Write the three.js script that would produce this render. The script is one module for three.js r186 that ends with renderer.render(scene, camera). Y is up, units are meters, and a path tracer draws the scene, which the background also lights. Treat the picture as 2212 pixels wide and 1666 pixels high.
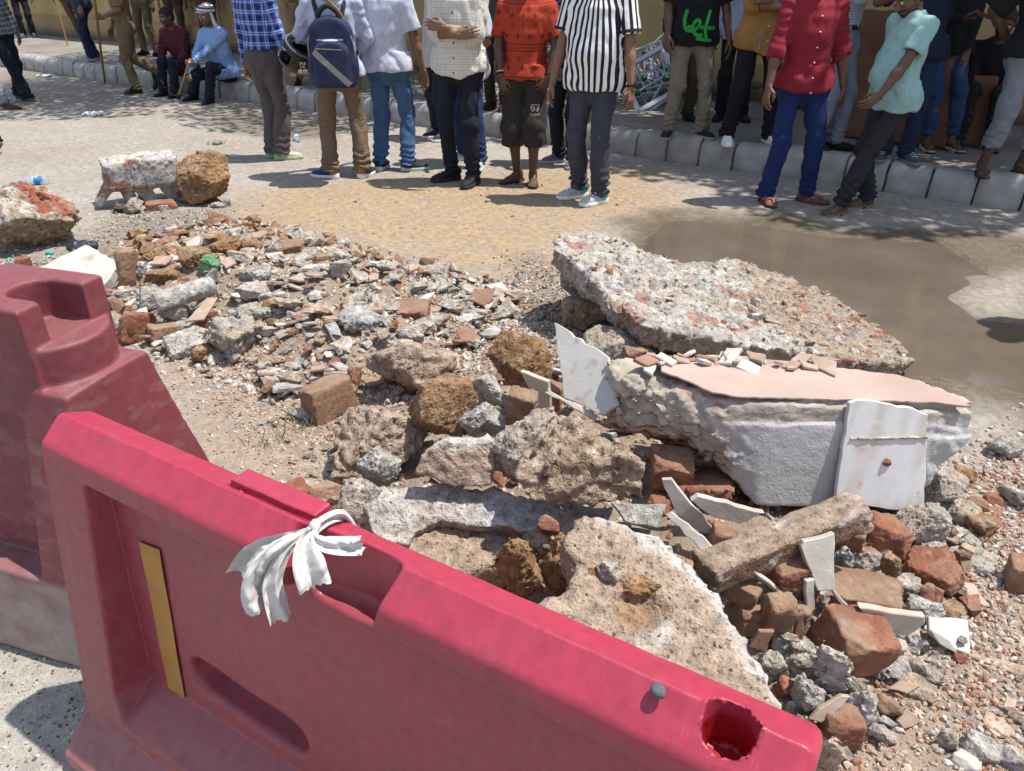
import * as THREE from 'three';
import { ConvexGeometry } from 'three/addons/geometries/ConvexGeometry.js';
import { mergeGeometries, toCreasedNormals } from 'three/addons/utils/BufferGeometryUtils.js';
import { RoundedBoxGeometry } from 'three/addons/geometries/RoundedBoxGeometry.js';

// ---------------------------------------------------------------- camera, sky, sun, exposure
const scene = new THREE.Scene();
const PITCH = 28.6 * Math.PI / 180, EYE = 1.7;
const camera = new THREE.PerspectiveCamera(53.0, 1024 / 771, 0.05, 400);
camera.position.set(0, EYE, 0);
camera.rotation.x = -PITCH;
const renderer = new THREE.WebGLRenderer({ antialias: true });
renderer.toneMapping = THREE.LinearToneMapping;
renderer.toneMappingExposure = 1.32;
renderer.shadowMap.enabled = true;

const SUN = new THREE.Vector3(0.37, 0.925, -0.01).normalize();
{ // hazy summer sky, brighter round the sun and near the horizon
  const W = 256, H = 128, d = new Float32Array(W * H * 4), v = new THREE.Vector3();
  for (let j = 0; j < H; j++) for (let i = 0; i < W; i++) {
    const la = ((j + 0.5) / H - 0.5) * Math.PI, lo = ((i + 0.5) / W - 0.5) * 2 * Math.PI;
    v.set(Math.cos(la) * Math.cos(lo), Math.sin(la), Math.cos(la) * Math.sin(lo));
    const up = Math.max(0, v.y), h = Math.pow(1 - up, 3), c = Math.max(0, v.dot(SUN));
    const g = 0.35 * Math.pow(c, 6) + 0.9 * Math.pow(c, 60);
    let r = 0.44 + 0.42 * h + g, gg = 0.58 + 0.34 * h + g * 0.97, b = 0.86 + 0.16 * h + g * 0.9;
    if (v.y < 0) { r = 0.34; gg = 0.3; b = 0.26; }
    const o = (j * W + i) * 4; d[o] = r; d[o + 1] = gg; d[o + 2] = b; d[o + 3] = 1;
  }
  const t = new THREE.DataTexture(d, W, H, THREE.RGBAFormat, THREE.FloatType);
  t.mapping = THREE.EquirectangularReflectionMapping; t.magFilter = t.minFilter = THREE.LinearFilter; t.needsUpdate = true;
  scene.background = t; scene.environment = t;
  scene.backgroundIntensity = 0.74; scene.environmentIntensity = 0.74;
}
const sun = new THREE.DirectionalLight(new THREE.Color(1, 0.955, 0.89), 4.9);
sun.position.copy(SUN).multiplyScalar(30).add(new THREE.Vector3(0, 0, -5));
sun.target.position.set(0, 0, -5); sun.castShadow = true; sun.shadow.radius = 1.2;
sun.shadow.mapSize.set(2048, 2048);
Object.assign(sun.shadow.camera, { left: -16, right: 16, top: 16, bottom: -16, near: 1, far: 70 });
scene.add(sun, sun.target);

// ---------------------------------------------------------------- numbers
const R = (seed) => { let s = (seed * 2654435761) >>> 0; return () => { s = (s + 0x6d2b79f5) | 0; let t = Math.imul(s ^ (s >>> 15), 1 | s); t = (t + Math.imul(t ^ (t >>> 7), 61 | t)) ^ t; return ((t ^ (t >>> 14)) >>> 0) / 4294967296; }; };
const PM = new Uint8Array(1024); { const r = R(77), p = [...Array(256).keys()]; for (let i = 255; i > 0; i--) { const j = Math.floor(r() * (i + 1)); [p[i], p[j]] = [p[j], p[i]]; } for (let i = 0; i < 1024; i++) PM[i] = p[i & 255]; }
const gr3 = (h, x, y, z) => { h &= 15; const u = h < 8 ? x : y, v = h < 4 ? y : h === 12 || h === 14 ? x : z; return ((h & 1) ? -u : u) + ((h & 2) ? -v : v); };
function n3(x, y, z) {
  const fx = Math.floor(x), fy = Math.floor(y), fz = Math.floor(z), X = fx & 255, Y = fy & 255, Z = fz & 255;
  x -= fx; y -= fy; z -= fz;
  const u = x * x * x * (x * (x * 6 - 15) + 10), v = y * y * y * (y * (y * 6 - 15) + 10), w = z * z * z * (z * (z * 6 - 15) + 10);
  const A = PM[X] + Y, B = PM[X + 1] + Y, a0 = PM[A] + Z, a1 = PM[A + 1] + Z, b0 = PM[B] + Z, b1 = PM[B + 1] + Z;
  const l = (t, a, b) => a + t * (b - a);
  return l(w, l(v, l(u, gr3(PM[a0], x, y, z), gr3(PM[b0], x - 1, y, z)), l(u, gr3(PM[a1], x, y - 1, z), gr3(PM[b1], x - 1, y - 1, z))),
    l(v, l(u, gr3(PM[a0 + 1], x, y, z - 1), gr3(PM[b0 + 1], x - 1, y, z - 1)), l(u, gr3(PM[a1 + 1], x, y - 1, z - 1), gr3(PM[b1 + 1], x - 1, y - 1, z - 1))));
}
const fbm = (x, y, z, o = 4) => { let s = 0, a = 0.5; for (let i = 0; i < o; i++) { s += a * n3(x, y, z); x = x * 2.03 + 7.1; y = y * 2.03 + 3.3; z = z * 2.03 + 1.7; a *= 0.5; } return s; };
function cells(x, y, z) { // distance to the nearest of scattered points, and that cell's random value
  const fx = Math.floor(x), fy = Math.floor(y), fz = Math.floor(z); let m = 9, id = 0;
  for (let i = -1; i < 2; i++) for (let j = -1; j < 2; j++) for (let k = -1; k < 2; k++) {
    const a = fx + i, b = fy + j, c = fz + k, h = PM[PM[PM[a & 255] + (b & 255)] + (c & 255)], h2 = PM[h + 31], h3 = PM[h2 + 57];
    const dx = a + h / 255 - x, dy = b + h2 / 255 - y, dz = c + h3 / 255 - z, d = dx * dx + dy * dy + dz * dz;
    if (d < m) { m = d; id = h3 / 255; }
  }
  return [Math.sqrt(m), id];
}
const clamp = (x, a = 0, b = 1) => x < a ? a : x > b ? b : x, ss = (a, b, x) => { x = clamp((x - a) / (b - a)); return x * x * (3 - 2 * x); }, lerp = (a, b, t) => a + (b - a) * t;
const smin = (a, b, k) => { const h = Math.max(k - Math.abs(a - b), 0) / k; return Math.min(a, b) - h * h * k * 0.25; }, smax = (a, b, k) => -smin(-a, -b, k);
const V3 = (x, y, z) => new THREE.Vector3(x, y, z);
const mixc = (a, b, t) => [a[0] + (b[0] - a[0]) * t, a[1] + (b[1] - a[1]) * t, a[2] + (b[2] - a[2]) * t];
const lin = (hex) => new THREE.Color(hex).toArray();

// design help: where a sight line from the photograph's standpoint meets the level y = h (or a plane)
const FPX = 1671, SP = Math.sin(PITCH), CP = Math.cos(PITCH);
function sight(x, y) { const cx = (x - 1106) / FPX, cy = -(y - 833) / FPX; return V3(cx, cy * CP - SP, -cy * SP - CP); }
function G(x, y, h = 0) { const d = sight(x, y); return d.clone().multiplyScalar((h - EYE) / d.y).add(V3(0, EYE, 0)); }
const depthOf = (p) => (EYE - p.y) * SP - p.z * CP;
const onPlane = (x, y, o, n) => { const d = sight(x, y), c = V3(0, EYE, 0); return c.clone().addScaledVector(d, o.clone().sub(c).dot(n) / d.dot(n)); };

// ---------------------------------------------------------------- names, labels
const used = new Map();
function numbered(n) { const k = used.get(n) ?? 0; used.set(n, k + 1); return k ? n + '_' + String(k).padStart(3, '0') : n; }
const shadow = (o) => { o.castShadow = o.receiveShadow = true; return o; };
function thing(name, label, category, group) { const o = new THREE.Group(); o.name = numbered(name); o.userData = { label, category }; if (group) o.userData.group = group; scene.add(o); return o; }
function part(name, geo, mat, parent, label) { const m = shadow(new THREE.Mesh(geo, mat)); m.name = name; if (label) m.userData.label = label; parent.add(m); return m; }
function single(name, geo, mat, label, category, group) { const m = shadow(new THREE.Mesh(geo, mat)); m.name = numbered(name); m.userData = { label, category }; if (group) m.userData.group = group; scene.add(m); return m; }
function struct(name, geo, mat, label) { const m = shadow(new THREE.Mesh(geo, mat)); m.name = name; m.userData = { kind: 'structure', label: label ?? name.replaceAll('_', ' ') }; scene.add(m); return m; }

// ---------------------------------------------------------------- closed surfaces from distance fields
// field(x, y, z) < 0 inside. Blocks far from the surface are skipped.
function surface(field, lo, hi, cell, reach = 1.3) {
  const nx = Math.ceil((hi[0] - lo[0]) / cell) + 2, ny = Math.ceil((hi[1] - lo[1]) / cell) + 2, nz = Math.ceil((hi[2] - lo[2]) / cell) + 2;
  const x0 = lo[0] - cell / 2, y0 = lo[1] - cell / 2, z0 = lo[2] - cell / 2, f = new Float32Array(nx * ny * nz), sy = nx, sz = nx * ny, B = 6;
  for (let k0 = 0; k0 < nz; k0 += B) for (let j0 = 0; j0 < ny; j0 += B) for (let i0 = 0; i0 < nx; i0 += B) {
    const d = field(x0 + (i0 + B / 2) * cell, y0 + (j0 + B / 2) * cell, z0 + (k0 + B / 2) * cell), far = Math.abs(d) > reach * 0.87 * (B + 1) * cell;
    const k1 = Math.min(k0 + B, nz), j1 = Math.min(j0 + B, ny), i1 = Math.min(i0 + B, nx);
    for (let k = k0; k < k1; k++) for (let j = j0; j < j1; j++) for (let i = i0; i < i1; i++) f[i + j * sy + k * sz] = far ? d : field(x0 + i * cell, y0 + j * cell, z0 + k * cell);
  }
  const at = new Int32Array(nx * ny * nz).fill(-1), pos = [], idx = [];
  const off = [0, 1, sy, sy + 1, sz, sz + 1, sz + sy, sz + sy + 1], E = [0, 1, 2, 3, 4, 5, 6, 7, 0, 2, 1, 3, 4, 6, 5, 7, 0, 4, 1, 5, 2, 6, 3, 7];
  for (let k = 0; k < nz - 1; k++) for (let j = 0; j < ny - 1; j++) for (let i = 0; i < nx - 1; i++) {
    const o = i + j * sy + k * sz; let m = 0; for (let c = 0; c < 8; c++) if (f[o + off[c]] < 0) m |= 1 << c;
    if (m === 0 || m === 255) continue;
    let px = 0, py = 0, pz = 0, n = 0;
    for (let e = 0; e < 24; e += 2) {
      const a = E[e], b = E[e + 1]; if (((m >> a) & 1) === ((m >> b) & 1)) continue;
      const fa = f[o + off[a]], t = fa / (fa - f[o + off[b]]);
      px += (a & 1) + t * ((b & 1) - (a & 1)); py += ((a >> 1) & 1) + t * (((b >> 1) & 1) - ((a >> 1) & 1)); pz += (a >> 2) + t * ((b >> 2) - (a >> 2)); n++;
    }
    at[o] = pos.length / 3; pos.push(x0 + (i + px / n) * cell, y0 + (j + py / n) * cell, z0 + (k + pz / n) * cell);
  }
  const quad = (a, b, c, d, flip) => { if (a < 0 || b < 0 || c < 0 || d < 0) return; flip ? idx.push(a, c, b, a, d, c) : idx.push(a, b, c, a, c, d); };
  for (let k = 1; k < nz - 1; k++) for (let j = 1; j < ny - 1; j++) for (let i = 1; i < nx - 1; i++) {
    const o = i + j * sy + k * sz, s = f[o] < 0;
    if (s !== f[o + 1] < 0) quad(at[o - sy - sz], at[o - sz], at[o], at[o - sy], !s);
    if (s !== f[o + sy] < 0) quad(at[o - 1 - sz], at[o - 1], at[o], at[o - sz], !s);
    if (s !== f[o + sz] < 0) quad(at[o - 1 - sy], at[o - sy], at[o], at[o - 1], !s);
  }
  const g = new THREE.BufferGeometry();
  g.setAttribute('position', new THREE.BufferAttribute(new Float32Array(pos), 3)); g.setIndex(idx); g.computeVertexNormals();
  return g;
}
// uv (metres) per triangle class, vertices shared within a class; colour per vertex
function dress(g, { cls, uv, color } = {}) {
  const P = g.attributes.position.array, N = g.attributes.normal.array, I = g.index ? g.index.array : [...Array(P.length / 3).keys()], map = new Map(), oi = [], src = [], uvs = [];
  cls ??= (x, y, z, a, b, c) => { const A = Math.abs(a), B = Math.abs(b), C = Math.abs(c); return B >= A && B >= C ? 1 : A >= C ? 0 : 2; };
  uv ??= (x, y, z, k) => k === 1 ? [x, z] : k === 0 ? [z, y] : [x, y];
  for (let t = 0; t < I.length; t += 3) {
    const a = I[t] * 3, b = I[t + 1] * 3, c = I[t + 2] * 3;
    const k = cls((P[a] + P[b] + P[c]) / 3, (P[a + 1] + P[b + 1] + P[c + 1]) / 3, (P[a + 2] + P[b + 2] + P[c + 2]) / 3, N[a] + N[b] + N[c], N[a + 1] + N[b + 1] + N[c + 1], N[a + 2] + N[b + 2] + N[c + 2]);
    for (let q = 0; q < 3; q++) {
      const i = I[t + q], key = i * 64 + k; let o = map.get(key);
      if (o === undefined) { o = src.length; map.set(key, o); src.push(i); const w = uv(P[i * 3], P[i * 3 + 1], P[i * 3 + 2], k); uvs.push(w[0], w[1]); }
      oi.push(o);
    }
  }
  const n = src.length, p2 = new Float32Array(n * 3), n2 = new Float32Array(n * 3), c2 = color ? new Float32Array(n * 3) : null;
  for (let o = 0; o < n; o++) {
    const i = src[o] * 3; for (let q = 0; q < 3; q++) { p2[o * 3 + q] = P[i + q]; n2[o * 3 + q] = N[i + q]; }
    if (c2) { const c = color(P[i], P[i + 1], P[i + 2], N[i], N[i + 1], N[i + 2]); c2[o * 3] = c[0]; c2[o * 3 + 1] = c[1]; c2[o * 3 + 2] = c[2]; }
  }
  const r = new THREE.BufferGeometry();
  r.setAttribute('position', new THREE.BufferAttribute(p2, 3)); r.setAttribute('normal', new THREE.BufferAttribute(n2, 3)); r.setAttribute('uv', new THREE.BufferAttribute(new Float32Array(uvs), 2));
  if (c2) r.setAttribute('color', new THREE.BufferAttribute(c2, 3));
  r.setIndex(oi); return r;
}
function tint(g, c) { const n = g.attributes.position.count, a = new Float32Array(n * 3); for (let i = 0; i < n; i++) a.set(c, i * 3); g.setAttribute('color', new THREE.BufferAttribute(a, 3)); return g; }
function tube(pts, r, seg = 6, per = 3) { return new THREE.TubeGeometry(new THREE.CatmullRomCurve3(pts, false, 'centripetal'), Math.max(1, (pts.length - 1) * per), r, seg, false); }
function rod(a, b, r, seg = 8, r2 = r) { const d = b.clone().sub(a), g = new THREE.CylinderGeometry(r2, r, d.length(), seg); g.translate(0, d.length() / 2, 0); g.applyQuaternion(new THREE.Quaternion().setFromUnitVectors(V3(0, 1, 0), d.normalize())); g.translate(a.x, a.y, a.z); return g; }

// ---------------------------------------------------------------- textures
function pn2(x, y, per, s = 0) { // periodic gradient noise
  const fx = Math.floor(x), fy = Math.floor(y), u0 = x - fx, v0 = y - fy, w = (a) => ((a % per) + per) % per;
  const g = (i, j, dx, dy) => { const h = PM[PM[w(fx + i) & 255] + (w(fy + j) & 255) + s & 1023] * 0.02454; return Math.cos(h) * dx + Math.sin(h) * dy; };
  const u = u0 * u0 * (3 - 2 * u0), v = v0 * v0 * (3 - 2 * v0);
  return lerp(lerp(g(0, 0, u0, v0), g(1, 0, u0 - 1, v0), u), lerp(g(0, 1, u0, v0 - 1), g(1, 1, u0 - 1, v0 - 1), u), v) * 1.4;
}
const pf = (u, v, p, o, s = 0) => { let r = 0, a = 0.5; for (let i = 0; i < o; i++) { r += a * pn2(u * p, v * p, p, s + i * 17); p *= 2; a *= 0.55; } return r; };
function tex(n, fn, srgb, size = 1, m = n) {
  const d = new Uint8Array(n * m * 4);
  for (let j = 0; j < m; j++) for (let i = 0; i < n; i++) { const c = fn((i + 0.5) / n, (j + 0.5) / m, i, j), o = (j * n + i) * 4; for (let q = 0; q < 3; q++) d[o + q] = clamp(Array.isArray(c) ? c[q] : c) * 255; d[o + 3] = 255; }
  const t = new THREE.DataTexture(d, n, m); t.wrapS = t.wrapT = THREE.RepeatWrapping; t.magFilter = THREE.LinearFilter; t.minFilter = THREE.LinearMipmapLinearFilter; t.generateMipmaps = true;
  if (srgb) t.colorSpace = THREE.SRGBColorSpace;
  t.repeat.set(1 / size, 1 / size); t.needsUpdate = true; return t;
}
function canvasTex(w, h, draw, sx, sy = sx, repeat = true) {
  const c = document.createElement('canvas'); c.width = w; c.height = h; draw(c.getContext('2d'), w, h);
  const t = new THREE.CanvasTexture(c); t.colorSpace = THREE.SRGBColorSpace; if (repeat) { t.wrapS = t.wrapT = THREE.RepeatWrapping; t.repeat.set(1 / sx, 1 / sy); } t.anisotropy = 8; return t;
}
const mat = (o) => new THREE.MeshStandardMaterial({ roughness: 0.9, ...o });
const rt = R(5), speck = new Float32Array(512 * 512); for (let i = 0; i < speck.length; i++) speck[i] = rt();
const sp = (i, j) => speck[(i & 511) + (j & 511) * 512];
// coarse grit: mortar and broken concrete
const gritH = (u, v, i, j) => 0.55 + 0.5 * pf(u, v, 10, 5, 3) + 0.26 * pf(u, v, 40, 3, 9) + 0.12 * (sp(i, j) - 0.5) - 0.3 * ss(0.1, 0.55, pf(u, v, 18, 5, 77)) + 0.12 * ss(0.2, 0.45, pf(u, v, 30, 4, 55));
const T = {};
T.gritC = tex(512, (u, v, i, j) => { const h = gritH(u, v, i, j), s = sp(i * 3 + 7, j * 5); const k = 0.84 + 0.6 * (h - 0.5) - 0.06 * ss(0.1, 0.5, pf(u, v, 18, 5, 77)) + (s > 0.985 ? 0.12 : s < 0.02 ? -0.2 : 0) + 0.05 * pf(u, v, 5, 3, 40); return [k * 1.02, k, k * 0.975]; }, true, 0.32);
T.gritB = tex(512, gritH, false, 0.32);
T.sandC = tex(1024, (u, v, i, j) => { const k = 0.88 + 0.2 * pf(u, v, 24, 6, 11) + 0.09 * (sp(i, j) - 0.5) - (sp(i * 7, j * 3 + 1) > 0.992 ? 0.25 : 0) + (sp(i * 5 + 3, j * 11) > 0.997 ? 0.08 : 0); return [k, k * 0.992, k * 0.98]; }, true, 1.1);
T.sandB = tex(1024, (u, v, i, j) => 0.5 + 0.4 * pf(u, v, 44, 5, 21) + 0.25 * (sp(i, j) - 0.5) + (sp(i * 7, j * 3 + 1) > 0.992 ? 0.3 : 0), false, 1.1);
T.brickB = tex(512, (u, v, i, j) => 0.6 + 0.4 * pf(u, v, 14, 5, 31) + 0.18 * (sp(i, j) - 0.5) - (sp((i >> 1) * 3, (j >> 1) * 7) > 0.985 ? 0.5 : 0), false, 0.25);
T.clothB = tex(256, (u, v, i, j) => 0.5 + 0.25 * Math.sin(u * Math.PI * 128) * Math.sin(v * Math.PI * 128) + 0.25 * pf(u, v, 8, 4, 51), false, 0.12);
T.denimC = tex(256, (u, v, i, j) => 0.86 + 0.2 * (sp(i, j >> 2) - 0.5) + 0.12 * pf(u, v, 5, 4, 61), true, 0.3);
T.clothC = tex(256, (u, v, i, j) => 0.92 + 0.06 * (sp(i, j) - 0.5) + 0.08 * pf(u, v, 4, 4, 66), true, 0.4);
T.plasC = tex(1024, (u, v, i, j) => { let k = 0.9 + 0.1 * pf(u, v, 24, 5, 71); const s = pn2(u * 196 + 3 * pn2(u * 6, v * 6, 6, 5), v * 14, 14, 9), s2 = pn2(u * 32, v * 160, 16, 19); const sc = (Math.abs(s) < 0.02 ? 0.12 : 0) * (pf(u, v, 7, 2, 3) > 0.1 ? 1 : 0) + (Math.abs(s2) < 0.015 ? 0.1 : 0) * (pf(u, v, 5, 2, 13) > 0.12 ? 1 : 0); const sd = sp(i >> 1, j >> 1) > 0.996 ? 0.1 : 0; k += sc + sd - (sp((i >> 1) + 9, (j >> 1) * 3) > 0.995 ? 0.12 : 0); return [k, k, k]; }, true, 0.6);
T.plasB = tex(512, (u, v, i, j) => 0.5 + 0.4 * pf(u, v, 10, 5, 81) + 0.12 * (sp(i, j) - 0.5), false, 0.3);
T.stain = tex(512, (u, v, i, j) => { const k = 0.9 + 0.14 * pf(u, v, 4, 6, 91); return [k, k * 0.985, k * 0.96]; }, true, 2.2);
// ---------------------------------------------------------------- ground
const poly = (pts, h = 0) => pts.map(([x, y]) => { const g = G(x, y, h); return [g.x, g.z]; });
function pdist(P, x, z) { // signed distance to a polygon, negative inside
  let d = 1e9, s = 1;
  for (let i = 0, j = P.length - 1; i < P.length; j = i++) {
    const [ax, az] = P[i], [bx, bz] = P[j], ex = bx - ax, ez = bz - az, wx = x - ax, wz = z - az, t = clamp((wx * ex + wz * ez) / (ex * ex + ez * ez));
    const qx = wx - ex * t, qz = wz - ez * t; d = Math.min(d, qx * qx + qz * qz);
    const c1 = z >= az, c2 = z < bz, c3 = ex * wz > ez * wx; if ((c1 && c2 && c3) || (!c1 && !c2 && !c3)) s = -s;
  }
  return s * Math.sqrt(d);
}
const ZONE = {
  pile: poly([[150, 640], [270, 530], [520, 480], [640, 500], [860, 560], [1110, 620], [1120, 700], [1060, 760], [960, 860], [760, 880], [600, 870], [420, 800], [220, 720]]),
  heap2: poly([[740, 860], [1000, 720], [1300, 640], [1700, 1000], [2100, 1000], [2090, 1150], [1900, 1420], [1780, 1640], [1200, 1400], [760, 1150]]),
  sand: poly([[500, 470], [540, 410], [900, 385], [1400, 360], [1470, 440], [1290, 490], [1180, 600], [1060, 590], [800, 540], [560, 500]]),
  mud: poly([[1090, 640], [1140, 560], [1200, 600], [1290, 720], [1210, 820], [960, 800], [920, 700]]),
  gravel: poly([[120, 560], [250, 465], [480, 450], [430, 520], [300, 545], [180, 620], [0, 640], [0, 545]]),
  puddle: poly([[1440, 476], [1640, 478], [1800, 500], [2000, 512], [2260, 524], [2300, 850], [2212, 858], [2080, 830], [1960, 815], [1700, 770], [1480, 610], [1385, 548]]),
  dry: poly([[2050, 640], [2110, 600], [2260, 585], [2260, 690], [2120, 690]]),
  wetL: poly([[-60, 160], [60, 150], [130, 172], [300, 188], [330, 200], [210, 212], [80, 216], [-60, 230]]),
  wetM: poly([[430, 262], [500, 240], [640, 238], [740, 262], [720, 300], [600, 300], [500, 285]]),
  soilR: poly([[1790, 1700], [1960, 1450], [2130, 1200], [2140, 1000], [2300, 900], [2300, 1750]]),
  soilL: poly([[380, 780], [560, 790], [760, 870], [740, 1010], [700, 1140], [480, 1060], [360, 900]]),
  pale: poly([[-100, 1330], [210, 1440], [260, 1700], [-100, 1750]]),
};
const inZone = (k, x, z, soft) => 1 - ss(-soft, soft, pdist(ZONE[k], x, z) + 0.35 * soft * fbm(x * 2.2, 3, z * 2.2, 3) * 2);
function groundH(x, z) {
  const near = x > -4 && x < 3 && z > -7 && z < 0;
  let h = 0.012 * fbm(x * 1.1, 0, z * 1.1, 3);
  if (near) {
    const a = clamp(-pdist(ZONE.pile, x, z) / 0.7, 0, 1), b = clamp(-pdist(ZONE.heap2, x, z) / 0.5, 0, 1);
    h += 0.19 * ss(0, 1, a) * (1 + 0.8 * fbm(x * 3, 1, z * 3, 3)) + 0.07 * ss(0, 1, b) * (1 + fbm(x * 3, 5, z * 3, 3));
    h += 0.03 * fbm(x * 6, 8, z * 6, 3) * Math.max(ss(0, 1, a), ss(0, 1, b), inZone('mud', x, z, 0.2), inZone('gravel', x, z, 0.2));
    h -= 0.026 * inZone('puddle', x, z, 0.3) * (1 - 1.2 * inZone('dry', x, z, 0.25));
  }
  return h;
}
function wetness(x, z) {
  let w = (1 - ss(-0.02, 0.42, pdist(ZONE.puddle, x, z) - 0.05 + 0.45 * fbm(x * 1.8, 3, z * 1.8, 4))) * (1 - 0.9 * inZone('dry', x, z, 0.22)); w = Math.max(w, 0.85 * inZone('wetL', x, z, 0.5), 0.7 * inZone('wetM', x, z, 0.22));
  return w;
}
function groundColor(x, y, z) {
  const a = fbm(x * 0.8, 11, z * 0.8, 4), b = fbm(x * 5, 2, z * 5, 3), c = fbm(x * 22, 4, z * 22, 2);
  let k = mixc([0.49, 0.445, 0.395], [0.42, 0.365, 0.3], clamp(0.5 + a * 1.3));
  k = mixc(k, [0.48, 0.335, 0.19], 0.9 * inZone('sand', x, z, 0.4) * clamp(0.85 + b * 0.9));
  if (z > -7.5) {
    k = mixc(k, [0.27, 0.205, 0.145], 0.8 * inZone('mud', x, z, 0.25));
    k = mixc(k, [0.24, 0.2, 0.165], 0.7 * inZone('gravel', x, z, 0.25));
    k = mixc(k, [0.38, 0.28, 0.2], 0.8 * inZone('pile', x, z, 0.3));
    k = mixc(k, [0.34, 0.25, 0.18], 0.8 * inZone('heap2', x, z, 0.3));
    k = mixc(k, [0.37, 0.265, 0.195], 0.85 * inZone('soilR', x, z, 0.2));
    k = mixc(k, [0.42, 0.32, 0.245], 0.85 * inZone('soilL', x, z, 0.2));
    k = mixc(k, [0.48, 0.455, 0.41], 0.9 * inZone('pale', x, z, 0.1));
  }
  const w = wetness(x, z), v = 1 + 0.22 * b + 0.16 * c;
  k = [k[0] * v, k[1] * v, k[2] * v];
  return mixc(k, [k[0] * 0.42, k[1] * 0.37, k[2] * 0.29], w);
}
{
  const axis = (lo, hi, step, end) => { const a = []; for (let v = lo; v < hi; v += step) a.push(v); let s = step, v = hi; const up = []; while (v < end) { up.push(v); s *= 1.35; v += s; } up.push(end); const dn = []; s = step; v = lo; for (;;) { s *= 1.35; v -= s; if (v < -end) break; dn.unshift(v); } dn.unshift(-end); return [...dn, ...a, ...up]; };
  const xs = axis(-4.6, 4.6, 0.028, 200), zs = axis(-9.2, -0.5, 0.028, 200), nx = xs.length, nz = zs.length;
  const P = new Float32Array(nx * nz * 3), C = new Float32Array(nx * nz * 3), U = new Float32Array(nx * nz * 2), I = [];
  for (let j = 0; j < nz; j++) for (let i = 0; i < nx; i++) {
    const o = j * nx + i, x = xs[i], z = zs[j], near = Math.abs(x) < 20 && z > -25 && z < 6;
    P.set([x, near ? groundH(x, z) : 0, z], o * 3); C.set(near ? groundColor(x, 0, z) : [0.38, 0.33, 0.27], o * 3); U.set([x, z], o * 2);
    if (i && j) I.push(o, o - nx, o - nx - 1, o, o - nx - 1, o - 1);
  }
  const g = new THREE.BufferGeometry(); g.setAttribute('position', new THREE.BufferAttribute(P, 3)); g.setAttribute('color', new THREE.BufferAttribute(C, 3)); g.setAttribute('uv', new THREE.BufferAttribute(U, 2)); g.setIndex(I); g.computeVertexNormals();
  // water-worn smoothness: a map of how wet the ground is, over 16 x 14 m
  const rough = tex(1024, (u, v) => { const x = (u - 0.5) * 16, z = v * 14 - 14, w = (z > -14 && Math.abs(x) < 8) ? wetness(x, z) : 0; return [1, lerp(0.95, 0.2 + 0.25 * clamp(0.5 + 1.4 * fbm(x * 3, 9, z * 3, 3)), w), 0]; }, false);
  rough.repeat.set(1 / 16, 1 / 14); rough.offset.set(0.5, 1); rough.wrapS = rough.wrapT = THREE.ClampToEdgeWrapping;
  struct('ground', g, mat({ vertexColors: true, map: T.sandC, bumpMap: T.sandB, bumpScale: 0.013, roughnessMap: rough, roughness: 1 }), 'dusty beige road surface with sand, mud and a shallow puddle');
}

{ // standing water lying in the dip of the road
  const P = ZONE.puddle, c = P.reduce((s, p) => [s[0] + p[0] / P.length, s[1] + p[1] / P.length], [0, 0]), sh = new THREE.Shape(P.map(([x, z]) => new THREE.Vector2(c[0] + (x - c[0]) * 1.12, -(c[1] + (z - c[1]) * 1.12)))), g = new THREE.ShapeGeometry(sh); g.rotateX(-Math.PI / 2);
  const w = struct('puddle', dress(g, { uv: (x, y, z) => [x, z] }), mat({ color: new THREE.Color().setRGB(0.155, 0.125, 0.1), map: T.stain, bumpMap: T.stain, bumpScale: 0.0006, roughness: 0.06 }), 'shallow muddy brown puddle of standing water'); w.position.y = -0.014;
}
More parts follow.
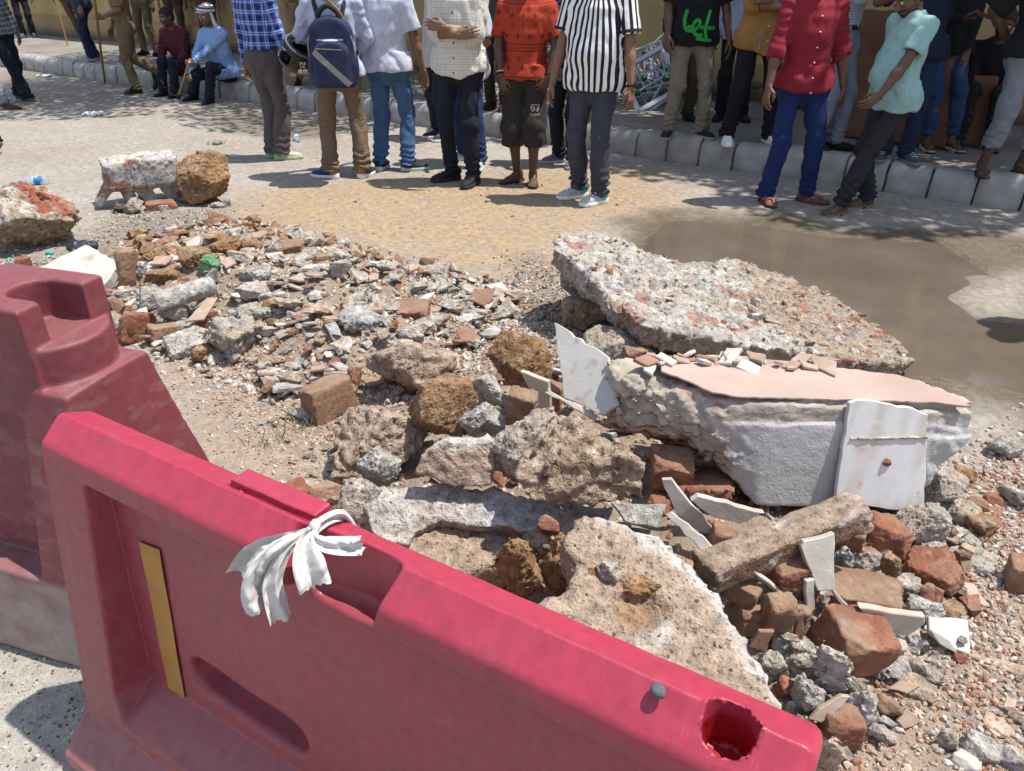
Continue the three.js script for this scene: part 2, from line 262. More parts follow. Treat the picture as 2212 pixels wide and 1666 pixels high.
// ---------------------------------------------------------------- pavement, kerb, wall
const KO = V3(1.09, 0, -8.02), KU = V3(0.8137, 0, 0.5813), KN = V3(0.5813, 0, -0.8137); // along the kerb to the right, away from the road
const kp = (s, d, y = 0) => KO.clone().addScaledVector(KU, s).addScaledVector(KN, d).setY(y);
const KY = Math.atan2(-KU.z, KU.x), PAVE = 0.22, WALLD = 2.65;
{
  const g = new THREE.PlaneGeometry(44, WALLD + 0.2, 700, 44); g.rotateX(-Math.PI / 2);
  const p = g.attributes.position; for (let i = 0; i < p.count; i++) { const x = p.getX(i), z = p.getZ(i); p.setY(i, 0.012 * fbm(x * 2, 0, z * 2, 4)); }
  g.computeVertexNormals();
  const m = struct('pavement', dress(g, { uv: (x, y, z) => [x, z], color: (x, y, z) => { const k = 0.9 + 0.5 * fbm(x * 1.3, 1, z * 1.3, 4); return [0.33 * k, 0.3 * k, 0.265 * k]; } }), mat({ vertexColors: true, map: T.sandC, bumpMap: T.sandB, bumpScale: 0.01 }), 'dusty raised pavement between kerb and wall');
  m.position.copy(kp(-10, WALLD / 2 + 0.16, PAVE)); m.rotation.y = KY;
  const kerb = new THREE.Group(); kerb.name = 'kerb'; kerb.userData = { kind: 'structure', label: 'grey concrete kerb along the pavement' }; scene.add(kerb);
  const L = 0.335, variants = [];
  for (let v = 0; v < 5; v++) {
    const w = L - 0.004 - 0.002 * v;
    const f = (x, y, zr) => { // rounded front nose towards the road
      const z = -zr;
      const bx = Math.abs(x) - w / 2 + 0.01, top = y - 0.262 + 0.06 * z * 0.5, fr = -z - 0.02 - 0.16 * clamp(0.2 - y, 0, 0.2) * 0.5;
      let d = smax(top, fr, 0.13); d = smax(d, z - 0.17, 0.01); d = smax(d, bx - 0.01 + 0, 0.01); d = smax(d, -y - 0.05, 0.01);
      return d + 0.005 * fbm(x * 14 + v * 9, y * 14, z * 14, 3) + 0.001 * n3(x * 60 + v, y * 60, z * 60);
    };
    variants.push(dress(surface(f, [-0.2, -0.07, -0.2], [0.2, 0.29, 0.22], 0.0125), { color: (x, y, z) => { const k = 0.94 + 0.5 * fbm(x * 6 + v * 5, y * 6, z * 6, 4), dark = 0.42 * ss(0.44, 0.5, Math.abs(x) / w) * clamp(0.8 + 1.5 * n3(y * 20, v, 3)) + 0.3 * ss(0.09, 0.0, y) + 0.25 * ss(0.1, 0.4, fbm(x * 5 + v * 3, y * 2 + 9, z, 3)); return mixc([0.47 * k, 0.46 * k, 0.445 * k], [0.13, 0.115, 0.09], clamp(dark)); } }));
  }
  const km = mat({ vertexColors: true, map: T.stain, bumpMap: T.gritB, bumpScale: 0.003 }), rk = R(12);
  for (let i = 0; i < 62; i++) {
    const s = -16.4 + i * L, o = part('kerb_stone', variants[Math.floor(rk() * 5)], km, kerb);
    o.position.copy(kp(s, 0.02 + (rk() - 0.5) * 0.03, -0.008 + (rk() - 0.5) * 0.03)); o.rotation.set((rk() - 0.5) * 0.04, KY + (rk() - 0.5) * 0.05 , (rk() - 0.5) * 0.04);
  }
}
{ // yellow boundary wall with a low plinth
  const w = thing('boundary_wall', 'long yellow painted boundary wall behind the crowd', 'wall');
  const g = new THREE.BoxGeometry(44, 2.3, 0.24, 220, 24, 1), pm = T.stain.clone(); pm.repeat.set(1 / 2.2, 1 / 2.2);
  const col = (x, y, z) => { const k = 0.95 + 0.35 * fbm(x * 0.9, y * 0.9, 2, 4), d = ss(-0.55, -1.1, y + 0.35 * fbm(x * 2.2, y * 1.5, 7, 3)); return mixc([0.62 * k, 0.46 * k, 0.21 * k], [0.25, 0.18, 0.08], 0.6 * d); };
  const m = mat({ vertexColors: true, map: pm, bumpMap: T.gritB, bumpScale: 0.003, roughness: 0.85 });
  const a = part('wall_face', dress(g, { color: col }), m, w); a.position.y = PAVE + 1.15;
  const pl = part('plinth', dress(new THREE.BoxGeometry(44, 0.42, 0.1, 220, 6, 1), { color: (x, y, z) => { const k = 0.9 + 0.4 * fbm(x, y * 2, 4, 4); return mixc([0.52 * k, 0.38 * k, 0.18 * k], [0.16, 0.12, 0.08], ss(0.05, -0.2, y)); } }), m, w); pl.position.set(0, PAVE + 0.2, 0.168);
  const cp = part('coping', dress(new RoundedBoxGeometry(44, 0.09, 0.34, 2, 0.02), { color: () => [0.4, 0.33, 0.2] }), m, w); cp.position.y = PAVE + 2.345;
  w.position.copy(kp(-10, WALLD + 0.3)); w.rotation.y = KY;
}
// ---------------------------------------------------------------- trees that shade the pavement
const LEAF = mat({ color: new THREE.Color().setRGB(0.055, 0.1, 0.03), roughness: 0.7, side: THREE.DoubleSide }), BARK = mat({ color: new THREE.Color().setRGB(0.16, 0.12, 0.08), bumpMap: T.gritB, bumpScale: 0.01 });
function tree(label, s, d, h, rad, leaves, seed, dx = 0, dz = 0) {
  const t = thing('shade_tree', label, 'tree'), r = R(seed), base = kp(s, d); t.position.copy(base);
  const trunk = [rod(V3(0, 0, 0), V3(0.1, h * 0.5, 0.05), 0.2, 12, 0.13)], tips = [];
  for (let i = 0; i < 9; i++) { const a = i * 2.4 + r(), e = V3(dx + Math.cos(a) * rad * (0.35 + 0.5 * r()), h * (0.75 + 0.4 * r()), dz + Math.sin(a) * rad * (0.35 + 0.5 * r())); trunk.push(tube([V3(0.1, h * 0.48, 0.05), V3(0.1 + e.x * 0.45, h * 0.65, e.z * 0.45), e], 0.05, 6)); tips.push(e); }
  part('trunk', mergeGeometries(trunk.map((q) => q.toNonIndexed())), BARK, t);
  const lp = [], ln = []; 
  for (let i = 0; i < leaves; i++) {
    const e = tips[Math.floor(r() * tips.length)], q = Math.cbrt(r()) * rad * 0.55, a = r() * 6.283, b = Math.acos(2 * r() - 1), c = V3(e.x + q * Math.sin(b) * Math.cos(a), e.y + 0.6 * q * Math.cos(b), e.z + q * Math.sin(b) * Math.sin(a));
    if (fbm(c.x * 0.9, c.y * 0.9, c.z * 0.9 + seed, 2) < -0.12) continue;
    const u = V3(r() - 0.5, (r() - 0.5) * 0.5, r() - 0.5).normalize().multiplyScalar(0.085), w = V3(r() - 0.5, r() - 0.5, r() - 0.5).cross(u).normalize().multiplyScalar(0.036);
    for (const [x, y] of [[-1, 0], [0, -1], [1, 0], [-1, 0], [1, 0], [0, 1]]) lp.push(c.x + u.x * x + w.x * y, c.y + u.y * x + w.y * y, c.z + u.z * x + w.z * y);
  }
  const g = new THREE.BufferGeometry(); g.setAttribute('position', new THREE.BufferAttribute(new Float32Array(lp), 3)); g.computeVertexNormals();
  part('crown', g, LEAF, t).userData.kind = 'stuff';
}
tree('leafy tree behind the wall on the right shading the kerb', 4.8, 3.6, 5.0, 2.3, 36000, 31, -0.6, 0.9);
tree('leafy tree behind the middle of the wall', 1.7, 4.0, 5.2, 2.5, 30000, 32, -0.4, 0.8);
tree('leafy tree behind the wall at the far left', -8.0, 3.4, 5.4, 3.9, 46000, 33, 0.9, 1.8);
// ---------------------------------------------------------------- red plastic road barriers
const box2 = (x, y, a, b) => { const p = Math.abs(x) - a, q = Math.abs(y) - b; return Math.min(Math.max(p, q), 0) + Math.hypot(Math.max(p, 0), Math.max(q, 0)); };
const PLAST = mat({ vertexColors: true, map: T.plasC, bumpMap: T.plasB, bumpScale: 0.0014, roughness: 0.4 });
const DULL = mat({ vertexColors: true, map: T.plasC, bumpMap: T.plasB, bumpScale: 0.0016, roughness: 0.62 });
const DUST = [0.36, 0.29, 0.235], FRESH = [0.44, 0.02, 0.06], FADED = [0.24, 0.042, 0.062];
function plastic(dusty) {
  return (x, y, z, a, b, c) => {
    const n = 0.5 + 0.45 * fbm(x * 3, y * 3, z * 3 + dusty * 9, 4) + 0.4 * fbm(x * 30, y * 12, z * 30, 3), n2 = 0.5 + fbm(x * 40, y * 40, z * 40, 3), sl = clamp(b) * (0.35 + 0.45 * dusty * dusty);
    let k = mixc(FRESH, FADED, clamp(0.4 + 0.6 * (n - 0.5) + 0.45 * dusty));
    let d = dusty * (0.1 + 0.22 * n * n2) + (0.1 + dusty * 0.5) * ss(0.34, 0.02, y) * (0.5 + n2 * 0.7) + dusty * sl * 0.4 * n;
    const scuff = ss(0.1, 0.35, fbm(x * 6 + 3, y * 14, z * 6, 5)) * 0.12; d += scuff * dusty;
    return mixc(k, DUST, clamp(d, 0, 0.9));
  };
}
const recNormals = (g, f, e = 0.0018) => { const P = g.attributes.position.array, N = g.attributes.normal.array; for (let i = 0; i < P.length; i += 3) { const x = P[i], y = P[i + 1], z = P[i + 2]; const a = f(x + e, y, z) - f(x - e, y, z), b = f(x, y + e, z) - f(x, y - e, z), c = f(x, y, z + e) - f(x, y, z - e), l = Math.hypot(a, b, c) || 1; N[i] = a / l; N[i + 1] = b / l; N[i + 2] = c / l; } return g; };
const BX = V3(0.8556, 0, 0.5177), BZ = V3(-0.5177, 0, 0.8556), BO = V3(-0.9493, 0, -1.3867);
{ // the near one: local x along its length to the right, +z its face towards the viewer
  const L = 1.535, zc = -0.008;
  const half = (y) => y > 0.13 ? 0.062 + (0.83 - y) * 0.135 : y > 0.06 ? 0.1565 + (0.13 - y) * 1.1 : 0.235;
  const edge = (x) => 0.0025 * n3(x * 9, 1, 1) + 0.0012 * n3(x * 31, 2, 5);
  const f = (x, y, z) => {
    const zz = z - zc + edge(x);
    let d = (Math.abs(zz) - half(y)) * 0.985;
    const top = zz > 0.006 ? (y - 0.882 + (zz - 0.006) * 0.86) * 0.76 : (y - 0.882 + (0.006 - zz) * 0.42) * 0.92;
    d = smax(d, top, 0.007);
    // raised seam strip on the crest, left of the grip; lower lip along the back on the right
    const seam = Math.max(box2(zz + 0.028, y - 0.865, 0.02, 0.022) , Math.abs(x - 0.61) - 0.1 - 0.01 * (zz));
    d = Math.min(d, seam - 0.002);
    const groove = Math.max(Math.abs(zz + 0.006) - 0.0025, Math.abs(y - 0.885) - 0.012, Math.abs(x - 0.6) - 0.13);
    d = Math.max(d, -groove);
    d = smax(d, -x, 0.016); d = smax(d, x - L, 0.022);
    d = smax(d, -y, 0.01);
    // front panel set back between the posts, floor sloping out at the bottom
    const zp = 0.034 + (0.62 - y) * 0.06 + (y < 0.24 ? (0.24 - y) * 1.1 : 0);
    let pan = Math.max(0.155 - x + (zz - zp) * -0.25, x - 1.44, y - 0.765 - (zz - zp) * 0.5, 0.12 - y, zp - zz);
    d = smax(d, -pan, 0.005);
    let panB = Math.max(0.155 - x, x - 1.44, y - 0.765, 0.16 - y, zp + zz);
    d = smax(d, -panB, 0.01);
    // long slot through the panel
    const sx = Math.max(Math.abs(x - 0.485) - 0.125, 0), sl = Math.hypot(sx, y - 0.338 + (x - 0.485) * 0.06) - 0.043 - 0.05 * clamp(zz - 0.02, 0, 0.03);
    d = smax(d, -sl, 0.016);
    // grip pocket in the top bar
    const gx = Math.abs(x - 0.796) - 0.1 + (0.83 - y) * 0.25, wall = -zz - 0.004 + 0.012 * Math.cos(x * 19);
    const pocket = smax(smax(gx, 0.752 - y - 0.012 * Math.cos((x - 0.79) * 12), 0.02), wall, 0.02);
    d = smax(d, -pocket, 0.01);
    // round filling hole
    const hole = Math.max(Math.hypot(x - 1.430 + 0.0014 * n3(y * 50, z * 60, 4), zz - 0.012 + 0.0014 * n3(x * 60, 2, 2)) - 0.0335, 0.79 - y); d = smax(d, -hole, 0.003);
    const lip = Math.max(Math.abs(Math.hypot(x - 1.43 + 0.0014 * n3(y * 50, z * 60, 4), zz - 0.012 + 0.0014 * n3(x * 60, 2, 2)) - 0.0352) - 0.0018, top - 0.001 - 0.003 * n3(x * 50, 3, z * 50), -top - 0.02); d = Math.min(d, lip);
    return d + 0.0006 * n3(x * 25, y * 25, z * 25);
  };
  const t = thing('plastic_barrier', 'near bright red plastic road barrier with white cloth tied to its top edge', 'barrier', null);
  t.position.copy(BO); t.rotation.y = Math.atan2(-BX.z, BX.x);
  const g = recNormals(surface(f, [-0.02, -0.02, -0.27], [L + 0.03, 0.91, 0.27], 0.0066, 1.5), f);
  part('body', dress(g, { color: (x, y, z, a, b, c) => { const k = plastic(0.42)(x, y, z, a, b, c), deep = Math.hypot(x - 1.43, z) < 0.033 && y < 0.85; return deep ? [0.4, 0.012, 0.02] : mixc(k, [0.5, 0.036, 0.08], 0.8 * ss(0.79, 0.845, y) * clamp(0.9 + 0.6 * fbm(x * 8, 3, z * 20, 3))); } }), PLAST, t);
  const zpAt = (y) => 0.034 + (0.62 - y) * 0.06 + zc;
  const st = (x0, y0, x1, y1, x2, y2, x3, y3) => { // reflective strip, a thin bent sheet with thickness
    const P = [], I = [], n = 12; for (let j = 0; j <= n; j++) for (const [a, b, c, d] of [[x0, y0, x3, y3], [x1, y1, x2, y2]]) for (const e of [0.0002, 0.0022]) { const k = j / n, y = lerp(b, d, k); P.push(lerp(a, c, k), y, zpAt(y) + 0.002 + e + 0.0008 * Math.sin(j)); }
    for (let j = 0; j < n; j++) { const o = j * 4; const q = (a, b, c, d) => I.push(a, b, c, a, c, d); q(o + 1, o + 5, o + 7, o + 3); q(o, o + 2, o + 6, o + 4); q(o, o + 4, o + 5, o + 1); q(o + 2, o + 3, o + 7, o + 6); }
    const q = new THREE.BufferGeometry(); q.setAttribute('position', new THREE.BufferAttribute(new Float32Array(P), 3)); q.setIndex(I); q.computeVertexNormals(); return dress(q.toNonIndexed(), { color: (x, y) => { const k = 0.9 + 0.5 * fbm(x * 40, y * 30, 1, 4) - (Math.hypot(x - 0.255, y - 0.44) < 0.006 ? 0.7 : 0); return mixc([0.54 * k, 0.26 * k, 0.03 * k], DUST, 0.25 * clamp(0.5 + fbm(x * 12, y * 9, 4, 3) * 2)); } });
  };
  part('reflective_strip', st(0.228, 0.655, 0.294, 0.662, 0.272, 0.215, 0.216, 0.222), mat({ vertexColors: true, map: T.stain, roughness: 0.5 }), t, 'yellow reflective strip');
  const pebble = dress(surface((x, y, z) => Math.hypot(x, y * 1.3, z) - 0.011 + 0.004 * n3(x * 60, y * 60, z * 60), [-0.02, -0.02, -0.02], [0.02, 0.02, 0.02], 0.0025), { color: () => [0.12, 0.13, 0.14] });
  const pb = single('pebble', pebble, mat({ vertexColors: true, map: T.gritC }), 'small dark grey pebble lying on the top edge of the near red barrier', 'pebble');
  pb.position.copy(BO.clone().addScaledVector(BX, 1.337).addScaledVector(BZ, 0.014)).setY(0.884);
}
{ // the left one: x runs back from its right end, knob with a slot on top
  const AX = V3(0.951, 0, 0.309), O = V3(-1.012, 0, -1.722), zc = 0;
  const half = (y) => y > 0.3 ? 0.135 + (0.8 - y) * 0.225 : 0.2475 + (0.3 - y) * 0.09;
  const f = (x, y, z) => {
    let d = (Math.abs(z) - half(y)) * 0.93;
    d = smax(d, y - 0.8 + 0.02 * Math.abs(z), 0.009);
    const end = (x - (0.8 - y) * (0.02 - 0.4 * z)) * 0.97; d = smax(d, end, 0.009); d = smax(d, -1.2 - x, 0.03);
    const zp = 0.1 + (0.8 - y) * 0.12, pan = Math.max(x + 0.15, y - 0.72, 0.285 - y, zp - z, -1.05 - x); d = smax(d, -pan, 0.012);
    d = smax(d, -y, 0.012);
    // knob: round apron, block above it, slot open towards the end
    const r = Math.hypot(x + 0.15, z) ; let apron = smax(r - 0.135, y - 0.9, 0.012); apron = Math.max(apron, 0.75 - y);
    let block = smax(Math.max(box2(x + 0.235, z, 0.155, 0.13)), y - 1.005, 0.01); block = Math.max(block, 0.75 - y);
    const slot = smax(Math.min(Math.hypot(x + 0.16, z) - 0.062, Math.max(Math.abs(z) - 0.062, -x - 0.16)), 0.9 - y, 0.012);
    block = smax(block, -slot, 0.008);
    d = smin(d, smin(apron, block, 0.008), 0.012);
    return d + 0.0009 * n3(x * 18, y * 18, z * 18);
  };
  const t = thing('plastic_barrier', 'dusty faded red plastic barrier with slotted knob at the left edge', 'barrier', null);
  t.position.copy(O); t.rotation.y = Math.atan2(-AX.z, AX.x);
  const g = recNormals(surface(f, [-1.22, -0.02, -0.32], [0.13, 1.07, 0.32], 0.0075, 1.5), f);
  part('body', dress(g, { color: (x, y, z, a, b, c) => { const k = plastic(0.72)(x, y, z, a, b, c).map((v) => v * 0.78), sc = ss(0.12, 0.2, fbm(x * 12, y * 30, z * 12, 3)) * ss(0.5, 0.2, Math.abs(y - 0.5)); return mixc(k, [0.5, 0.44, 0.38], 0.1 * sc + 0.75 * ss(0.3, 0.25, y) * clamp(0.75 + fbm(x * 9, y * 9, z * 9, 3))); } }), DULL, t);
  const s = part('reflective_strip', new RoundedBoxGeometry(0.055, 0.36, 0.004, 1, 0.001), mat({ color: new THREE.Color().setRGB(0.56, 0.27, 0.03), map: T.stain, roughness: 0.5 }), t, 'yellow reflective strip');
  s.position.set(-0.43, 0.55, 0.133); s.rotation.set(-0.119, 0, -0.06);
}
{ // torn white cloth knotted round the near barrier's top bar
  const W = (s, z, y) => BO.clone().addScaledVector(BX, s).addScaledVector(BZ, z).setY(y);
  const knot = W(0.738, 0.006, 0.89), r = R(44);
  const ribbon = (pts, w0, w1, seed, fray = 0.4) => { // pleated strip along a curve
    const c = new THREE.CatmullRomCurve3(pts), n = 34, m = 18, P = [], I = [], side = V3();
    for (let i = 0; i <= n; i++) {
      const u = i / n, p = c.getPoint(u), tn = c.getTangent(u); side.copy(tn).cross(V3(0.35, 0.5, 0.75)).normalize(); const up = side.clone().cross(tn);
      for (let j = 0; j <= m; j++) {
        const v = j / m - 0.5, w = lerp(w0, w1, ss(0, 0.75, u)), pl = 0.2 * w * Math.sin(v * 8 + seed + 1.6 * u) + 0.3 * w * fbm(v * 1.6 + seed, u * 3, seed + 3, 3) + 0.0035 * (1 - 2 * Math.abs(n3(v * 3.5 + seed, u * 7, seed))), ext = fray * 0.03 * ss(0.75, 1, u) * (n3(v * 7 + seed, 3, 1) + 0.25 * n3(v * 24, seed, 2));
        const q = p.clone().addScaledVector(side, v * w).addScaledVector(up, pl).addScaledVector(tn, ext); P.push(q.x, q.y, q.z);
        if (i && j) { const o = i * (m + 1) + j; I.push(o, o - 1, o - m - 2, o, o - m - 2, o - m - 1); }
      }
    }
    const g = new THREE.BufferGeometry(); g.setAttribute('position', new THREE.BufferAttribute(new Float32Array(P), 3)); g.setIndex(I); g.computeVertexNormals(); return g;
  };
  const q = (ds, z, y) => W(0.738 + ds, z, y - 0.012);
  const gs = [
    ribbon([knot, q(-0.022, 0.06, 0.897), q(-0.052, 0.085, 0.868), q(-0.075, 0.1, 0.83)], 0.012, 0.07, 1.3),
    ribbon([knot, q(-0.025, 0.06, 0.892), q(-0.045, 0.088, 0.855), q(-0.048, 0.1, 0.81), q(-0.042, 0.1, 0.785)], 0.012, 0.06, 4.1),
    ribbon([knot, q(-0.015, 0.055, 0.888), q(-0.024, 0.088, 0.84), q(-0.02, 0.094, 0.8), q(-0.014, 0.096, 0.765)], 0.012, 0.036, 7.7),
    ribbon([knot, q(0.025, 0.03, 0.908), q(0.045, 0.03, 0.905), q(0.075, 0.01, 0.9), q(0.095, 0.0, 0.903)], 0.012, 0.03, 2.2),
    ribbon([knot, q(0.015, 0.04, 0.905), q(0.035, 0.062, 0.885), q(0.05, 0.07, 0.85)], 0.012, 0.052, 9.4),
    ribbon([knot, q(0.004, 0.05, 0.895), q(0.012, 0.075, 0.86), q(0.018, 0.08, 0.825)], 0.012, 0.034, 5.5),
    ribbon([q(-0.004, 0.05, 0.86), q(0, 0.035, 0.893), q(0.0, 0.0, 0.903), q(0, -0.05, 0.89), q(0, -0.075, 0.84)], 0.018, 0.02, 8.1, 0),
  ];
  const kn = surface((x, y, z) => Math.hypot(x, y * 1.2, z) - 0.011 + 0.005 * n3(x * 70, y * 70, z * 70), [-0.025, -0.025, -0.025], [0.025, 0.025, 0.025], 0.003); kn.translate(knot.x, knot.y + 0.004, knot.z);
  const cm = mat({ color: new THREE.Color().setRGB(0.52, 0.505, 0.48), side: THREE.DoubleSide, bumpMap: T.clothB, bumpScale: 0.0006, roughness: 0.95 });
  const t = thing('cloth_strip', 'torn white cloth strip knotted round the top bar of the near red barrier', 'cloth');
  gs.slice(0, 5).forEach((g) => part('cloth_tail', g, cm, t)); part('cloth_band', gs[6], cm, t); part('knot', kn, cm, t);
}
// ---------------------------------------------------------------- broken masonry
const ROCK = mat({ vertexColors: true, map: T.gritC, bumpMap: T.gritB, bumpScale: 0.018, roughness: 0.95 });
const FINE = mat({ vertexColors: true, map: T.gritC, bumpMap: T.gritB, bumpScale: 0.01, roughness: 0.92 });
const BRICK = mat({ vertexColors: true, map: T.stain, bumpMap: T.brickB, bumpScale: 0.009, roughness: 0.95 });
const SMOOTH = mat({ vertexColors: true, map: T.stain, bumpMap: T.gritB, bumpScale: 0.0012, roughness: 0.55 });
const PAL = {
  conc: [[0.53, 0.5, 0.455], [0.41, 0.395, 0.37], [0.68, 0.65, 0.61], [0.47, 0.37, 0.275]],
  slate: [[0.45, 0.45, 0.44], [0.34, 0.345, 0.35], [0.6, 0.59, 0.575], [0.45, 0.38, 0.3]],
  white: [[0.62, 0.605, 0.58], [0.5, 0.485, 0.46], [0.74, 0.73, 0.71], [0.5, 0.42, 0.34]],
  earth: [[0.45, 0.35, 0.26], [0.33, 0.24, 0.165], [0.57, 0.48, 0.39], [0.5, 0.4, 0.3]],
  pink: [[0.5, 0.39, 0.31], [0.39, 0.29, 0.22], [0.61, 0.53, 0.46], [0.52, 0.42, 0.33]],
  brown: [[0.38, 0.215, 0.105], [0.26, 0.14, 0.065], [0.47, 0.32, 0.18], [0.46, 0.33, 0.21]],
  brick: [[0.34, 0.14, 0.08], [0.25, 0.085, 0.05], [0.42, 0.22, 0.14], [0.4, 0.28, 0.2]],
  tanbrick: [[0.36, 0.22, 0.14], [0.28, 0.15, 0.09], [0.42, 0.29, 0.2], [0.42, 0.32, 0.23]],
  tile: [[0.47, 0.34, 0.265], [0.42, 0.29, 0.22], [0.54, 0.43, 0.35], [0.45, 0.36, 0.28]],
  terra: [[0.36, 0.19, 0.13], [0.3, 0.15, 0.1], [0.42, 0.25, 0.18], [0.45, 0.35, 0.27]],
  marble: [[0.66, 0.645, 0.61], [0.56, 0.54, 0.5], [0.73, 0.72, 0.69], [0.48, 0.4, 0.31]],
  dark: [[0.14, 0.11, 0.085], [0.1, 0.08, 0.06], [0.2, 0.16, 0.13], [0.2, 0.16, 0.12]],
  green: [[0.2, 0.5, 0.26], [0.18, 0.42, 0.22], [0.34, 0.6, 0.38], [0.3, 0.34, 0.24]],
};
function hue(kind, seed, dust = 0.4, sz = 1) {
  const p = PAL[kind], o = seed * 13.7, f = 1 / sz;
  return (x, y, z, a, b, c) => {
    const n = fbm(x * 9 * f + o, y * 9 * f, z * 9 * f, 4), m = fbm(x * 26 * f, y * 26 * f + o, z * 26 * f, 3), q = fbm(x * 6 * f, y * 6 * f, z * 6 * f + o, 3);
    let k = mixc(p[0], p[1], clamp(0.45 + n * 2.0)); k = mixc(k, p[2], clamp(m * 2.6 - 0.15)); k = mixc(k, p[3], clamp(dust * (0.25 + 0.9 * Math.max(0, b)) * clamp(0.5 + q * 2.5)));
    if (kind === 'conc' || kind === 'earth' || kind === 'pink') { if (n3(x * 38 + o, y * 38, z * 38) > 0.58) k = mixc(k, [0.36, 0.13, 0.08], 0.7); }
    const v = 1 + 0.28 * m; return [k[0] * v, k[1] * v, k[2] * v];
  };
}
function rockGeo({ w, h, d, kind = 'conc', seed = 1, cell, form = 'lump', rough = 1, planes = 7, dust = 0.55, pits = 0 }) {
  const r = R(seed + 100), pw = form === 'lump' ? 2.8 : form === 'block' ? 18 : 7, s = Math.min(w, h, d) / 2, N = [], big = Math.max(w, h, d);
  const cnt = form === 'lump' ? planes + 6 : form === 'block' ? 7 : 9;
  for (let i = 0; i < cnt; i++) { const v = V3(r() - 0.5, (r() - 0.5) * 0.9, r() - 0.5).normalize(), lim = form === 'lump' ? 0.58 + 0.3 * r() : form === 'block' ? 1.08 + 0.45 * r() : 0.8 + 0.45 * r(); N.push([v.x, v.y, v.z, lim]); }
  const skx = (r() - 0.5) * 0.35, skz = (r() - 0.5) * 0.35, amp = rough * (form === 'lump' ? 0.05 : form === 'block' ? 0.02 : 0.03) * Math.pow(big, 0.75) * 0.6, F = 5 / big, o = seed * 7.31, lim = amp * 4 + 0.004;
  const f = (x, y, z) => {
    const a = x / (w / 2) + skx * (y / h - 0.5), b = y / (h / 2) - 1, c = z / (d / 2) + skz * (y / h - 0.5);
    const A = Math.abs(a), B = Math.abs(b), C = Math.abs(c), mx = Math.max(A, B, C, 1e-6);
    let v = (mx * Math.pow(Math.pow(A / mx, pw) + Math.pow(B / mx, pw) + Math.pow(C / mx, pw), 1 / pw) - 1) * s;
    for (const n of N) v = smax(v, (n[0] * a + n[1] * b + n[2] * c - n[3]) * s, 0.025 * s);
    if (Math.abs(v) > lim) return v;
    if (form === 'block') { const mid = A + B + C - mx - Math.min(A, B, C); v += ss(0.7, 1, mid) * 0.09 * s * Math.max(0, 0.1 + n3(x * 26 + o, y * 26, z * 26)) * 2 + 0.0025 * n3(x * 70, y * 70 + o, z * 70); }
    v += amp * (0.9 * fbm(x * F + o, y * F, z * F, 5) + 0.45 * (1 - 2 * Math.abs(n3(x * F * 2.4, y * F * 2.4 + o, z * F * 2.4))) + 0.25 * (1 - 2 * Math.abs(n3(x * F * 6, y * F * 6 + o, z * F * 6))) - 0.2) + (form === 'block' ? 0 : Math.min(0.0035, big * 0.016) * (1 - 2 * Math.abs(n3(x * 62, y * 62 + o, z * 62))));
    if (pits) v += 0.16 / pits * (1 - 2.4 * Math.abs(n3(x * pits + o, y * pits * 1.2, z * pits))) + 0.07 / pits * (1 - 2 * Math.abs(n3(x * pits * 2.6, y * pits * 2.6 + o, z * pits * 2.6)));
    return v;
  };
  const e = lim + 0.01 * big; cell ??= clamp(big / 46, 0.0055, 0.011);
  const g = surface(f, [-w / 2 - e, -e, -d / 2 - e], [w / 2 + e, h + e, d / 2 + e], cell, 1.5); g.computeBoundingBox(); const b = g.boundingBox, sz = b.getSize(V3());
  g.translate(-(b.min.x + b.max.x) / 2, -b.min.y, -(b.min.z + b.max.z) / 2); g.scale(w / sz.x, h / sz.y, d / sz.z); g.computeVertexNormals(); g.boundingBox = null;
  return dress(g, { color: hue(kind, seed, dust) });
}
// a sharp-edged broken lump: a hull of a few points with chipped faces
function shardGeo({ w, h, d, kind, seed, n = 12, box = 0.5, dust = 0.5, chip = 0.03 }) {
  const r = R(seed + 900), pts = [];
  for (let i = 0; i < n; i++) { const v = V3(r() * 2 - 1, r() * 2 - 1, r() * 2 - 1), m = Math.max(Math.abs(v.x), Math.abs(v.y), Math.abs(v.z)), l = v.length(); v.multiplyScalar(lerp(1 / l, 1 / m, box) * (0.72 + 0.28 * r())); pts.push(V3(v.x * w / 2, v.y * h / 2 + h / 2, v.z * d / 2)); }
  const big = Math.max(w, h, d), g = finer(new ConvexGeometry(pts), big / 6), P = g.attributes.position, F = 9 / big, a = chip * big, o = seed * 3.3;
  for (let i = 0; i < P.count; i++) { const x = P.getX(i), y = P.getY(i), z = P.getZ(i); P.setXYZ(i, x + a * n3(x * F + o, y * F, z * F), y + a * n3(x * F, y * F + o, z * F), z + a * n3(x * F, y * F, z * F + o)); }
  g.deleteAttribute('normal'); g.computeVertexNormals(); return dress(toCreasedNormals(g, 0.42), { color: hue(kind, seed, dust, 0.6) });
}
// where a piece that fills the frame [x0, y0, x1, y1] of the photograph stands, and how big it is
function stand(x0, y0, x1, y1, lift = 0, dr = 0.8, pw = 2) {
  const cx = (x0 + x1) / 2, cy = (y0 + y1) / 2; let w = 0.1, d = 0.08, h = 0.08, c = G(cx, y1, lift);
  for (let i = 0; i < 8; i++) {
    const base = groundH(c.x, c.z) + lift; c = G(cx, cy, base + h / 2);
    const s = FPX / depthOf(c), e = Math.atan2(EYE - c.y, Math.hypot(c.x, c.z)), H = (y1 - y0) / s, se = Math.sin(e), ce = Math.cos(e);
    w = (x1 - x0) / s; d = Math.min(dr * w, 0.82 * H / se); h = Math.pow(Math.max(Math.pow(H, pw) - Math.pow(d * se, pw), 0), 1 / pw) / ce; h = Math.max(h, 0.3 * Math.min(w, d)); c.y = base;
  }
  return { c, w, h, d, yaw: Math.atan2(-c.x, -c.z) };
}
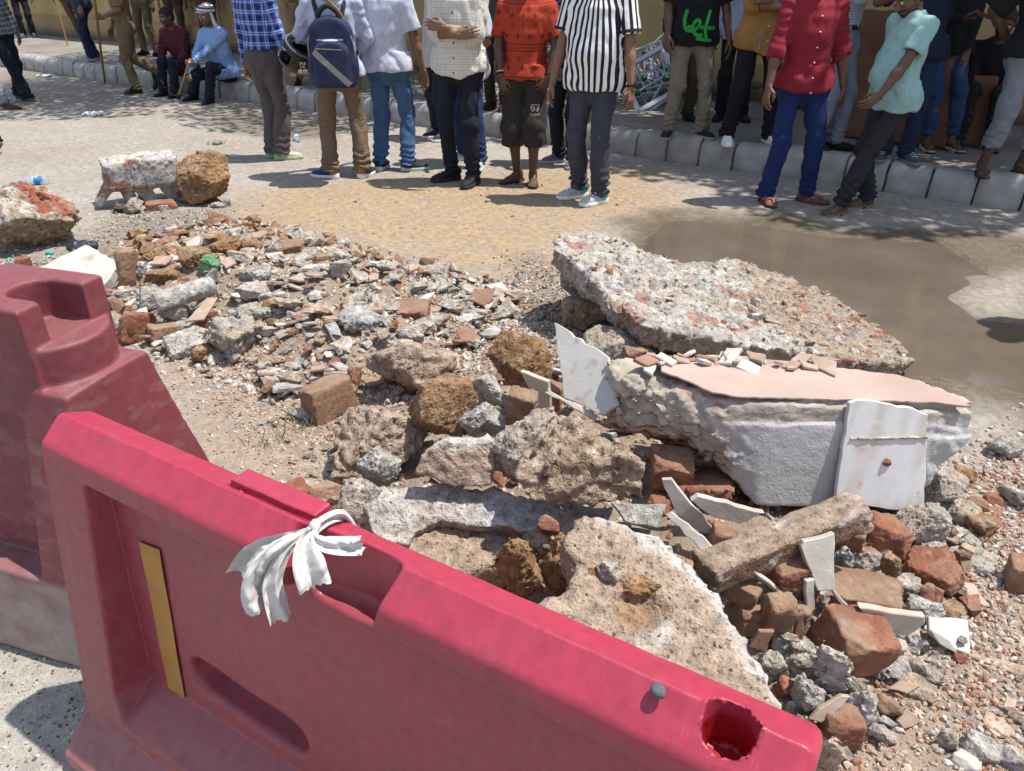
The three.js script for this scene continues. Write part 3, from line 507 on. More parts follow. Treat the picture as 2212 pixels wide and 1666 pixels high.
const MATOF = { brick: BRICK, tanbrick: BRICK, terra: BRICK, tile: SMOOTH, marble: SMOOTH, slate: FINE };
const CAT = { conc: ['concrete_chunk', 'concrete chunk'], slate: ['stone_chunk', 'stone chunk'], white: ['plaster_chunk', 'plaster chunk'], earth: ['mortar_lump', 'mortar lump'], pink: ['mortar_lump', 'mortar lump'], brown: ['laterite_stone', 'brown stone'], brick: ['broken_brick', 'brick'], tanbrick: ['broken_brick', 'brick'], tile: ['tile_shard', 'tile'], terra: ['tile_shard', 'tile'], marble: ['marble_piece', 'marble'], dark: ['dark_stone', 'stone'], green: ['painted_plaster_lump', 'plaster lump'] };
let heroSeed = 1;
function hero(kind, x0, y0, x1, y1, label, o = {}) {
  const brick = /brick/.test(kind), fm = o.form ?? (brick ? 'block' : kind === 'slate' || kind === 'white' ? 'mid' : 'lump'), S = stand(x0, y0, x1, y1, o.lift ?? -0.015, o.dr ?? 0.8, fm === 'lump' ? 1.8 : fm === 'mid' ? 1.4 : 1.15), seed = o.seed ?? ++heroSeed, r = R(seed + 500);
  const big = Math.max(S.w, S.h, S.d), tn = o.turn ?? (r() - 0.5) * (brick ? 0.9 : 0.5), sh = brick ? 1.03 / (Math.cos(tn) + 0.6 * Math.abs(Math.sin(tn))) : 1.06, g = rockGeo({ w: S.w * sh, h: S.h * (brick ? 1.02 : 1.05), d: S.d * (brick ? 1 : 1.05), kind, seed, form: o.form ?? (brick ? 'block' : kind === 'slate' || kind === 'white' ? 'mid' : 'lump'), rough: o.rough ?? (brick ? 0.6 : 1), dust: o.dust ?? 0.6, pits: o.pits, planes: o.planes ?? 7, cell: o.cell ?? clamp(big / 40, 0.004, 0.0085) });
  if (o.patch) { const P = g.attributes.position, C = g.attributes.color; for (let i = 0; i < P.count; i++) { const x = P.getX(i), y = P.getY(i), z = P.getZ(i), n = fbm(x * 5 + 3, y * 5, z * 5, 4), hi = ss(0.45, 0.7, y / S.h + 0.3 * n); let k = [C.getX(i), C.getY(i), C.getZ(i)]; k = mixc(k, [0.66, 0.63, 0.6], 0.8 * hi * ss(-0.05, 0.15, fbm(x * 9, y * 9, z * 9 + 5, 3))); k = mixc(k, [0.4, 0.1, 0.05], 0.85 * hi * ss(0.06, 0.2, n)); C.setXYZ(i, ...k); } }
  const [nm, cat] = CAT[kind], m = single(o.name ?? nm, g, MATOF[kind] ?? ROCK, label, o.cat ?? cat, o.group);
  m.position.copy(S.c); m.rotation.set((r() - 0.5) * (o.tilt ?? (brick ? 0.35 : 0.15)), S.yaw + tn, (r() - 0.5) * (o.tilt ?? (brick ? 0.4 : 0.15)));
  return m;
}
function finer(g, max) { // split long edges so that colours can vary across a face
  let src = g.index ? g.toNonIndexed() : g, P = Array.from(src.attributes.position.array);
  for (let pass = 0; pass < 7; pass++) { const Q = []; let cut = false; for (let t = 0; t < P.length; t += 9) { const v = [0, 3, 6].map((k) => [P[t + k], P[t + k + 1], P[t + k + 2]]), L = [0, 1, 2].map((k) => Math.hypot(v[k][0] - v[(k + 1) % 3][0], v[k][1] - v[(k + 1) % 3][1], v[k][2] - v[(k + 1) % 3][2])), m = L.indexOf(Math.max(...L)); if (L[m] > max) { cut = true; const a = v[m], b = v[(m + 1) % 3], c = v[(m + 2) % 3], h = [(a[0] + b[0]) / 2, (a[1] + b[1]) / 2, (a[2] + b[2]) / 2]; Q.push(...a, ...h, ...c, ...h, ...b, ...c); } else Q.push(...v[0], ...v[1], ...v[2]); } P = Q; if (!cut) break; }
  const r = new THREE.BufferGeometry(); r.setAttribute('position', new THREE.BufferAttribute(new Float32Array(P), 3)); r.computeVertexNormals(); return r;
}
// a flat broken piece through given corner points
function sheetGeo(pts, th, { jag = 0.004, kind = 'marble', seed = 1, dust = 0.9, step = 0.03, color, fine = 0.03 } = {}) {
  const n = V3(); for (let i = 0; i < pts.length; i++) { const a = pts[i], b = pts[(i + 1) % pts.length]; n.add(V3((a.y - b.y) * (a.z + b.z), (a.z - b.z) * (a.x + b.x), (a.x - b.x) * (a.y + b.y))); } n.normalize();
  const c = pts.reduce((s, p) => s.add(p), V3()).multiplyScalar(1 / pts.length); if (n.dot(V3(0, EYE, 0).sub(c)) < 0) n.negate();
  const u = pts[1].clone().sub(pts[0]); u.addScaledVector(n, -u.dot(n)).normalize(); const v = n.clone().cross(u), r = R(seed + 9);
  let q = pts.map((p) => { const d = p.clone().sub(c); return new THREE.Vector2(d.dot(u), d.dot(v)); }); if (THREE.ShapeUtils.area(q) < 0) q.reverse();
  const ring = []; q.forEach((a, i) => { const b = q[(i + 1) % q.length], l = a.distanceTo(b), m = Math.max(1, Math.round(l / step)); for (let k = 0; k < m; k++) { const t = k / m, p = a.clone().lerp(b, t); if (k) p.add(new THREE.Vector2(b.y - a.y, a.x - b.x).multiplyScalar((r() - 0.5) * 2 * jag / l)); ring.push(p); } });
  const bev = Math.min(0.0025, th * 0.2), g = new THREE.ExtrudeGeometry(new THREE.Shape(ring), { depth: th - 2 * bev, bevelEnabled: true, bevelThickness: bev, bevelSize: bev, bevelOffset: -bev, bevelSegments: 1 });
  g.translate(0, 0, -th + bev); const w = dress(fine ? finer(g, fine) : g, { color: color ?? hue(kind, seed, dust, 1.3) });
  return { g: w, place: (m) => { m.position.copy(c); m.quaternion.setFromRotationMatrix(new THREE.Matrix4().makeBasis(u, v, n)); return m; } };
}
function sheet(kind, corners, th, label, o = {}) { // corners: [x, y, height]
  const pts = corners.map(([x, y, h]) => G(x, y, h)), S = sheetGeo(pts, th, { kind, seed: ++heroSeed, ...o }), [nm, cat] = CAT[kind];
  return S.place(single(o.name ?? nm, S.g, MATOF[kind] ?? FINE, label, o.cat ?? cat, o.group));
}
// a thick broken slab whose upper outline is given
function slabGeo(pts, th, { rough = 0.02, freq = 9, pits = 0, pitAmp = 0.02, cell = 0.009, color, seed = 1, under = 0.25, edge = 0.02, extra } = {}) {
  const n = V3(); for (let i = 0; i < pts.length; i++) { const a = pts[i], b = pts[(i + 1) % pts.length]; n.add(V3((a.y - b.y) * (a.z + b.z), (a.z - b.z) * (a.x + b.x), (a.x - b.x) * (a.y + b.y))); } n.normalize(); if (n.y < 0) n.negate();
  const c = pts.reduce((s, p) => s.add(p), V3()).multiplyScalar(1 / pts.length), u = V3(1, 0, 0); u.addScaledVector(n, -u.dot(n)).normalize(); const w = u.clone().cross(n).normalize(); // u right, n up, w towards the viewer
  const q = pts.map((p) => { const d = p.clone().sub(c); return [d.dot(u), d.dot(w)]; }), o = seed * 3.7;
  let lx = 1e9, hx = -1e9, lz = 1e9, hz = -1e9; for (const [a, b] of q) { lx = Math.min(lx, a); hx = Math.max(hx, a); lz = Math.min(lz, b); hz = Math.max(hz, b); }
  const lim = rough * 1.6 + (pits ? pitAmp : 0) + 0.01;
  const f = (x, y, z) => {
    const e = pdist(q, x, z) + under * Math.max(0, -y);
    let d = smax(e, smax(y, -th - y, 0.01), edge);
    if (Math.abs(d) > lim) return d;
    d += rough * (1.1 * fbm(x * freq + o, y * freq, z * freq, 5) + 0.3 * (1 - 2 * Math.abs(n3(x * 24 + o, y * 24, z * 24))) + 0.2 * (1 - 2 * Math.abs(n3(x * 55, y * 55 + o, z * 55))));
    if (pits) { const k = cells(x * pits + o, y * pits, z * pits), k2 = cells(x * pits * 2.3, y * pits * 2.3 + o, z * pits * 2.3); d += pitAmp * (k[0] - 0.5) * (0.5 + k[1]) * (y > -0.05 ? 1 : 0.35) + pitAmp * 0.4 * (k2[0] - 0.5); }
    return extra ? extra(d, x, y, z) : d;
  };
  const g = dress(surface(f, [lx - lim, -th - lim, lz - lim], [hx + lim, lim + 0.03, hz + lim], cell, 1.6), { color });
  return { g, f, place: (m) => { m.position.copy(c); m.quaternion.setFromRotationMatrix(new THREE.Matrix4().makeBasis(u, n, w)); return m; }, q, c, u, n, w };
}
const atPlane = (pts, a, b, c) => { const A = G(...a), n = G(...b).sub(A).cross(G(...c).sub(A)).normalize(); return pts.map(([x, y]) => onPlane(x, y, A, n)); };
const CR = [0, 1, 2, 3, 4, 5].map((i) => shardGeo({ w: 0.06, h: 0.04, d: 0.05, kind: ['pink', 'white', 'earth', 'pink', 'brown', 'pink'][i], seed: 40 + i, n: 10, box: 0.5, dust: 0.9 }));
const raySurface = (f, x, z, y0 = 0.08) => { let y = y0; for (let i = 0; i < 40; i++) { const d = f(x, y, z); if (d < 0.001) break; y -= Math.max(0.0015, d * 0.6); } return y; };

// --- the great tilted mortar slab on the right, set with stones and brick bits
{
  const pts = atPlane([[1187, 520], [1226, 490], [1291, 496], [1364, 516], [1398, 536], [1480, 560], [1540, 556], [1604, 556], [1686, 586], [1755, 612], [1819, 634], [1862, 677], [1940, 728], [1992, 782], [1930, 786], [1853, 777], [1750, 758], [1596, 738], [1441, 712], [1381, 690], [1325, 652], [1286, 610], [1222, 556]], [1226, 488, 0.45], [1965, 780, 0.08], [1441, 715, 0.35]);
  const base = hue('white', 71, 0.5), tan = hue('earth', 72, 0.5);
  const S = slabGeo(pts, 0.14, { rough: 0.04, freq: 10, pits: 22, pitAmp: 0.01, cell: 0.0095, seed: 7, under: 0.3, edge: 0.02, color: (x, y, z, a, b, c) => { let k = base(x, y, z, a, b, c); const t = ss(0.05, 0.4, fbm(x * 2 + 4, 1, z * 2, 3) + 0.62 * ss(-0.15, 0.5, x) - 0.08 + (y < -0.03 ? 0.4 : 0)); k = mixc(k, tan(x, y, z, a, b, c), 0.85 * t); const id = cells(x * 14 + 25.9, y * 14, z * 14)[1]; if (id > 0.93) k = mixc(k, [0.4, 0.13, 0.08], 0.6); else if (id < 0.15) k = mixc(k, [0.36, 0.34, 0.32], 0.6); if (y < -0.1) k = mixc(k, [0.45, 0.34, 0.3], 0.5); return k; } });
  const t = thing('mortar_slab', 'great tilted slab of pale mortar set with stones and red brick bits beside the puddle', 'slab');
  S.place(t); part('slab_body', S.g, ROCK, t);
  const r = R(71), vr = []; ['brick', 'white', 'white', 'white', 'earth', 'conc', 'brick'].forEach((k, i) => vr.push(...[0, 1, 2].map((j) => shardGeo({ w: 0.1, h: 0.065, d: 0.085, kind: k, seed: 700 + i * 3 + j, n: 10 + j * 2, box: 0.5 + 0.15 * j, dust: 0.9, chip: 0.03 }))));
  let made = 0; for (let i = 0; i < 2400 && made < 296; i++) {
    const x = -0.95 + r() * 1.9, z = -0.75 + r() * 1.5; if (pdist(S.q, x, z) > -0.02) continue;
    let v = Math.floor(r() * vr.length); if ((v < 3 || v > 17) && r() < 0.35) v = 4; const o = part('embedded_stone', vr[v], v < 3 || v > 17 ? BRICK : FINE, t), s = 0.22 + 0.75 * r() * r(); made++;
    o.position.set(x, raySurface(S.f, x, z) - 0.036 * s, z); o.scale.set(s * (0.8 + 0.5 * r()), s * (0.7 + 0.5 * r()), s); o.rotation.set(r() - 0.5, r() * 6, r() - 0.5);
  }
}
// --- wall block: pink plaster on top, grey plaster face, rough broken left end, a marble panel still on its face
{
  const P = G(1640, 1103, 0.1);
  const front = [[-0.5, 0.47], [-0.47, 0.4], [-0.37, 0.375], [-0.218, 0.315], [-0.153, 0.262], [-0.088, 0.17], [0, 0.095], [0.3, 0.085], [0.545, 0.085], [0.61, 0.229], [0.705, 0.342], [0.69, 0.46]].map(([a, b]) => [a, b]);
  const topo = [[-0.52, -0.3], [-0.44, -0.39], [-0.2, -0.4], [0.235, -0.31], [0.517, -0.24], [0.65, -0.1], [0.7, 0.02], [0.5, 0.02], [0.0, 0.012], [-0.12, -0.005], [-0.22, -0.05], [-0.36, -0.14], [-0.48, -0.22]];
  const rim = (x) => 0.475 - 0.035 * ss(0, 0.6, x);
  const pinkMask = (x, z) => x > -0.27 + 0.16 * fbm(z * 9, 3, x * 4, 3) + 0.3 * (z + 0.2) * (z > -0.2 ? 0.5 : 0) && z < -0.105 + 0.02 * fbm(x * 16, 1, 0, 3) && z > -0.33 + 0.16 * (x + 0.1) * 0.3 + 0.05 * fbm(x * 12, 7, 2, 3);
  const f = (x, y, zz) => {
    const z = zz + 0.26 * (y - 0.1); // the face leans back
    const roughEnd = ss(0.02, -0.2, x + 0.15 * (y - 0.3)), bandY = 0.43 - 0.05 * ss(0.2, 0.6, x);
    let d = pdist(front, x, y < 0.42 ? Math.min(0.42, y + 0.6 * Math.max(0, -zz - 0.06) * ss(0.0, -0.2, x)) : y); 
    const tz = pdist(topo, x, z + (0.47 - y) * 0.1); d = smax(d, tz, 0.012 + 0.05 * roughEnd);
    const top = y - rim(x); d = smax(d, top, 0.008);
    d = smax(d, -z - 0.40, 0.02);
    if (Math.abs(d) > 0.07) return d;
    d += roughEnd * (0.04 * fbm(x * 9, y * 9, z * 9, 5) + 0.012 * (cells(x * 26, y * 26, z * 26)[0] - 0.5) + 0.009 * (1 - 2 * Math.abs(n3(x * 24, y * 24, z * 24))) + 0.006 * (1 - 2 * Math.abs(n3(x * 50, y * 50, z * 50))));
    const face = z > -0.03 && y < rim(x) - 0.012;
    if (face && roughEnd < 0.9) { // eroded band under the rim and the ragged plaster edge
      const wav = 0.012 * fbm(x * 12, 3, 1, 4), inBand = ss(bandY - 0.045 + wav, bandY - 0.035 + wav, y) * (1 - ss(0.46, 0.475, y));
      d += inBand * (0.008 + 0.008 * fbm(x * 22, y * 50, 2, 3)) * (1 - roughEnd); d += (1 - inBand) * 0.0022 * fbm(x * 18, y * 18, 4, 4);
    }
    if (x > 0.56) d += 0.02 * fbm(x * 14, y * 14, z * 14, 4);
    if (top > -0.02 && !pinkMask(x, zz)) d += 0.012 + 0.014 * fbm(x * 18, 6, z * 18, 4);
    return d;
  };
  const grey = hue('conc', 81, 0.4), pl = hue('slate', 82, 0.1), wht = hue('white', 83, 0.3), er = hue('earth', 84, 0.3);
  const col = (x, y, zz, a, b, c) => {
    const z = zz + 0.26 * (y - 0.1), top = y - rim(x), re = ss(0.0, -0.17, x + 0.1 * (y - 0.3));
    if (b > 0.4 && top > -0.03 && pinkMask(x, zz)) { const n = fbm(x * 5, 2, z * 14, 4), k = 0.97 + 0.25 * n; return mixc([0.6 * k, 0.44 * k, 0.375 * k], [0.55, 0.48, 0.42], clamp(0.35 + fbm(x * 3, 8, z * 3, 3) * 1.5) * 0.6); }
    const redUnder = ss(-0.3, -0.62, b + 0.25 * fbm(x * 5, y * 5, z * 5, 3));
    if (redUnder > 0.5) return mixc([0.36, 0.1, 0.05], [0.3, 0.15, 0.09], clamp(0.5 + fbm(x * 8, y * 8, z * 8, 3) * 2));
    if (c > 0.3 && re < 0.6 && y < 0.395 + 0.012 * fbm(x * 12, 3, 1, 4)) { const k = 1 + 0.2 * fbm(x * 7, y * 7, 3, 4); let q = [0.54 * k, 0.54 * k, 0.55 * k]; const st = ss(0.25, 0.4, fbm(x * 26, y * 9, 6, 3)); q = mixc(q, [0.3, 0.28, 0.2], 0.6 * st); return mixc(q, wht(x, y, z, a, b, c), re); }
    let q = mixc(pl(x, y, z, a, b, c), grey(x, y, z, a, b, c), clamp(0.4 + re)); q = q.map((v) => v * (1 + 0.5 * re * n3(x * 45, y * 45, z * 45))); q = mixc(q, er(x, y, z, a, b, c), 0.3 + 0.25 * clamp(b)); return mixc(q, wht(x, y, z, a, b, c), 0.3 * clamp(0.5 + 2 * fbm(x * 11, y * 11, z * 5, 3)));
  };
  const t = thing('wall_block', 'large broken wall block with pale pink plastered top and a marble panel on its face', 'wall block');
  t.position.set(P.x, 0, P.z); t.rotation.y = 0.037;
  part('block_body', dress(surface(f, [-0.6, 0.04, -0.45], [0.78, 0.53, 0.09], 0.0065, 1.5), { color: col }), mat({ vertexColors: true, map: T.stain, bumpMap: T.gritB, bumpScale: 0.0028, roughness: 0.92 }), t);
  const jag = [[0.244, 0.14], [0.546, 0.092], [0.535, 0.25], [0.519, 0.425], [0.47, 0.447], [0.42, 0.452], [0.37, 0.465], [0.32, 0.476], [0.285, 0.478], [0.258, 0.468], [0.25, 0.3]];
  const S = sheetGeo(jag.map(([a, b]) => V3(a, b, 0.026 - (b - 0.1) * 0.26)), 0.02, { kind: 'marble', seed: 3, jag: 0.003, step: 0.025, fine: 0.012, color: (x, y, z, a, b, c) => { const k = 1 + 0.12 * fbm(x * 6, y * 3, 2, 4); let q = [0.63 * k, 0.62 * k, 0.61 * k]; const st = clamp(3 * fbm(x * 18, y * 3, 5, 4)); q = mixc(q, [0.42, 0.34, 0.24], 0.6 * st); return mixc(q, [0.45, 0.16, 0.09], 0.7 * ss(0.22, 0.32, fbm(x * 30, y * 8, 9, 3)) * ss(0.08, -0.16, y)); } });
  const grp = new THREE.Group(); S.place(grp); part('marble_panel', S.g, mat({ vertexColors: true, bumpMap: T.gritB, bumpScale: 0.0005, roughness: 0.35 }), t, 'white marble panel with a line of dried adhesive'); t.children[1].position.copy(grp.position); t.children[1].quaternion.copy(grp.quaternion);
  const glue = surface((x, y, z) => Math.hypot(y - 0.006 * fbm(x * 30, 1, 1, 3), z * 1.3) - 0.0055 - 0.006 * fbm(x * 40, 5, 2, 3), [-0.125, -0.03, -0.012], [0.125, 0.03, 0.02], 0.0035);
  const gp = part('adhesive_line', dress(glue, { color: () => [0.55, 0.5, 0.42] }), FINE, t); gp.position.set(0.397, 0.352, -0.037);
  const br = part('brick_crumb', rockGeo({ w: 0.03, h: 0.03, d: 0.014, kind: 'brick', seed: 5, cell: 0.003 }), BRICK, t); br.position.set(0.40, 0.258, -0.013);
  const skinP = []; { const C = [[-0.17, -0.13], [-0.08, -0.104], [0.08, -0.1], [0.24, -0.098], [0.4, -0.096], [0.56, -0.09], [0.66, -0.07], [0.62, -0.17], [0.52, -0.27], [0.34, -0.315], [0.1, -0.33], [-0.1, -0.35], [-0.3, -0.325], [-0.31, -0.27], [-0.22, -0.19]]; for (const [x, z] of C) skinP.push(V3(x, rim(x) + 0.006 - 0.02 * z, z)); }
  const SK = sheetGeo(skinP, 0.008, { kind: 'tile', seed: 12, jag: 0.0035, step: 0.02, fine: 0.02, color: (x, y, z) => { const k = 1 + 0.14 * fbm(x * 4, y * 12, 2, 4); return mixc([0.52 * k, 0.385 * k, 0.335 * k], [0.52, 0.44, 0.385], clamp(0.3 + fbm(x * 3, 8, y * 3, 3) * 1.8) * 0.7); } });
  const sg = new THREE.Group(); SK.place(sg); const sk = part('plaster_top', SK.g, SMOOTH, t, 'pale pink plaster skin'); sk.position.copy(sg.position); sk.quaternion.copy(sg.quaternion);
  // shards and chips lying along the back of the top
  const r = R(83);
  for (let i = 0; i < 34; i++) { const x = -0.38 + r() * 0.66, z = -0.405 + 0.09 * r() + 0.1 * Math.max(0, x + 0.1), s = 0.025 + 0.06 * r(), k = ['marble', 'tile', 'white', 'tile', 'terra'][i % 5], g = sheetGeo([0, 1, 2, 3].map((q) => V3(Math.cos(q * 1.57 + r()) * s, 0, Math.sin(q * 1.57 + r()) * s * 0.5)), 0.008 + 0.008 * r(), { kind: k, seed: 900 + i, jag: 0.003, step: 0.02 }); const m = part('loose_chip', g.g, SMOOTH, t); m.position.set(x, rim(x) + 0.008 + 0.022 * r(), z); m.rotation.set(-Math.PI / 2 + (r() - 0.5) * 0.7, (r() - 0.5) * 0.6, r() * 6); }
}
// --- earthy slabs in front
{
  const pts = atPlane([[1207, 1150], [1253, 1103], [1319, 1106], [1384, 1130], [1428, 1152], [1515, 1222], [1560, 1275], [1640, 1400], [1700, 1500], [1760, 1620], [1730, 1680], [1500, 1640], [1250, 1460], [1117, 1322], [1165, 1278], [1222, 1258], [1237, 1222]], [1209, 1150, 0.37], [1515, 1220, 0.3], [1700, 1500, 0.2]);
  const e = hue('pink', 91, 0.7), w = hue('white', 92, 0.1), dk = hue('brown', 93, 0.2); let Q;
  const S = slabGeo(pts, 0.2, { rough: 0.025, freq: 7, cell: 0.0085, seed: 9, under: 0.15, edge: 0.03, extra: (d, x, y, z) => d + 0.05 * ss(0.07, 0.02, Math.hypot((x + 0.02) * 0.8, z)) * (1 + fbm(x * 30, y * 30, z * 30, 3)) });
  Q = S.q;
  const g = dress(S.g, { color: (x, y, z, a, b, c) => { let k = mixc(e(x, y, z, a, b, c), [0.44, 0.335, 0.25], 0.5); const ed = pdist(Q, x, z); k = mixc(k, [0.76, 0.74, 0.72], (x > -0.12 && x > z * 0.5 - 0.1 ? 1 : 0) * ss(-0.085, -0.01, ed + 0.05 * fbm(x * 9, 2, z * 9, 3)) * 0.9 * (y > -0.1 ? 1 : 0.3)); k = mixc(k, dk(x, y, z, a, b, c), 0.8 * ss(0.1, 0.02, Math.hypot(x + 0.02, z) + 0.05 * fbm(x * 20, y * 20, z * 20, 3))); return mixc(k, w(x, y, z, a, b, c), 0.7 * ss(0.2, 0.35, fbm(x * 5, 4, z * 5, 3))); } });
  const t = thing('mortar_slab', 'dusty earth-coloured mortar slab with whitewashed right rim behind the near barrier', 'slab'); S.place(t); part('slab_body', g, ROCK, t);
  const r = R(95); for (let i = 0; i < 200; i++) { const x = -0.4 + r() * 0.8, z = -0.35 + r() * 0.75; if (pdist(S.q, x, z) > -0.03) continue; const s = 0.1 + 0.45 * r() * r() * r(), o = part('stone_crumb', CR[i % CR.length], ROCK, t); o.scale.setScalar(s); o.position.set(x, raySurface(S.f, x, z) - 0.01 * s, z); o.rotation.set(r(), r() * 6, r()); }
}
// a raised oval emblem moulded into the face of a brick that is turned to the viewer
function stampMark(m, vx, vy) {
  m.updateMatrixWorld(true); const rc = new THREE.Raycaster(V3(0, EYE, 0), sight(vx, vy).normalize()), hit = rc.intersectObject(m, false)[0]; if (!hit) return;
  const n = hit.face.normal.clone(), p = m.worldToLocal(hit.point.clone()), q = new THREE.Quaternion().setFromUnitVectors(V3(0, 0, 1), n);
  for (const [R0, t, sx] of [[0.026, 0.0045, 0.72], [0.013, 0.004, 0.8], [0.004, 0.0035, 1]]) { const g = new THREE.TorusGeometry(R0, t, 6, 20); g.scale(sx, 1, 1); const k = part('stamped_mark', tint(g, [0.37, 0.155, 0.09]), BRICK, m); k.position.copy(p); k.quaternion.copy(q); }
}
// --- whitewashed slab with an earthy ledge
{
  const up = atPlane([[765, 1062], [824, 1046], [947, 1041], [1078, 1055], [1200, 1076], [1330, 1090], [1310, 1165], [1200, 1160], [1100, 1142], [1010, 1135], [950, 1122], [905, 1150], [885, 1178], [835, 1180], [800, 1150]], [947, 1041, 0.27], [1320, 1090, 0.23], [880, 1160, 0.2]);
  const a = hue('white', 101, 0.2), b0 = hue('conc', 102, 0.5), c0 = hue('slate', 103, 0);
  const S = slabGeo(up, 0.16, { rough: 0.015, freq: 11, cell: 0.007, seed: 21, under: 0.1, edge: 0.014, color: (x, y, z, p, q, r) => { const n = fbm(x * 6, 3, z * 6, 4); let k = mixc(a(x, y, z, p, q, r), b0(x, y, z, p, q, r), ss(-0.1, 0.25, n)); k = mixc(k, [0.62, 0.66, 0.72], 0.8 * ss(0.02, 0.12, x + 0.3 * n) * ss(0.3, 0.22, x) * (q > 0.3 ? 1 : 0)); return mixc(k, c0(x, y, z, p, q, r), q < 0.3 ? 0.6 : 0); } });
  S.place(single('plaster_slab', S.g, ROCK, 'long whitewashed plaster slab lying under the round grey boulder', 'slab'));
  const lo = atPlane([[800, 1185], [850, 1120], [930, 1090], [1100, 1110], [1210, 1130], [1230, 1190], [1150, 1215], [1060, 1232], [969, 1246], [880, 1222]], [800, 1185, 0.17], [1210, 1130, 0.16], [969, 1246, 0.14]);
  const e = hue('pink', 104, 0.8);
  const S2 = slabGeo(lo, 0.2, { rough: 0.02, freq: 7, cell: 0.008, seed: 22, under: 0.12, edge: 0.04, color: (x, y, z, p, q, r) => mixc(e(x, y, z, p, q, r), [0.42, 0.32, 0.22], q > 0.5 ? 0.5 : 0.1) });
  S2.place(single('earth_slab', S2.g, ROCK, 'flat sandy slab in front of the whitewashed one beside the tied cloth', 'slab'));
}
// --- grey concrete chunk standing on stones by the road, with a white crust
{
  const S = stand(200, 333, 397, 437, 0.0, 0.45), w = S.w;
  const f = (x, y, z) => {
    let d = smax(Math.max(Math.abs(x - 0.03) - 0.30, Math.abs(y - 0.27) - 0.135 + 0.05 * Math.max(0, x - 0.2) + 0.12 * Math.max(0, -x - 0.1)), Math.abs(z) - 0.16, 0.05);
    const cap = (ax, ay, bx, by, r) => { const ex = bx - ax, ey = by - ay, t = clamp(((x - ax) * ex + (y - ay) * ey) / (ex * ex + ey * ey)); return smax(Math.hypot(x - ax - ex * t, y - ay - ey * t) - r, Math.abs(z - 0.05) - 0.07, 0.02); };
    d = smin(d, cap(-0.24, 0.2, -0.35, 0.065, 0.035), 0.02); d = smin(d, cap(-0.13, 0.16, -0.1, 0.07, 0.045), 0.02); d = smin(d, cap(0.0, 0.16, 0.04, 0.06, 0.06), 0.03); d = smin(d, cap(0.22, 0.2, 0.26, 0.1, 0.09), 0.04);
    return Math.abs(d) > 0.06 ? d : d + 0.03 * fbm(x * 8, y * 8, z * 8, 4) * (z > 0.1 ? 0.45 : 1) + (y > 0.33 ? 0.014 * (cells(x * 22, y * 22, z * 22)[0] - 0.5) : 0) + (z > 0.1 && (Math.abs(x + 0.07) < 0.004 || Math.abs(x - 0.03 - 0.02 * y) < 0.003) ? 0.008 : 0);
  };
  const a = hue('slate', 111, 0.3), b = hue('white', 112, 0.1), e = hue('brick', 113, 0.4);
  const g = dress(surface(f, [-0.44, 0, -0.25], [0.42, 0.48, 0.25], 0.0085), { color: (x, y, z, p, q, r) => { let k = a(x, y, z, p, q, r).map((v) => v * 0.95); k = mixc(k, b(x, y, z, p, q, r), Math.max(ss(0.33, 0.37, y + 0.05 * fbm(x * 9, 3, z * 9, 3)), ss(0.12, 0.25, x + 0.2 * (y - 0.25) + 0.1 * fbm(x * 9, y * 9, 3, 3)))); return mixc(k, e(x, y, z, p, q, r), 0.8 * ss(0.13, 0.25, fbm(x * 5 + 2, y * 7, z * 5, 3) + (y < 0.19 ? 0.12 : 0) - (x > 0 ? 0.1 : 0))); } });
  const m = single('concrete_block', g, FINE, 'grey concrete chunk with white crust propped on small stones by the road', 'concrete chunk'); m.position.copy(S.c); m.rotation.y = S.yaw + 0.1; m.scale.setScalar(w / 0.8);
}
hero('brown', 390, 333, 496, 440, 'round ochre boulder right of the propped grey concrete chunk', { rough: 1.05, pits: 22, planes: 5, dust: 0.7, dr: 0.9, cat: 'boulder' });
hero('earth', -60, 402, 158, 540, 'big earthy boulder with red brick patches at the left edge', { rough: 1.05, pits: 14, planes: 6, dr: 0.7, cat: 'boulder', patch: 1 });
hero('conc', 267, 428, 309, 464, 'pale grey stone under the propped concrete chunk on its left');
hero('dark', 245, 436, 275, 463, 'dark stone in the shade left of the pale stone under the concrete chunk');
hero('brick', 315, 432, 381, 458, 'red brick lying under the propped grey concrete chunk', { tilt: 0.1, turn: 0.1, dr: 0.5 });
hero('white', 341, 441, 365, 458, 'small white stone before the red brick under the concrete chunk');
hero('conc', 384, 424, 428, 441, 'flat pale stone between the concrete chunk and the ochre boulder');
hero('slate', 455, 436, 485, 452, 'dark round pebbly stone at the foot of the ochre boulder', { form: 'lump' });
hero('slate', 477, 428, 499, 450, 'grey pebble at the right foot of the ochre boulder', { form: 'lump' });
sheet('marble', [[70, 585, 0.1], [182, 527, 0.22], [263, 573, 0.14], [205, 628, 0.06], [140, 610, 0.06]], 0.055, 'thick white marble slab with grey veining behind the left barrier', { jag: 0.006, color: (x, y, z) => { const k = 0.84 + 0.06 * fbm(x * 5, y * 5, z, 3), st = ss(0.1, 0.4, fbm(x * 9, y * 9, 3, 4)) + ss(0.06, 0.0, Math.abs(fbm(x * 6, y * 6, 8, 3))) * 0.5 * ss(0.1, -0.1, x); return mixc([0.8 * k, 0.78 * k, 0.73 * k], [0.42, 0.35, 0.25], clamp(st) * 0.8); } });
hero('tanbrick', 250, 539, 298, 626, 'brown brick standing on end right of the white marble slab', { dr: 0.6, turn: 0.25, tilt: 0.12 });
hero('brick', 33, 553, 68, 586, 'brown brick lump behind the left barrier top');
hero('brick', 44, 576, 82, 596, 'smaller brick lump just behind the left barrier edge');
hero('brick', 298, 516, 378, 555, 'reddish brick lump at the back of the left heap', { form: 'lump' });
hero('brown', 308, 533, 372, 579, 'tan crumbly lump in front of the reddish lump at the back of the heap');
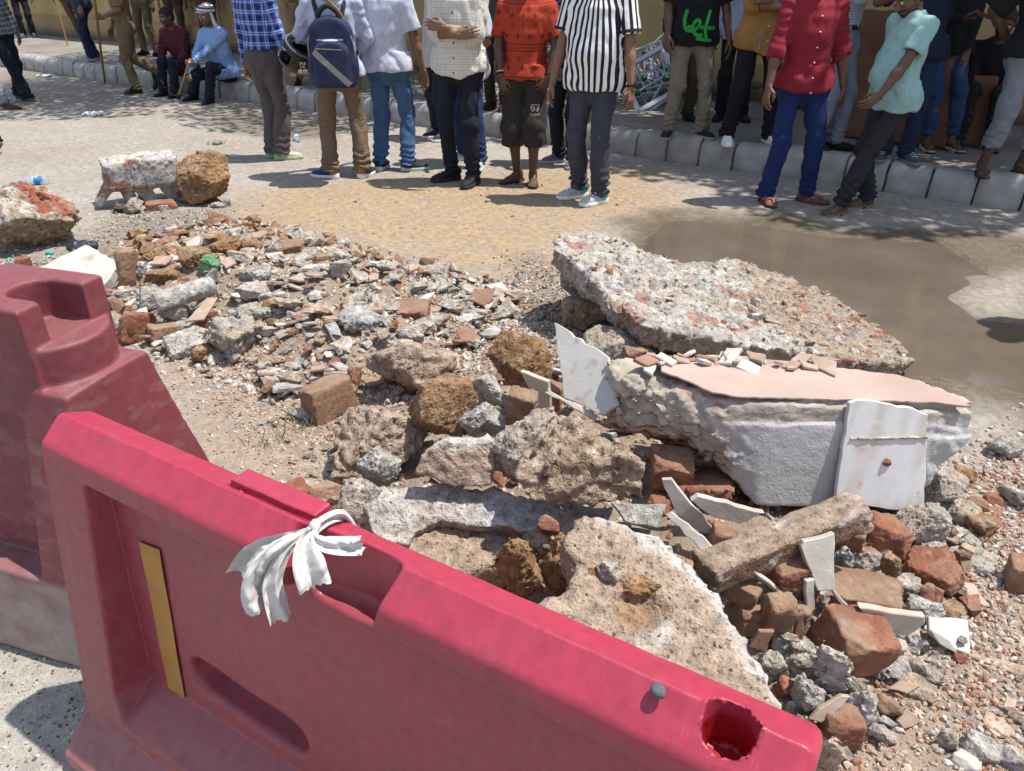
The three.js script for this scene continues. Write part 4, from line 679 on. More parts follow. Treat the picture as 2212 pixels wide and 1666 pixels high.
hero('brown', 390, 533, 460, 587, 'brown mortar lump left of the green painted lump', { form: 'mid' });
hero('green', 429, 550, 472, 589, 'bright green painted plaster lump in the left heap', { form: 'mid', dust: 0.2 });
hero('green', 373, 577, 403, 594, 'small flat green painted chip in the left heap', { form: 'mid' });
hero('brown', 320, 573, 418, 617, 'wide brown clod under the small green chip', { form: 'mid' });
hero('brown', 398, 581, 433, 617, 'little brown clod below the green painted lump');
hero('brown', 300, 597, 370, 628, 'sandy brown clod right of the standing brick');
sheet('tile', [[432, 535, 0.16], [485, 499, 0.2], [504, 512, 0.19], [453, 543, 0.15]], 0.035, 'pale stone plank at the back of the left heap', { kind: 'white' });
hero('brown', 452, 515, 524, 560, 'sandy clod with reddish streak behind the green lump', { form: 'lump' });
hero('brown', 520, 512, 565, 545, 'ochre clod at the back of the heap left of the brown brick');
hero('tanbrick', 570, 489, 617, 518, 'brown brick at the far end of the left heap');
hero('brown', 523, 476, 550, 493, 'small brown clod standing alone at the far end of the heap');
hero('tanbrick', 603, 518, 658, 558, 'brown brick in the back row of the left heap');
hero('tanbrick', 656, 544, 738, 576, 'long flat brown brick in the back row of the heap', { dr: 0.5, turn: 0.1 });
hero('brown', 718, 530, 764, 558, 'brown clod right of the long flat brick');
{ // round concrete bar
  const a = G(334, 655, 0.19), b = G(460, 615, 0.21), l = a.distanceTo(b), q = hue('white', 121, 0.2), s = hue('slate', 122, 0.2);
  const g = dress(surface((x, y, z) => smax(Math.hypot(y, z) - 0.05, Math.abs(x) - l / 2, 0.015) + 0.014 * fbm(x * 16, y * 16, z * 16, 4), [-l / 2 - 0.03, -0.08, -0.08], [l / 2 + 0.03, 0.08, 0.08], 0.006), { color: (x, y, z, p, w, r) => mixc(q(x, y, z, p, w, r), s(x, y, z, p, w, r), clamp(0.4 + 3 * fbm(x * 24, y * 24, z * 24, 3))) });
  const m = single('concrete_bar', g, FINE, 'round pale concrete bar lying across the left heap', 'concrete bar'); m.position.copy(a).lerp(b, 0.5); m.quaternion.setFromUnitVectors(V3(1, 0, 0), b.clone().sub(a).normalize());
}
hero('conc', 211, 676, 279, 740, 'grey concrete lump just above the left barrier shoulder');
{ const m = hero('brick', 244, 674, 323, 748, 'red brick with a moulded emblem face beside the left barrier', { turn: 0.3, tilt: 0.5, dr: 0.55, seed: 63 }); m.userData.label = 'red brick with a moulded oval mark above the left barrier'; m.name = 'stamped_brick'; stampMark(m, 283, 708); }
hero('tanbrick', 317, 694, 386, 745, 'brown broken brick right of the red brick with the oval mark');
hero('white', 362, 711, 451, 769, 'white plaster lump left of the big pitted concrete lump');
hero('conc', 438, 684, 563, 777, 'big pitted concrete lump with brown hollow in the left heap', { rough: 1.05, pits: 16, dust: 0.8 });
hero('brown', 415, 745, 460, 790, 'brown clod in front of the big pitted concrete lump', { form: 'mid' });
hero('brick', 421, 670, 479, 720, 'red brick half leaning behind the pitted concrete lump', { dr: 0.4 });
sheet('tile', [[399, 694, 0.14], [446, 643, 0.19], [470, 642, 0.19], [440, 690, 0.14]], 0.012, 'pink tile shard leaning in the middle of the left heap');
hero('conc', 344, 655, 410, 707, 'grey concrete lump below the round concrete bar');
hero('brown', 561, 643, 618, 684, 'round brown stone in the middle of the left heap', { rough: 0.8 });
hero('white', 556, 618, 623, 653, 'white plaster block behind the round brown stone', { form: 'block', rough: 0.7 });
hero('slate', 514, 652, 592, 690, 'bluish grey slab piece left of the round brown stone');
hero('slate', 516, 572, 586, 611, 'pale bluish stone in the middle of the heap');
hero('brick', 200, 628, 255, 659, 'red brick lump between marble slab and left barrier');
hero('conc', 233, 622, 312, 646, 'row of grey mortar under the standing brick', { form: 'block', dr: 0.3 });
hero('white', 300, 620, 350, 668, 'pale plaster piece at the left end of the round bar', { form: 'mid' });
hero('pink', 798, 730, 988, 868, 'big knobbly mortar boulder with overhanging top at the right of the heap', { rough: 1.2, pits: 9, planes: 7, dr: 0.7, cat: 'boulder', lift: -0.03, dust: 0.7 });
hero('brown', 1058, 716, 1196, 862, 'tall ochre stone behind the marble sheet', { rough: 0.9, planes: 9, form: 'lump', cat: 'boulder', lift: 0.08 });
hero('brown', 887, 812, 1027, 947, 'smooth-edged ochre stone in front of the knobbly boulder', { rough: 0.7, planes: 9, cat: 'boulder', lift: 0.1 });
hero('tanbrick', 650, 815, 776, 912, 'whole dusty brown brick tilted at the right foot of the heap', { dr: 0.5, turn: 0.55, tilt: 0.3, seed: 41 });
hero('white', 1013, 804, 1088, 880, 'pale bluish mortar stone between the two ochre stones', { form: 'lump', lift: 0.12 });
hero('slate', 993, 866, 1090, 950, 'pale grey mortar stone right of the front ochre stone', { form: 'lump', lift: 0.12, dust: 0.6 });
hero('tanbrick', 1086, 832, 1160, 925, 'pinkish brick standing between the mortar stone and leaning tile', { dr: 0.6, lift: 0.14, turn: -0.3 });
sheet('tile', [[1125, 802, 0.37], [1183, 826, 0.36], [1188, 886, 0.24], [1160, 884, 0.23]], 0.02, 'cream tile with pink edge leaning before the tall ochre stone', { color: (x, y, z) => { const k = 1 + 0.1 * fbm(x * 8, y * 8, z * 8, 3); return [0.62 * k, 0.55 * k, 0.45 * k]; } });
sheet('marble', [[1190, 692, 0.5], [1322, 776, 0.44], [1330, 872, 0.36], [1302, 897, 0.3], [1226, 864, 0.28]], 0.018, 'big white marble sheet leaning on the rough end of the wall block', { jag: 0.005, color: (x, y, z) => { const k = 1 + 0.08 * fbm(x * 6, y * 6, z * 6, 3), s = ss(0.12, 0.3, fbm(x * 30, y * 10, 2, 4)); return mixc([0.66 * k, 0.645 * k, 0.62 * k], [0.33, 0.27, 0.2], s * 0.8); } });
sheet('marble', [[1176, 848, 0.32], [1190, 845, 0.33], [1292, 898, 0.27], [1285, 908, 0.26]], 0.02, 'narrow white marble strip at the foot of the leaning sheet');
hero('brick', 1150, 820, 1215, 890, 'red brick wedged under the leaning marble sheet', { lift: 0.08 });
hero('earth', 1216, 636, 1322, 722, 'shaded brown boulder under the left end of the great slab', { lift: 0.0, cat: 'boulder', form: 'mid' });
hero('conc', 1262, 700, 1400, 790, 'shaded grey rock behind the leaning marble sheet', { lift: 0.05, cat: 'boulder' });
hero('tanbrick', 1336, 740, 1405, 790, 'brown brick corner under the front edge of the great slab', { lift: 0.12 });
hero('white', 1210, 582, 1275, 640, 'white plaster piece hanging beside the left end of the great slab', { lift: 0.12, form: 'mid' });
hero('pink', 728, 866, 930, 1042, 'wide dusty pinkish boulder left of the ochre stone', { rough: 1.05, pits: 18, planes: 8, cat: 'boulder', dust: 0.9, dr: 0.9 });
hero('slate', 772, 968, 865, 1062, 'jagged grey mortar spur in front of the dusty boulder', { form: 'lump', rough: 1.05, lift: 0.18 });
hero('conc', 748, 1040, 845, 1190, 'dark rough grey end of broken mortar beside the whitewashed slab', { form: 'mid', rough: 1.05, lift: 0.05 });
{
  const pts = atPlane([[888, 1030], [905, 985], [960, 950], [1060, 945], [1085, 962], [1060, 1050], [980, 1058]], [905, 985, 0.4], [1070, 950, 0.44], [1000, 1055, 0.3]);
  const e = hue('pink', 131, 0.6), w = hue('white', 132, 0.1), S = slabGeo(pts, 0.11, { rough: 0.016, freq: 8, cell: 0.007, seed: 31, under: 0.1, edge: 0.012, color: (x, y, z, a, b, c) => mixc(e(x, y, z, a, b, c), w(x, y, z, a, b, c), Math.max(ss(-0.02, -0.06, z + 0.03 * fbm(x * 12, 2, z * 12, 3)) * 0.8, 0)) });
  S.place(single('mortar_slab', S.g, FINE, 'smooth tan mortar slab between the dusty boulder and the round grey boulder', 'slab'));
}
hero('earth', 1110, 895, 1384, 1104, 'large round earthy boulder in the middle before the wall block', { rough: 1.05, pits: 16, planes: 6, cat: 'boulder', dust: 0.8, dr: 0.8, lift: 0.2, cell: 0.0075 });
hero('conc', 1050, 890, 1215, 1055, 'grey bluish mortar mass joined to the left of the round earthy boulder', { rough: 1.05, pits: 20, lift: 0.22, cat: 'boulder' });
hero('brown', 1058, 1160, 1170, 1308, 'upright sandy clod in the gap before the earthy slab', { rough: 1.05, dr: 0.7, lift: 0.05, dust: 0.9 });
hero('brown', 1160, 1165, 1240, 1290, 'shaded brown clod right of the upright sandy clod', { lift: 0.02 });
hero('earth', 1130, 1140, 1215, 1205, 'small earthy lumps on the ledge behind the upright clod', { lift: 0.12 });
hero('brick', 1163, 1110, 1212, 1160, 'small red brick piece behind the upright sandy clod', { lift: 0.2, form: 'lump' });
{ const m = hero('brick', 572, 1042, 680, 1130, 'brick with a moulded emblem behind the near barrier', { dr: 0.7, turn: 0.35, tilt: 0.2, seed: 64 }); m.name = 'stamped_brick_001'; m.userData.label = 'red brick with a moulded mark lying behind the crest of the near barrier'; stampMark(m, 628, 1078); }
hero('tanbrick', 655, 1040, 760, 1150, 'tan brick beside the marked brick behind the near barrier', { form: 'mid', turn: 0.3 });
hero('earth', 700, 1068, 742, 1150, 'narrow upright earthy lump behind the cloth knot');
hero('earth', 735, 1058, 795, 1140, 'brown lump left of the dark mortar end', { form: 'lump' });
hero('slate', 732, 662, 830, 714, 'slate grey wedge in the middle of the heap', { form: 'mid' });
hero('white', 915, 680, 963, 722, 'white concrete lump at the right of the heap', { form: 'lump' });
sheet('slate', [[634, 685, 0.14], [660, 684, 0.16], [700, 720, 0.1], [668, 726, 0.09]], 0.03, 'grey slab piece leaning in the middle of the heap');
hero('brick', 850, 646, 932, 688, 'long red brick at the right of the heap');
sheet('terra', [[700, 805, 0.04], [712, 768, 0.1], [737, 770, 0.1], [735, 808, 0.04]], 0.014, 'terracotta tile standing left of the knobbly boulder');
hero('conc', 591, 789, 656, 821, 'pale concrete piece at the foot of the heap', { form: 'mid' });
sheet('slate', [[606, 885, 0.05], [660, 880, 0.06], [690, 900, 0.03], [660, 908, 0.02]], 0.022, 'white-edged slate piece at the lower foot of the heap');
hero('slate', 660, 868, 692, 908, 'grey stone with green paint beside the dusty brown brick', { dust: 0.1 });
sheet('marble', [[1048, 615, 0.05], [1085, 609, 0.06], [1110, 637, 0.03], [1075, 632, 0.03]], 0.012, 'white marble shard at the muddy right edge of the heap');
sheet('tile', [[970, 625, 0.05], [995, 607, 0.07], [1036, 622, 0.05], [1010, 636, 0.03]], 0.014, 'pink tile shard near the muddy right edge of the heap');
hero('brown', 1335, 1240, 1425, 1292, 'crumbly brown clod lying on top of the whitewashed earthy slab', { lift: 0.27, dust: 0.2 });
hero('brown', 1262, 1222, 1330, 1268, 'dark brown clod beside the round pebble on the earthy slab', { lift: 0.29, dust: 0.1 });
hero('conc', 1288, 1213, 1338, 1262, 'round mottled stone on top of the earthy slab', { lift: 0.3 });
hero('pink', 1310, 1350, 1480, 1480, 'pale broken mortar lump rising from the lower part of the earthy slab', { lift: 0.17, dr: 0.9 });
// --- loose stack at the right
sheet('marble', [[1430, 1035, 0.24], [1450, 1040, 0.25], [1540, 1140, 0.08], [1520, 1160, 0.07], [1470, 1125, 0.1]], 0.016, 'white tile shard leaning under the wall block', { jag: 0.005 });
sheet('tile', [[1492, 1078, 0.2], [1510, 1076, 0.22], [1650, 1105, 0.16], [1600, 1135, 0.12], [1545, 1122, 0.14]], 0.025, 'grey tile sheet lying under the front of the wall block', { kind: 'white' });
sheet('marble', [[1438, 1112, 0.16], [1450, 1105, 0.18], [1555, 1190, 0.1], [1525, 1200, 0.09]], 0.02, 'narrow tile strip below the leaning white shard');
sheet('slate', [[1320, 1085, 0.16], [1440, 1090, 0.16], [1420, 1140, 0.12], [1350, 1128, 0.12]], 0.02, 'bluish tile in the shade right of the round earthy boulder');
hero('brick', 1400, 960, 1500, 1060, 'red brickwork in the shade under the rough end of the wall block', { lift: 0.03 });
hero('brick', 1440, 1010, 1590, 1100, 'red brick mass in the shade below the wall block', { lift: 0.0, form: 'mid' });
hero('tanbrick', 1530, 1130, 1600, 1190, 'brown brick in the shade behind the painted beam', { lift: 0.02 });
{ // painted beam
  const a = G(1520, 1222, 0.27), b = G(1862, 1085, 0.315), l = a.distanceTo(b), wq = hue('white', 141, 0.1), bq = hue('terra', 142, 0.1);
  const f = (x, y, z) => { let d = smax(Math.abs(y) - 0.045, Math.abs(z) - 0.05, 0.02); d = smax(d, Math.abs(x) - l / 2, 0.01); return d + 0.01 * fbm(x * 12, y * 14, z * 14, 4) + 0.03 * ss(l / 2 - 0.1, l / 2, x) * fbm(x * 20, y * 20, z * 20, 3) + 0.02 * ss(-l / 2 + 0.06, -l / 2, x) * fbm(x * 24, y * 20, z * 20, 3); };
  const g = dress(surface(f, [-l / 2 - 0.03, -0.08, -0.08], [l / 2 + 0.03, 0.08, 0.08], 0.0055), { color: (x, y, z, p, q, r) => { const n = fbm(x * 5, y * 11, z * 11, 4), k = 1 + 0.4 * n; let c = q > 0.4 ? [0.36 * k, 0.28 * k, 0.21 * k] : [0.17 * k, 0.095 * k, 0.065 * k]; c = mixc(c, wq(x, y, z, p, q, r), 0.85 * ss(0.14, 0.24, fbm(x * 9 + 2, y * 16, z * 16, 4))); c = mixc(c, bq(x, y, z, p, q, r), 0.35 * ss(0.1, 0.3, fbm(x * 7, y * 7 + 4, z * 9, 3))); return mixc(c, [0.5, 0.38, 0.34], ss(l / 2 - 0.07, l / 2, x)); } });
  const m = single('painted_beam', g, FINE, 'brown painted concrete beam with flaking white paint leaning against the marble panel', 'beam');
  const X = b.clone().sub(a).normalize(), Z = V3(-X.z, 0, X.x).normalize(), Y = Z.clone().cross(X); m.quaternion.setFromRotationMatrix(new THREE.Matrix4().makeBasis(X, Y, Z)); m.position.copy(a).lerp(b, 0.5).addScaledVector(Y, -0.03);
}
const RH = [
  ['conc', 1932, 1088, 2040, 1196, 'big grey concrete lump right of the marble panel foot', { planes: 9 }],
  ['brick', 1862, 1112, 1960, 1219, 'upright red brick just right of the beam end', { turn: 0.2 }],
  ['brick', 1797, 1122, 1867, 1188, 'dark red brick under the beam end', { lift: 0.05 }],
  ['brick', 1948, 1188, 2092, 1296, 'orange-red brick lying at the right edge of the stack', { form: 'mid', turn: -0.3 }],
  ['brown', 1902, 1196, 1948, 1245, 'small round brown brick end among the stack', { lift: 0.06 }],
  ['brick', 1657, 1180, 1770, 1308, 'rough dark red brick below the beam', { rough: 1.05, lift: 0.06, turn: 0.6 }],
  ['tanbrick', 1782, 1228, 1952, 1328, 'broad dusty tan brick in the middle of the stack', { turn: 0.1, lift: 0.05 }],
  ['conc', 1914, 1239, 1986, 1299, 'knobbly grey concrete piece right of the tan brick', { rough: 1.05, pits: 30 }],
  ['white', 1956, 1289, 2033, 1355, 'pale plaster stone below the knobbly grey piece', { form: 'lump' }],
  ['brown', 2007, 1288, 2080, 1339, 'brown-red brick piece at the right side of the stack', { form: 'mid' }],
  ['brick', 1755, 1306, 1909, 1455, 'large pinkish red brick corner in front of the stack', { rough: 0.8, turn: 0.75, tilt: 0.5, lift: 0.03, dr: 0.8, seed: 77, dust: 0.9 }],
  ['tanbrick', 1639, 1269, 1714, 1374, 'brown brick standing beside the earthy slab', { lift: 0.04, turn: 0.5 }],
  ['tanbrick', 1569, 1238, 1642, 1308, 'brown brick corner at the lower end of the beam', { lift: 0.08 }],
  ['tanbrick', 1580, 1296, 1665, 1380, 'earth-coated brick against the rim of the earthy slab', { lift: 0.0, dust: 0.9 }],
  ['slate', 1668, 1362, 1723, 1424, 'grey stone below the brown standing brick', { form: 'lump', rough: 1.05 }],
  ['tanbrick', 1706, 1300, 1750, 1370, 'narrow brown brick end beside the thin tile', { lift: 0.02 }],
  ['conc', 1700, 1389, 1777, 1463, 'pinkish grey knobbly lump left of the white stone', { rough: 1.05, pits: 26 }],
  ['white', 1754, 1399, 1841, 1521, 'tall white grey stone in front of the large red brick corner', { planes: 10, dr: 0.5, form: 'lump', lift: 0.02 }],
  ['white', 1855, 1405, 1971, 1475, 'wide white stone right of the tall one', { planes: 9, form: 'lump' }],
  ['marble', 1897, 1370, 1956, 1413, 'white marble cobble above the wide white stone', { form: 'lump', lift: 0.03 }],
  ['white', 1948, 1370, 1992, 1420, 'pale round stone right of the marble cobble', { form: 'lump' }],
  ['conc', 1967, 1405, 2045, 1475, 'knobbly pale concrete piece at the right of the white stones', { rough: 1.05, pits: 30 }],
  ['pink', 1935, 1455, 2018, 1513, 'pinkish flat stone in front of the white stones', { form: 'mid' }],
  ['tanbrick', 1836, 1460, 1884, 1494, 'small tan brick piece right of the tall white stone', {}],
  ['conc', 1630, 1405, 1704, 1472, 'grey rubble lump tight against the whitewashed rim', {}],
  ['brick', 1669, 1463, 1725, 1512, 'little dark red brick below the rubble lump', { form: 'lump' }],
  ['conc', 1711, 1463, 1778, 1558, 'long grey concrete lump left of the sandstone strip', {}],
  ['slate', 1694, 1510, 1728, 1556, 'bluish stone beside the whitewashed rim', {}],
  ['white', 1820, 1482, 1890, 1581, 'white knobbly stone right of the sandstone strip', { form: 'lump', rough: 1.05 }],
  ['brick', 1769, 1521, 1863, 1616, 'red brick with grey mortar spot near the barrier end', { turn: 0.5, lift: 0.01 }],
  ['tanbrick', 1888, 1506, 1948, 1562, 'rounded tan brick right of the white knobbly stone', { form: 'lump' }],
  ['conc', 1886, 1572, 1936, 1611, 'small grey lump on the soil near the barrier end', {}],
  ['conc', 2025, 1579, 2068, 1630, 'grey lump on the open soil at the lower right', {}],
  ['white', 2088, 1591, 2157, 1649, 'pale angular stone at the lower right corner', {}],
  ['marble', 2064, 1630, 2115, 1675, 'white chip at the bottom edge of the lower right corner', { form: 'mid' }],
  ['slate', 2165, 1612, 2230, 1670, 'grey stone at the extreme lower right corner', {}],
  ['tanbrick', 2174, 1203, 2260, 1292, 'brown brick cut by the right edge of the view', { turn: 0.3 }],
  ['tile', 2126, 1549, 2185, 1587, 'flat pinkish brick flake on the lower right soil', { form: 'mid' }],
  ['conc', 1711, 1544, 1754, 1591, 'pale lump beside the barrier end', {}],
  ['pink', 1758, 1580, 1808, 1690, 'long pale stone at the end of the near barrier', { form: 'mid' }],
  ['tanbrick', 1795, 1560, 1838, 1600, 'dark brick bit left of the red brick with mortar spot', {}],
  ['conc', 2029, 1075, 2111, 1133, 'flat grey stone behind the big grey lump at the right', { form: 'mid' }],
  ['brick', 2084, 1106, 2165, 1161, 'red brick lump on the soil right of the flat grey stone', { form: 'lump', dust: 0.8 }],
  ['white', 2037, 1141, 2115, 1192, 'white angular stone below the red brick lump', {}],
  ['white', 2045, 1180, 2146, 1238, 'long white angular stone right of the orange-red brick', { planes: 9 }],
  ['brick', 2122, 1060, 2169, 1095, 'small brown brick lump at the back right', { form: 'lump' }],
  ['brick', 2090, 1075, 2134, 1112, 'small red brick lump left of the brown one', { form: 'lump' }],
  ['brick', 2122, 1090, 2173, 1118, 'flat red brick lump at the back right', { form: 'lump' }],
  ['conc', 2157, 1048, 2225, 1099, 'pale rough stone at the right edge behind the bricks', { rough: 1.05 }],
  ['slate', 2140, 936, 2210, 994, 'bluish concrete lump beyond the right end of the wall block', { form: 'lump' }],
  ['conc', 1985, 1010, 2080, 1095, 'shaded rough stone under the right end of the wall block', { lift: 0.02 }],
  ['brown', 2040, 1000, 2110, 1050, 'shaded brownish stone behind the right end of the wall block', {}],
  ['slate', 1838, 1185, 1906, 1250, 'grey cobble between the tan brick and upright red brick', { form: 'lump' }],
  ['slate', 1800, 1178, 1842, 1240, 'small grey stone right of the white square tile', { form: 'lump' }],
  ['white', 1770, 1325, 1830, 1390, 'bluish white plaster piece left of the large red brick corner', { lift: 0.0 }],
  ['conc', 1757, 1275, 1792, 1315, 'small dark grey stone between tan brick and thin tile', { lift: 0.05 }],
];
for (const [k, a, b, c, d, l, o] of RH) hero(k, a, b, c, d, l, o);
sheet('marble', [[1729, 1180, 0.3], [1740, 1172, 0.32], [1800, 1150, 0.33], [1806, 1275, 0.19], [1770, 1280, 0.19], [1750, 1235, 0.23]], 0.024, 'white square tile standing among the bricks below the beam', { jag: 0.003 });
sheet('marble', [[1616, 1234, 0.24], [1624, 1230, 0.25], [1692, 1290, 0.16], [1676, 1280, 0.16]], 0.012, 'thin white tile edge behind the brown standing brick');
sheet('marble', [[1742, 1256, 0.22], [1760, 1252, 0.22], [1762, 1318, 0.12], [1745, 1322, 0.12]], 0.014, 'narrow white tile standing on edge in the stack');
sheet('marble', [[1783, 1262, 0.2], [1792, 1260, 0.2], [1835, 1310, 0.13], [1826, 1316, 0.12]], 0.016, 'white marble edge in front of the broad tan brick');
sheet('tile', [[1857, 1314, 0.19], [1998, 1333, 0.15], [2000, 1350, 0.12], [1960, 1374, 0.06], [1885, 1362, 0.09]], 0.02, 'pale tile slab tilted in front of the tan brick', { kind: 'white' });
sheet('marble', [[2010, 1330, 0.08], [2090, 1340, 0.05], [2098, 1414, 0.02], [2050, 1395, 0.04], [2004, 1365, 0.05]], 0.016, 'broken white tile at the right edge of the stack');
sheet('marble', [[2012, 1362, 0.1], [2052, 1384, 0.07], [2072, 1414, 0.04], [2030, 1392, 0.06]], 0.012, 'second white tile shard lying on the broken white tile');
sheet('terra', [[1620, 1400, 0.12], [1640, 1364, 0.17], [1674, 1366, 0.17], [1655, 1412, 0.1]], 0.014, 'brown tile shard by the whitewashed rim');
sheet('terra', [[1722, 1330, 0.16], [1738, 1325, 0.17], [1734, 1400, 0.06], [1720, 1405, 0.05]], 0.014, 'thin brown tile standing on edge left of the red brick corner');
sheet('tile', [[1919, 1488, 0.03], [1945, 1470, 0.04], [1990, 1482, 0.04], [1960, 1500, 0.02]], 0.014, 'pinkish tile flake before the white stones');
sheet('tile', [[1752, 1556, 0.08], [1818, 1502, 0.13], [1838, 1506, 0.13], [1775, 1562, 0.07]], 0.016, 'wavy sandstone strip near the barrier end', { jag: 0.008, kind: 'pink' });
sheet('tile', [[1942, 1560, 0.03], [1958, 1531, 0.05], [1993, 1560, 0.02], [1952, 1576, 0.01]], 0.012, 'pink triangular tile shard on the soil');
sheet('slate', [[1896, 1556, 0.03], [1912, 1545, 0.04], [1942, 1566, 0.02], [1930, 1572, 0.02]], 0.012, 'bluish tile shard left of the pink triangular one');
{ const m = sheet('slate', [[2080, 1400, 0.005], [2212, 1440, 0.005], [2290, 1470, 0.005], [2280, 1490, 0.005], [2090, 1418, 0.005]], 0.03, 'long pale strip half buried in the soil at the right', { kind: 'pink', name: 'buried_strip', cat: 'stone strip' }); m.position.y += 0.005; }
// ---------------------------------------------------------------- loose rubble: single pieces, then crumbs
{
  const r = R(2024), lib = {}; // a few shapes of each kind
  const mk = (k, n, dim, form, extra = {}) => lib[k] = Array.from({ length: n }, (_, i) => shardGeo({ w: dim[0] * (0.85 + 0.5 * ((i * 7) % 5) / 4), h: dim[1] * (0.6 + 0.6 * ((i * 3) % 4) / 3), d: dim[2], kind: k, seed: 300 + i * 7 + k.length * 31, n: 9 + (i * 5) % 7, box: form === 'mid' ? 0.75 : 0.3, dust: 0.85, chip: 0.02 + 0.02 * (i % 3), ...extra }));
  mk('conc', 16, [0.1, 0.058, 0.08], 'mid'); mk('slate', 10, [0.1, 0.045, 0.07], 'mid'); mk('white', 9, [0.1, 0.055, 0.08], 'mid'); mk('brick', 9, [0.1, 0.055, 0.075], 'mid', { box: 0.95 }); mk('tanbrick', 5, [0.11, 0.06, 0.08], 'mid', { box: 0.95 }); mk('brown', 8, [0.1, 0.07, 0.085], 'lump', { chip: 0.05 }); mk('pink', 6, [0.1, 0.06, 0.085], 'lump', { chip: 0.05 });
  for (const k of ['tile', 'marble', 'terra', 'slateflat']) lib[k + '_s'] = Array.from({ length: 6 }, (_, i) => { const n = 4 + i % 2, q = R(i * 5 + k.length), pts = Array.from({ length: n }, (_, j) => V3(Math.cos((j + q() * 0.6) * 6.283 / n) * 0.055, 0, Math.sin((j + q() * 0.6) * 6.283 / n) * (0.03 + 0.02 * q()))); return sheetGeo(pts, 0.011 + 0.004 * q(), { kind: k === 'slateflat' ? 'slate' : k, seed: 50 + i, jag: 0.005, step: 0.025 }).g.rotateX(-Math.PI / 2); });
  const words = { conc: 'grey concrete', slate: 'bluish grey mortar', white: 'whitish plaster', brick: 'red brick', tanbrick: 'dusty tan brick', brown: 'ochre mortar', pink: 'dusty earthy mortar', tile_s: 'pink tile', marble_s: 'white marble', terra_s: 'terracotta tile', slateflat_s: 'grey tile' };
  const names = { conc: ['concrete_piece', 'concrete piece'], slate: ['stone_piece', 'stone piece'], white: ['plaster_piece', 'plaster piece'], brick: ['brick_piece', 'brick'], tanbrick: ['brick_piece', 'brick'], brown: ['clod', 'clod'], pink: ['clod', 'clod'], tile_s: ['tile_chip', 'tile'], marble_s: ['marble_chip', 'marble'], terra_s: ['tile_chip', 'tile'], slateflat_s: ['tile_chip', 'tile'] };
  const MARKS = { heap: [[540, 655, 'the round brown stone'], [395, 640, 'the concrete bar'], [500, 730, 'the pitted concrete lump'], [285, 710, 'the marked brick'], [450, 570, 'the green lump'], [275, 590, 'the standing brick'], [690, 560, 'the long flat brick'], [590, 505, 'the far brick'], [780, 690, 'the slate wedge'], [940, 700, 'the white lump'], [890, 665, 'the long red brick'], [880, 790, 'the knobbly boulder'], [720, 790, 'the terracotta tile'], [710, 865, 'the tilted brown brick'], [620, 805, 'the pale foot stone'], [1080, 625, 'the marble shard'], [1000, 620, 'the pink shard'], [330, 560, 'the tan lump'], [660, 705, 'the leaning slab piece'], [590, 635, 'the plaster block'], [820, 600, 'the sandy far edge'], [430, 690, 'the half leaning brick'], [930, 590, 'the right far edge'], [800, 850, 'the ochre stone foot'], [230, 690, 'the left barrier']], stack: [[1985, 1140, 'the big grey lump'], [1910, 1165, 'the upright brick'], [2020, 1240, 'the orange brick'], [1715, 1240, 'the dark red brick'], [1865, 1280, 'the broad tan brick'], [1830, 1380, 'the large brick corner'], [1800, 1460, 'the tall white stone'], [1910, 1440, 'the wide white stone'], [1620, 1335, 'the earth-coated brick'], [1740, 1425, 'the knobbly lump'], [1815, 1570, 'the spotted brick'], [2050, 1370, 'the broken white tile']], before: [[480, 900, 'the left barrier'], [575, 960, 'the grass tuft'], [690, 900, 'the tilted brown brick'], [640, 830, 'the pale foot stone'], [740, 950, 'the dusty boulder'], [640, 1030, 'the marked brick'], [560, 830, 'the heap foot']], between: [[1215, 1000, 'the round earthy boulder'], [955, 880, 'the front ochre stone'], [830, 950, 'the dusty boulder'], [1150, 860, 'the cream tile'], [1400, 1000, 'the shaded red brickwork'], [980, 1000, 'the smooth mortar slab'], [880, 1060, 'the whitewashed slab'], [1500, 1130, 'the leaning shards']], soil: [[2130, 1130, 'the red lump'], [2110, 1620, 'the pale corner stone'], [2155, 1570, 'the brick flake'], [2200, 1250, 'the edge brick'], [2160, 1440, 'the pale strip'], [1965, 1555, 'the pink shard'], [2040, 1600, 'the lone grey lump'], [2180, 1340, 'the right edge']] };
  const markAt = (set, x, z) => { let b = 1e9, n = ''; for (const [vx, vy, t] of MARKS[set]) { const p = G(vx, vy), d = Math.hypot(p.x - x, p.z - z); if (d < b) { b = d; n = t; } } return 'near ' + n; };
  const drop = (k, x, z, s, lift, where, group) => {
    const set = { 'left heap': 'heap', 'right stack': 'stack', 'right soil': 'soil', 'before the left heap': 'before', 'between the boulders': 'between' }[group.replace('in the ', '').replace('on the ', '')]; if (set) { const mk2 = markAt(set, x, z); where = mk2 + ', ' + where; group += ' ' + mk2; }
    const L = lib[k], kk = k.replace('_s', ''), thin = k.endsWith('_s'), m = single(names[k][0], L[Math.floor(r() * L.length)], MATOF[kk] ?? (thin ? FINE : ROCK), `${s > 1.15 ? 'larger' : s > 0.85 ? 'middling' : s > 0.6 ? 'small' : 'tiny'} ${words[k]} piece ${where}`, names[k][1], `${words[k]} pieces ${group}`);
    m.scale.set(s * (0.8 + 0.5 * r()), s * (thin ? 1 : 0.75 + 0.5 * r()), s * (0.8 + 0.4 * r()));
    m.position.set(x, groundH(x, z) + lift + (thin ? 0.012 + 0.02 * r() : -0.012 * s), z); m.rotation.set((r() - 0.5) * (thin ? 0.9 : 0.7), r() * 6.283, (r() - 0.5) * (thin ? 0.9 : 0.7));
  };
  const pick = (w) => { let t = r() * w.reduce((s, a) => s + a[1], 0); for (const [k, v] of w) if ((t -= v) < 0) return k; return w[0][0]; };
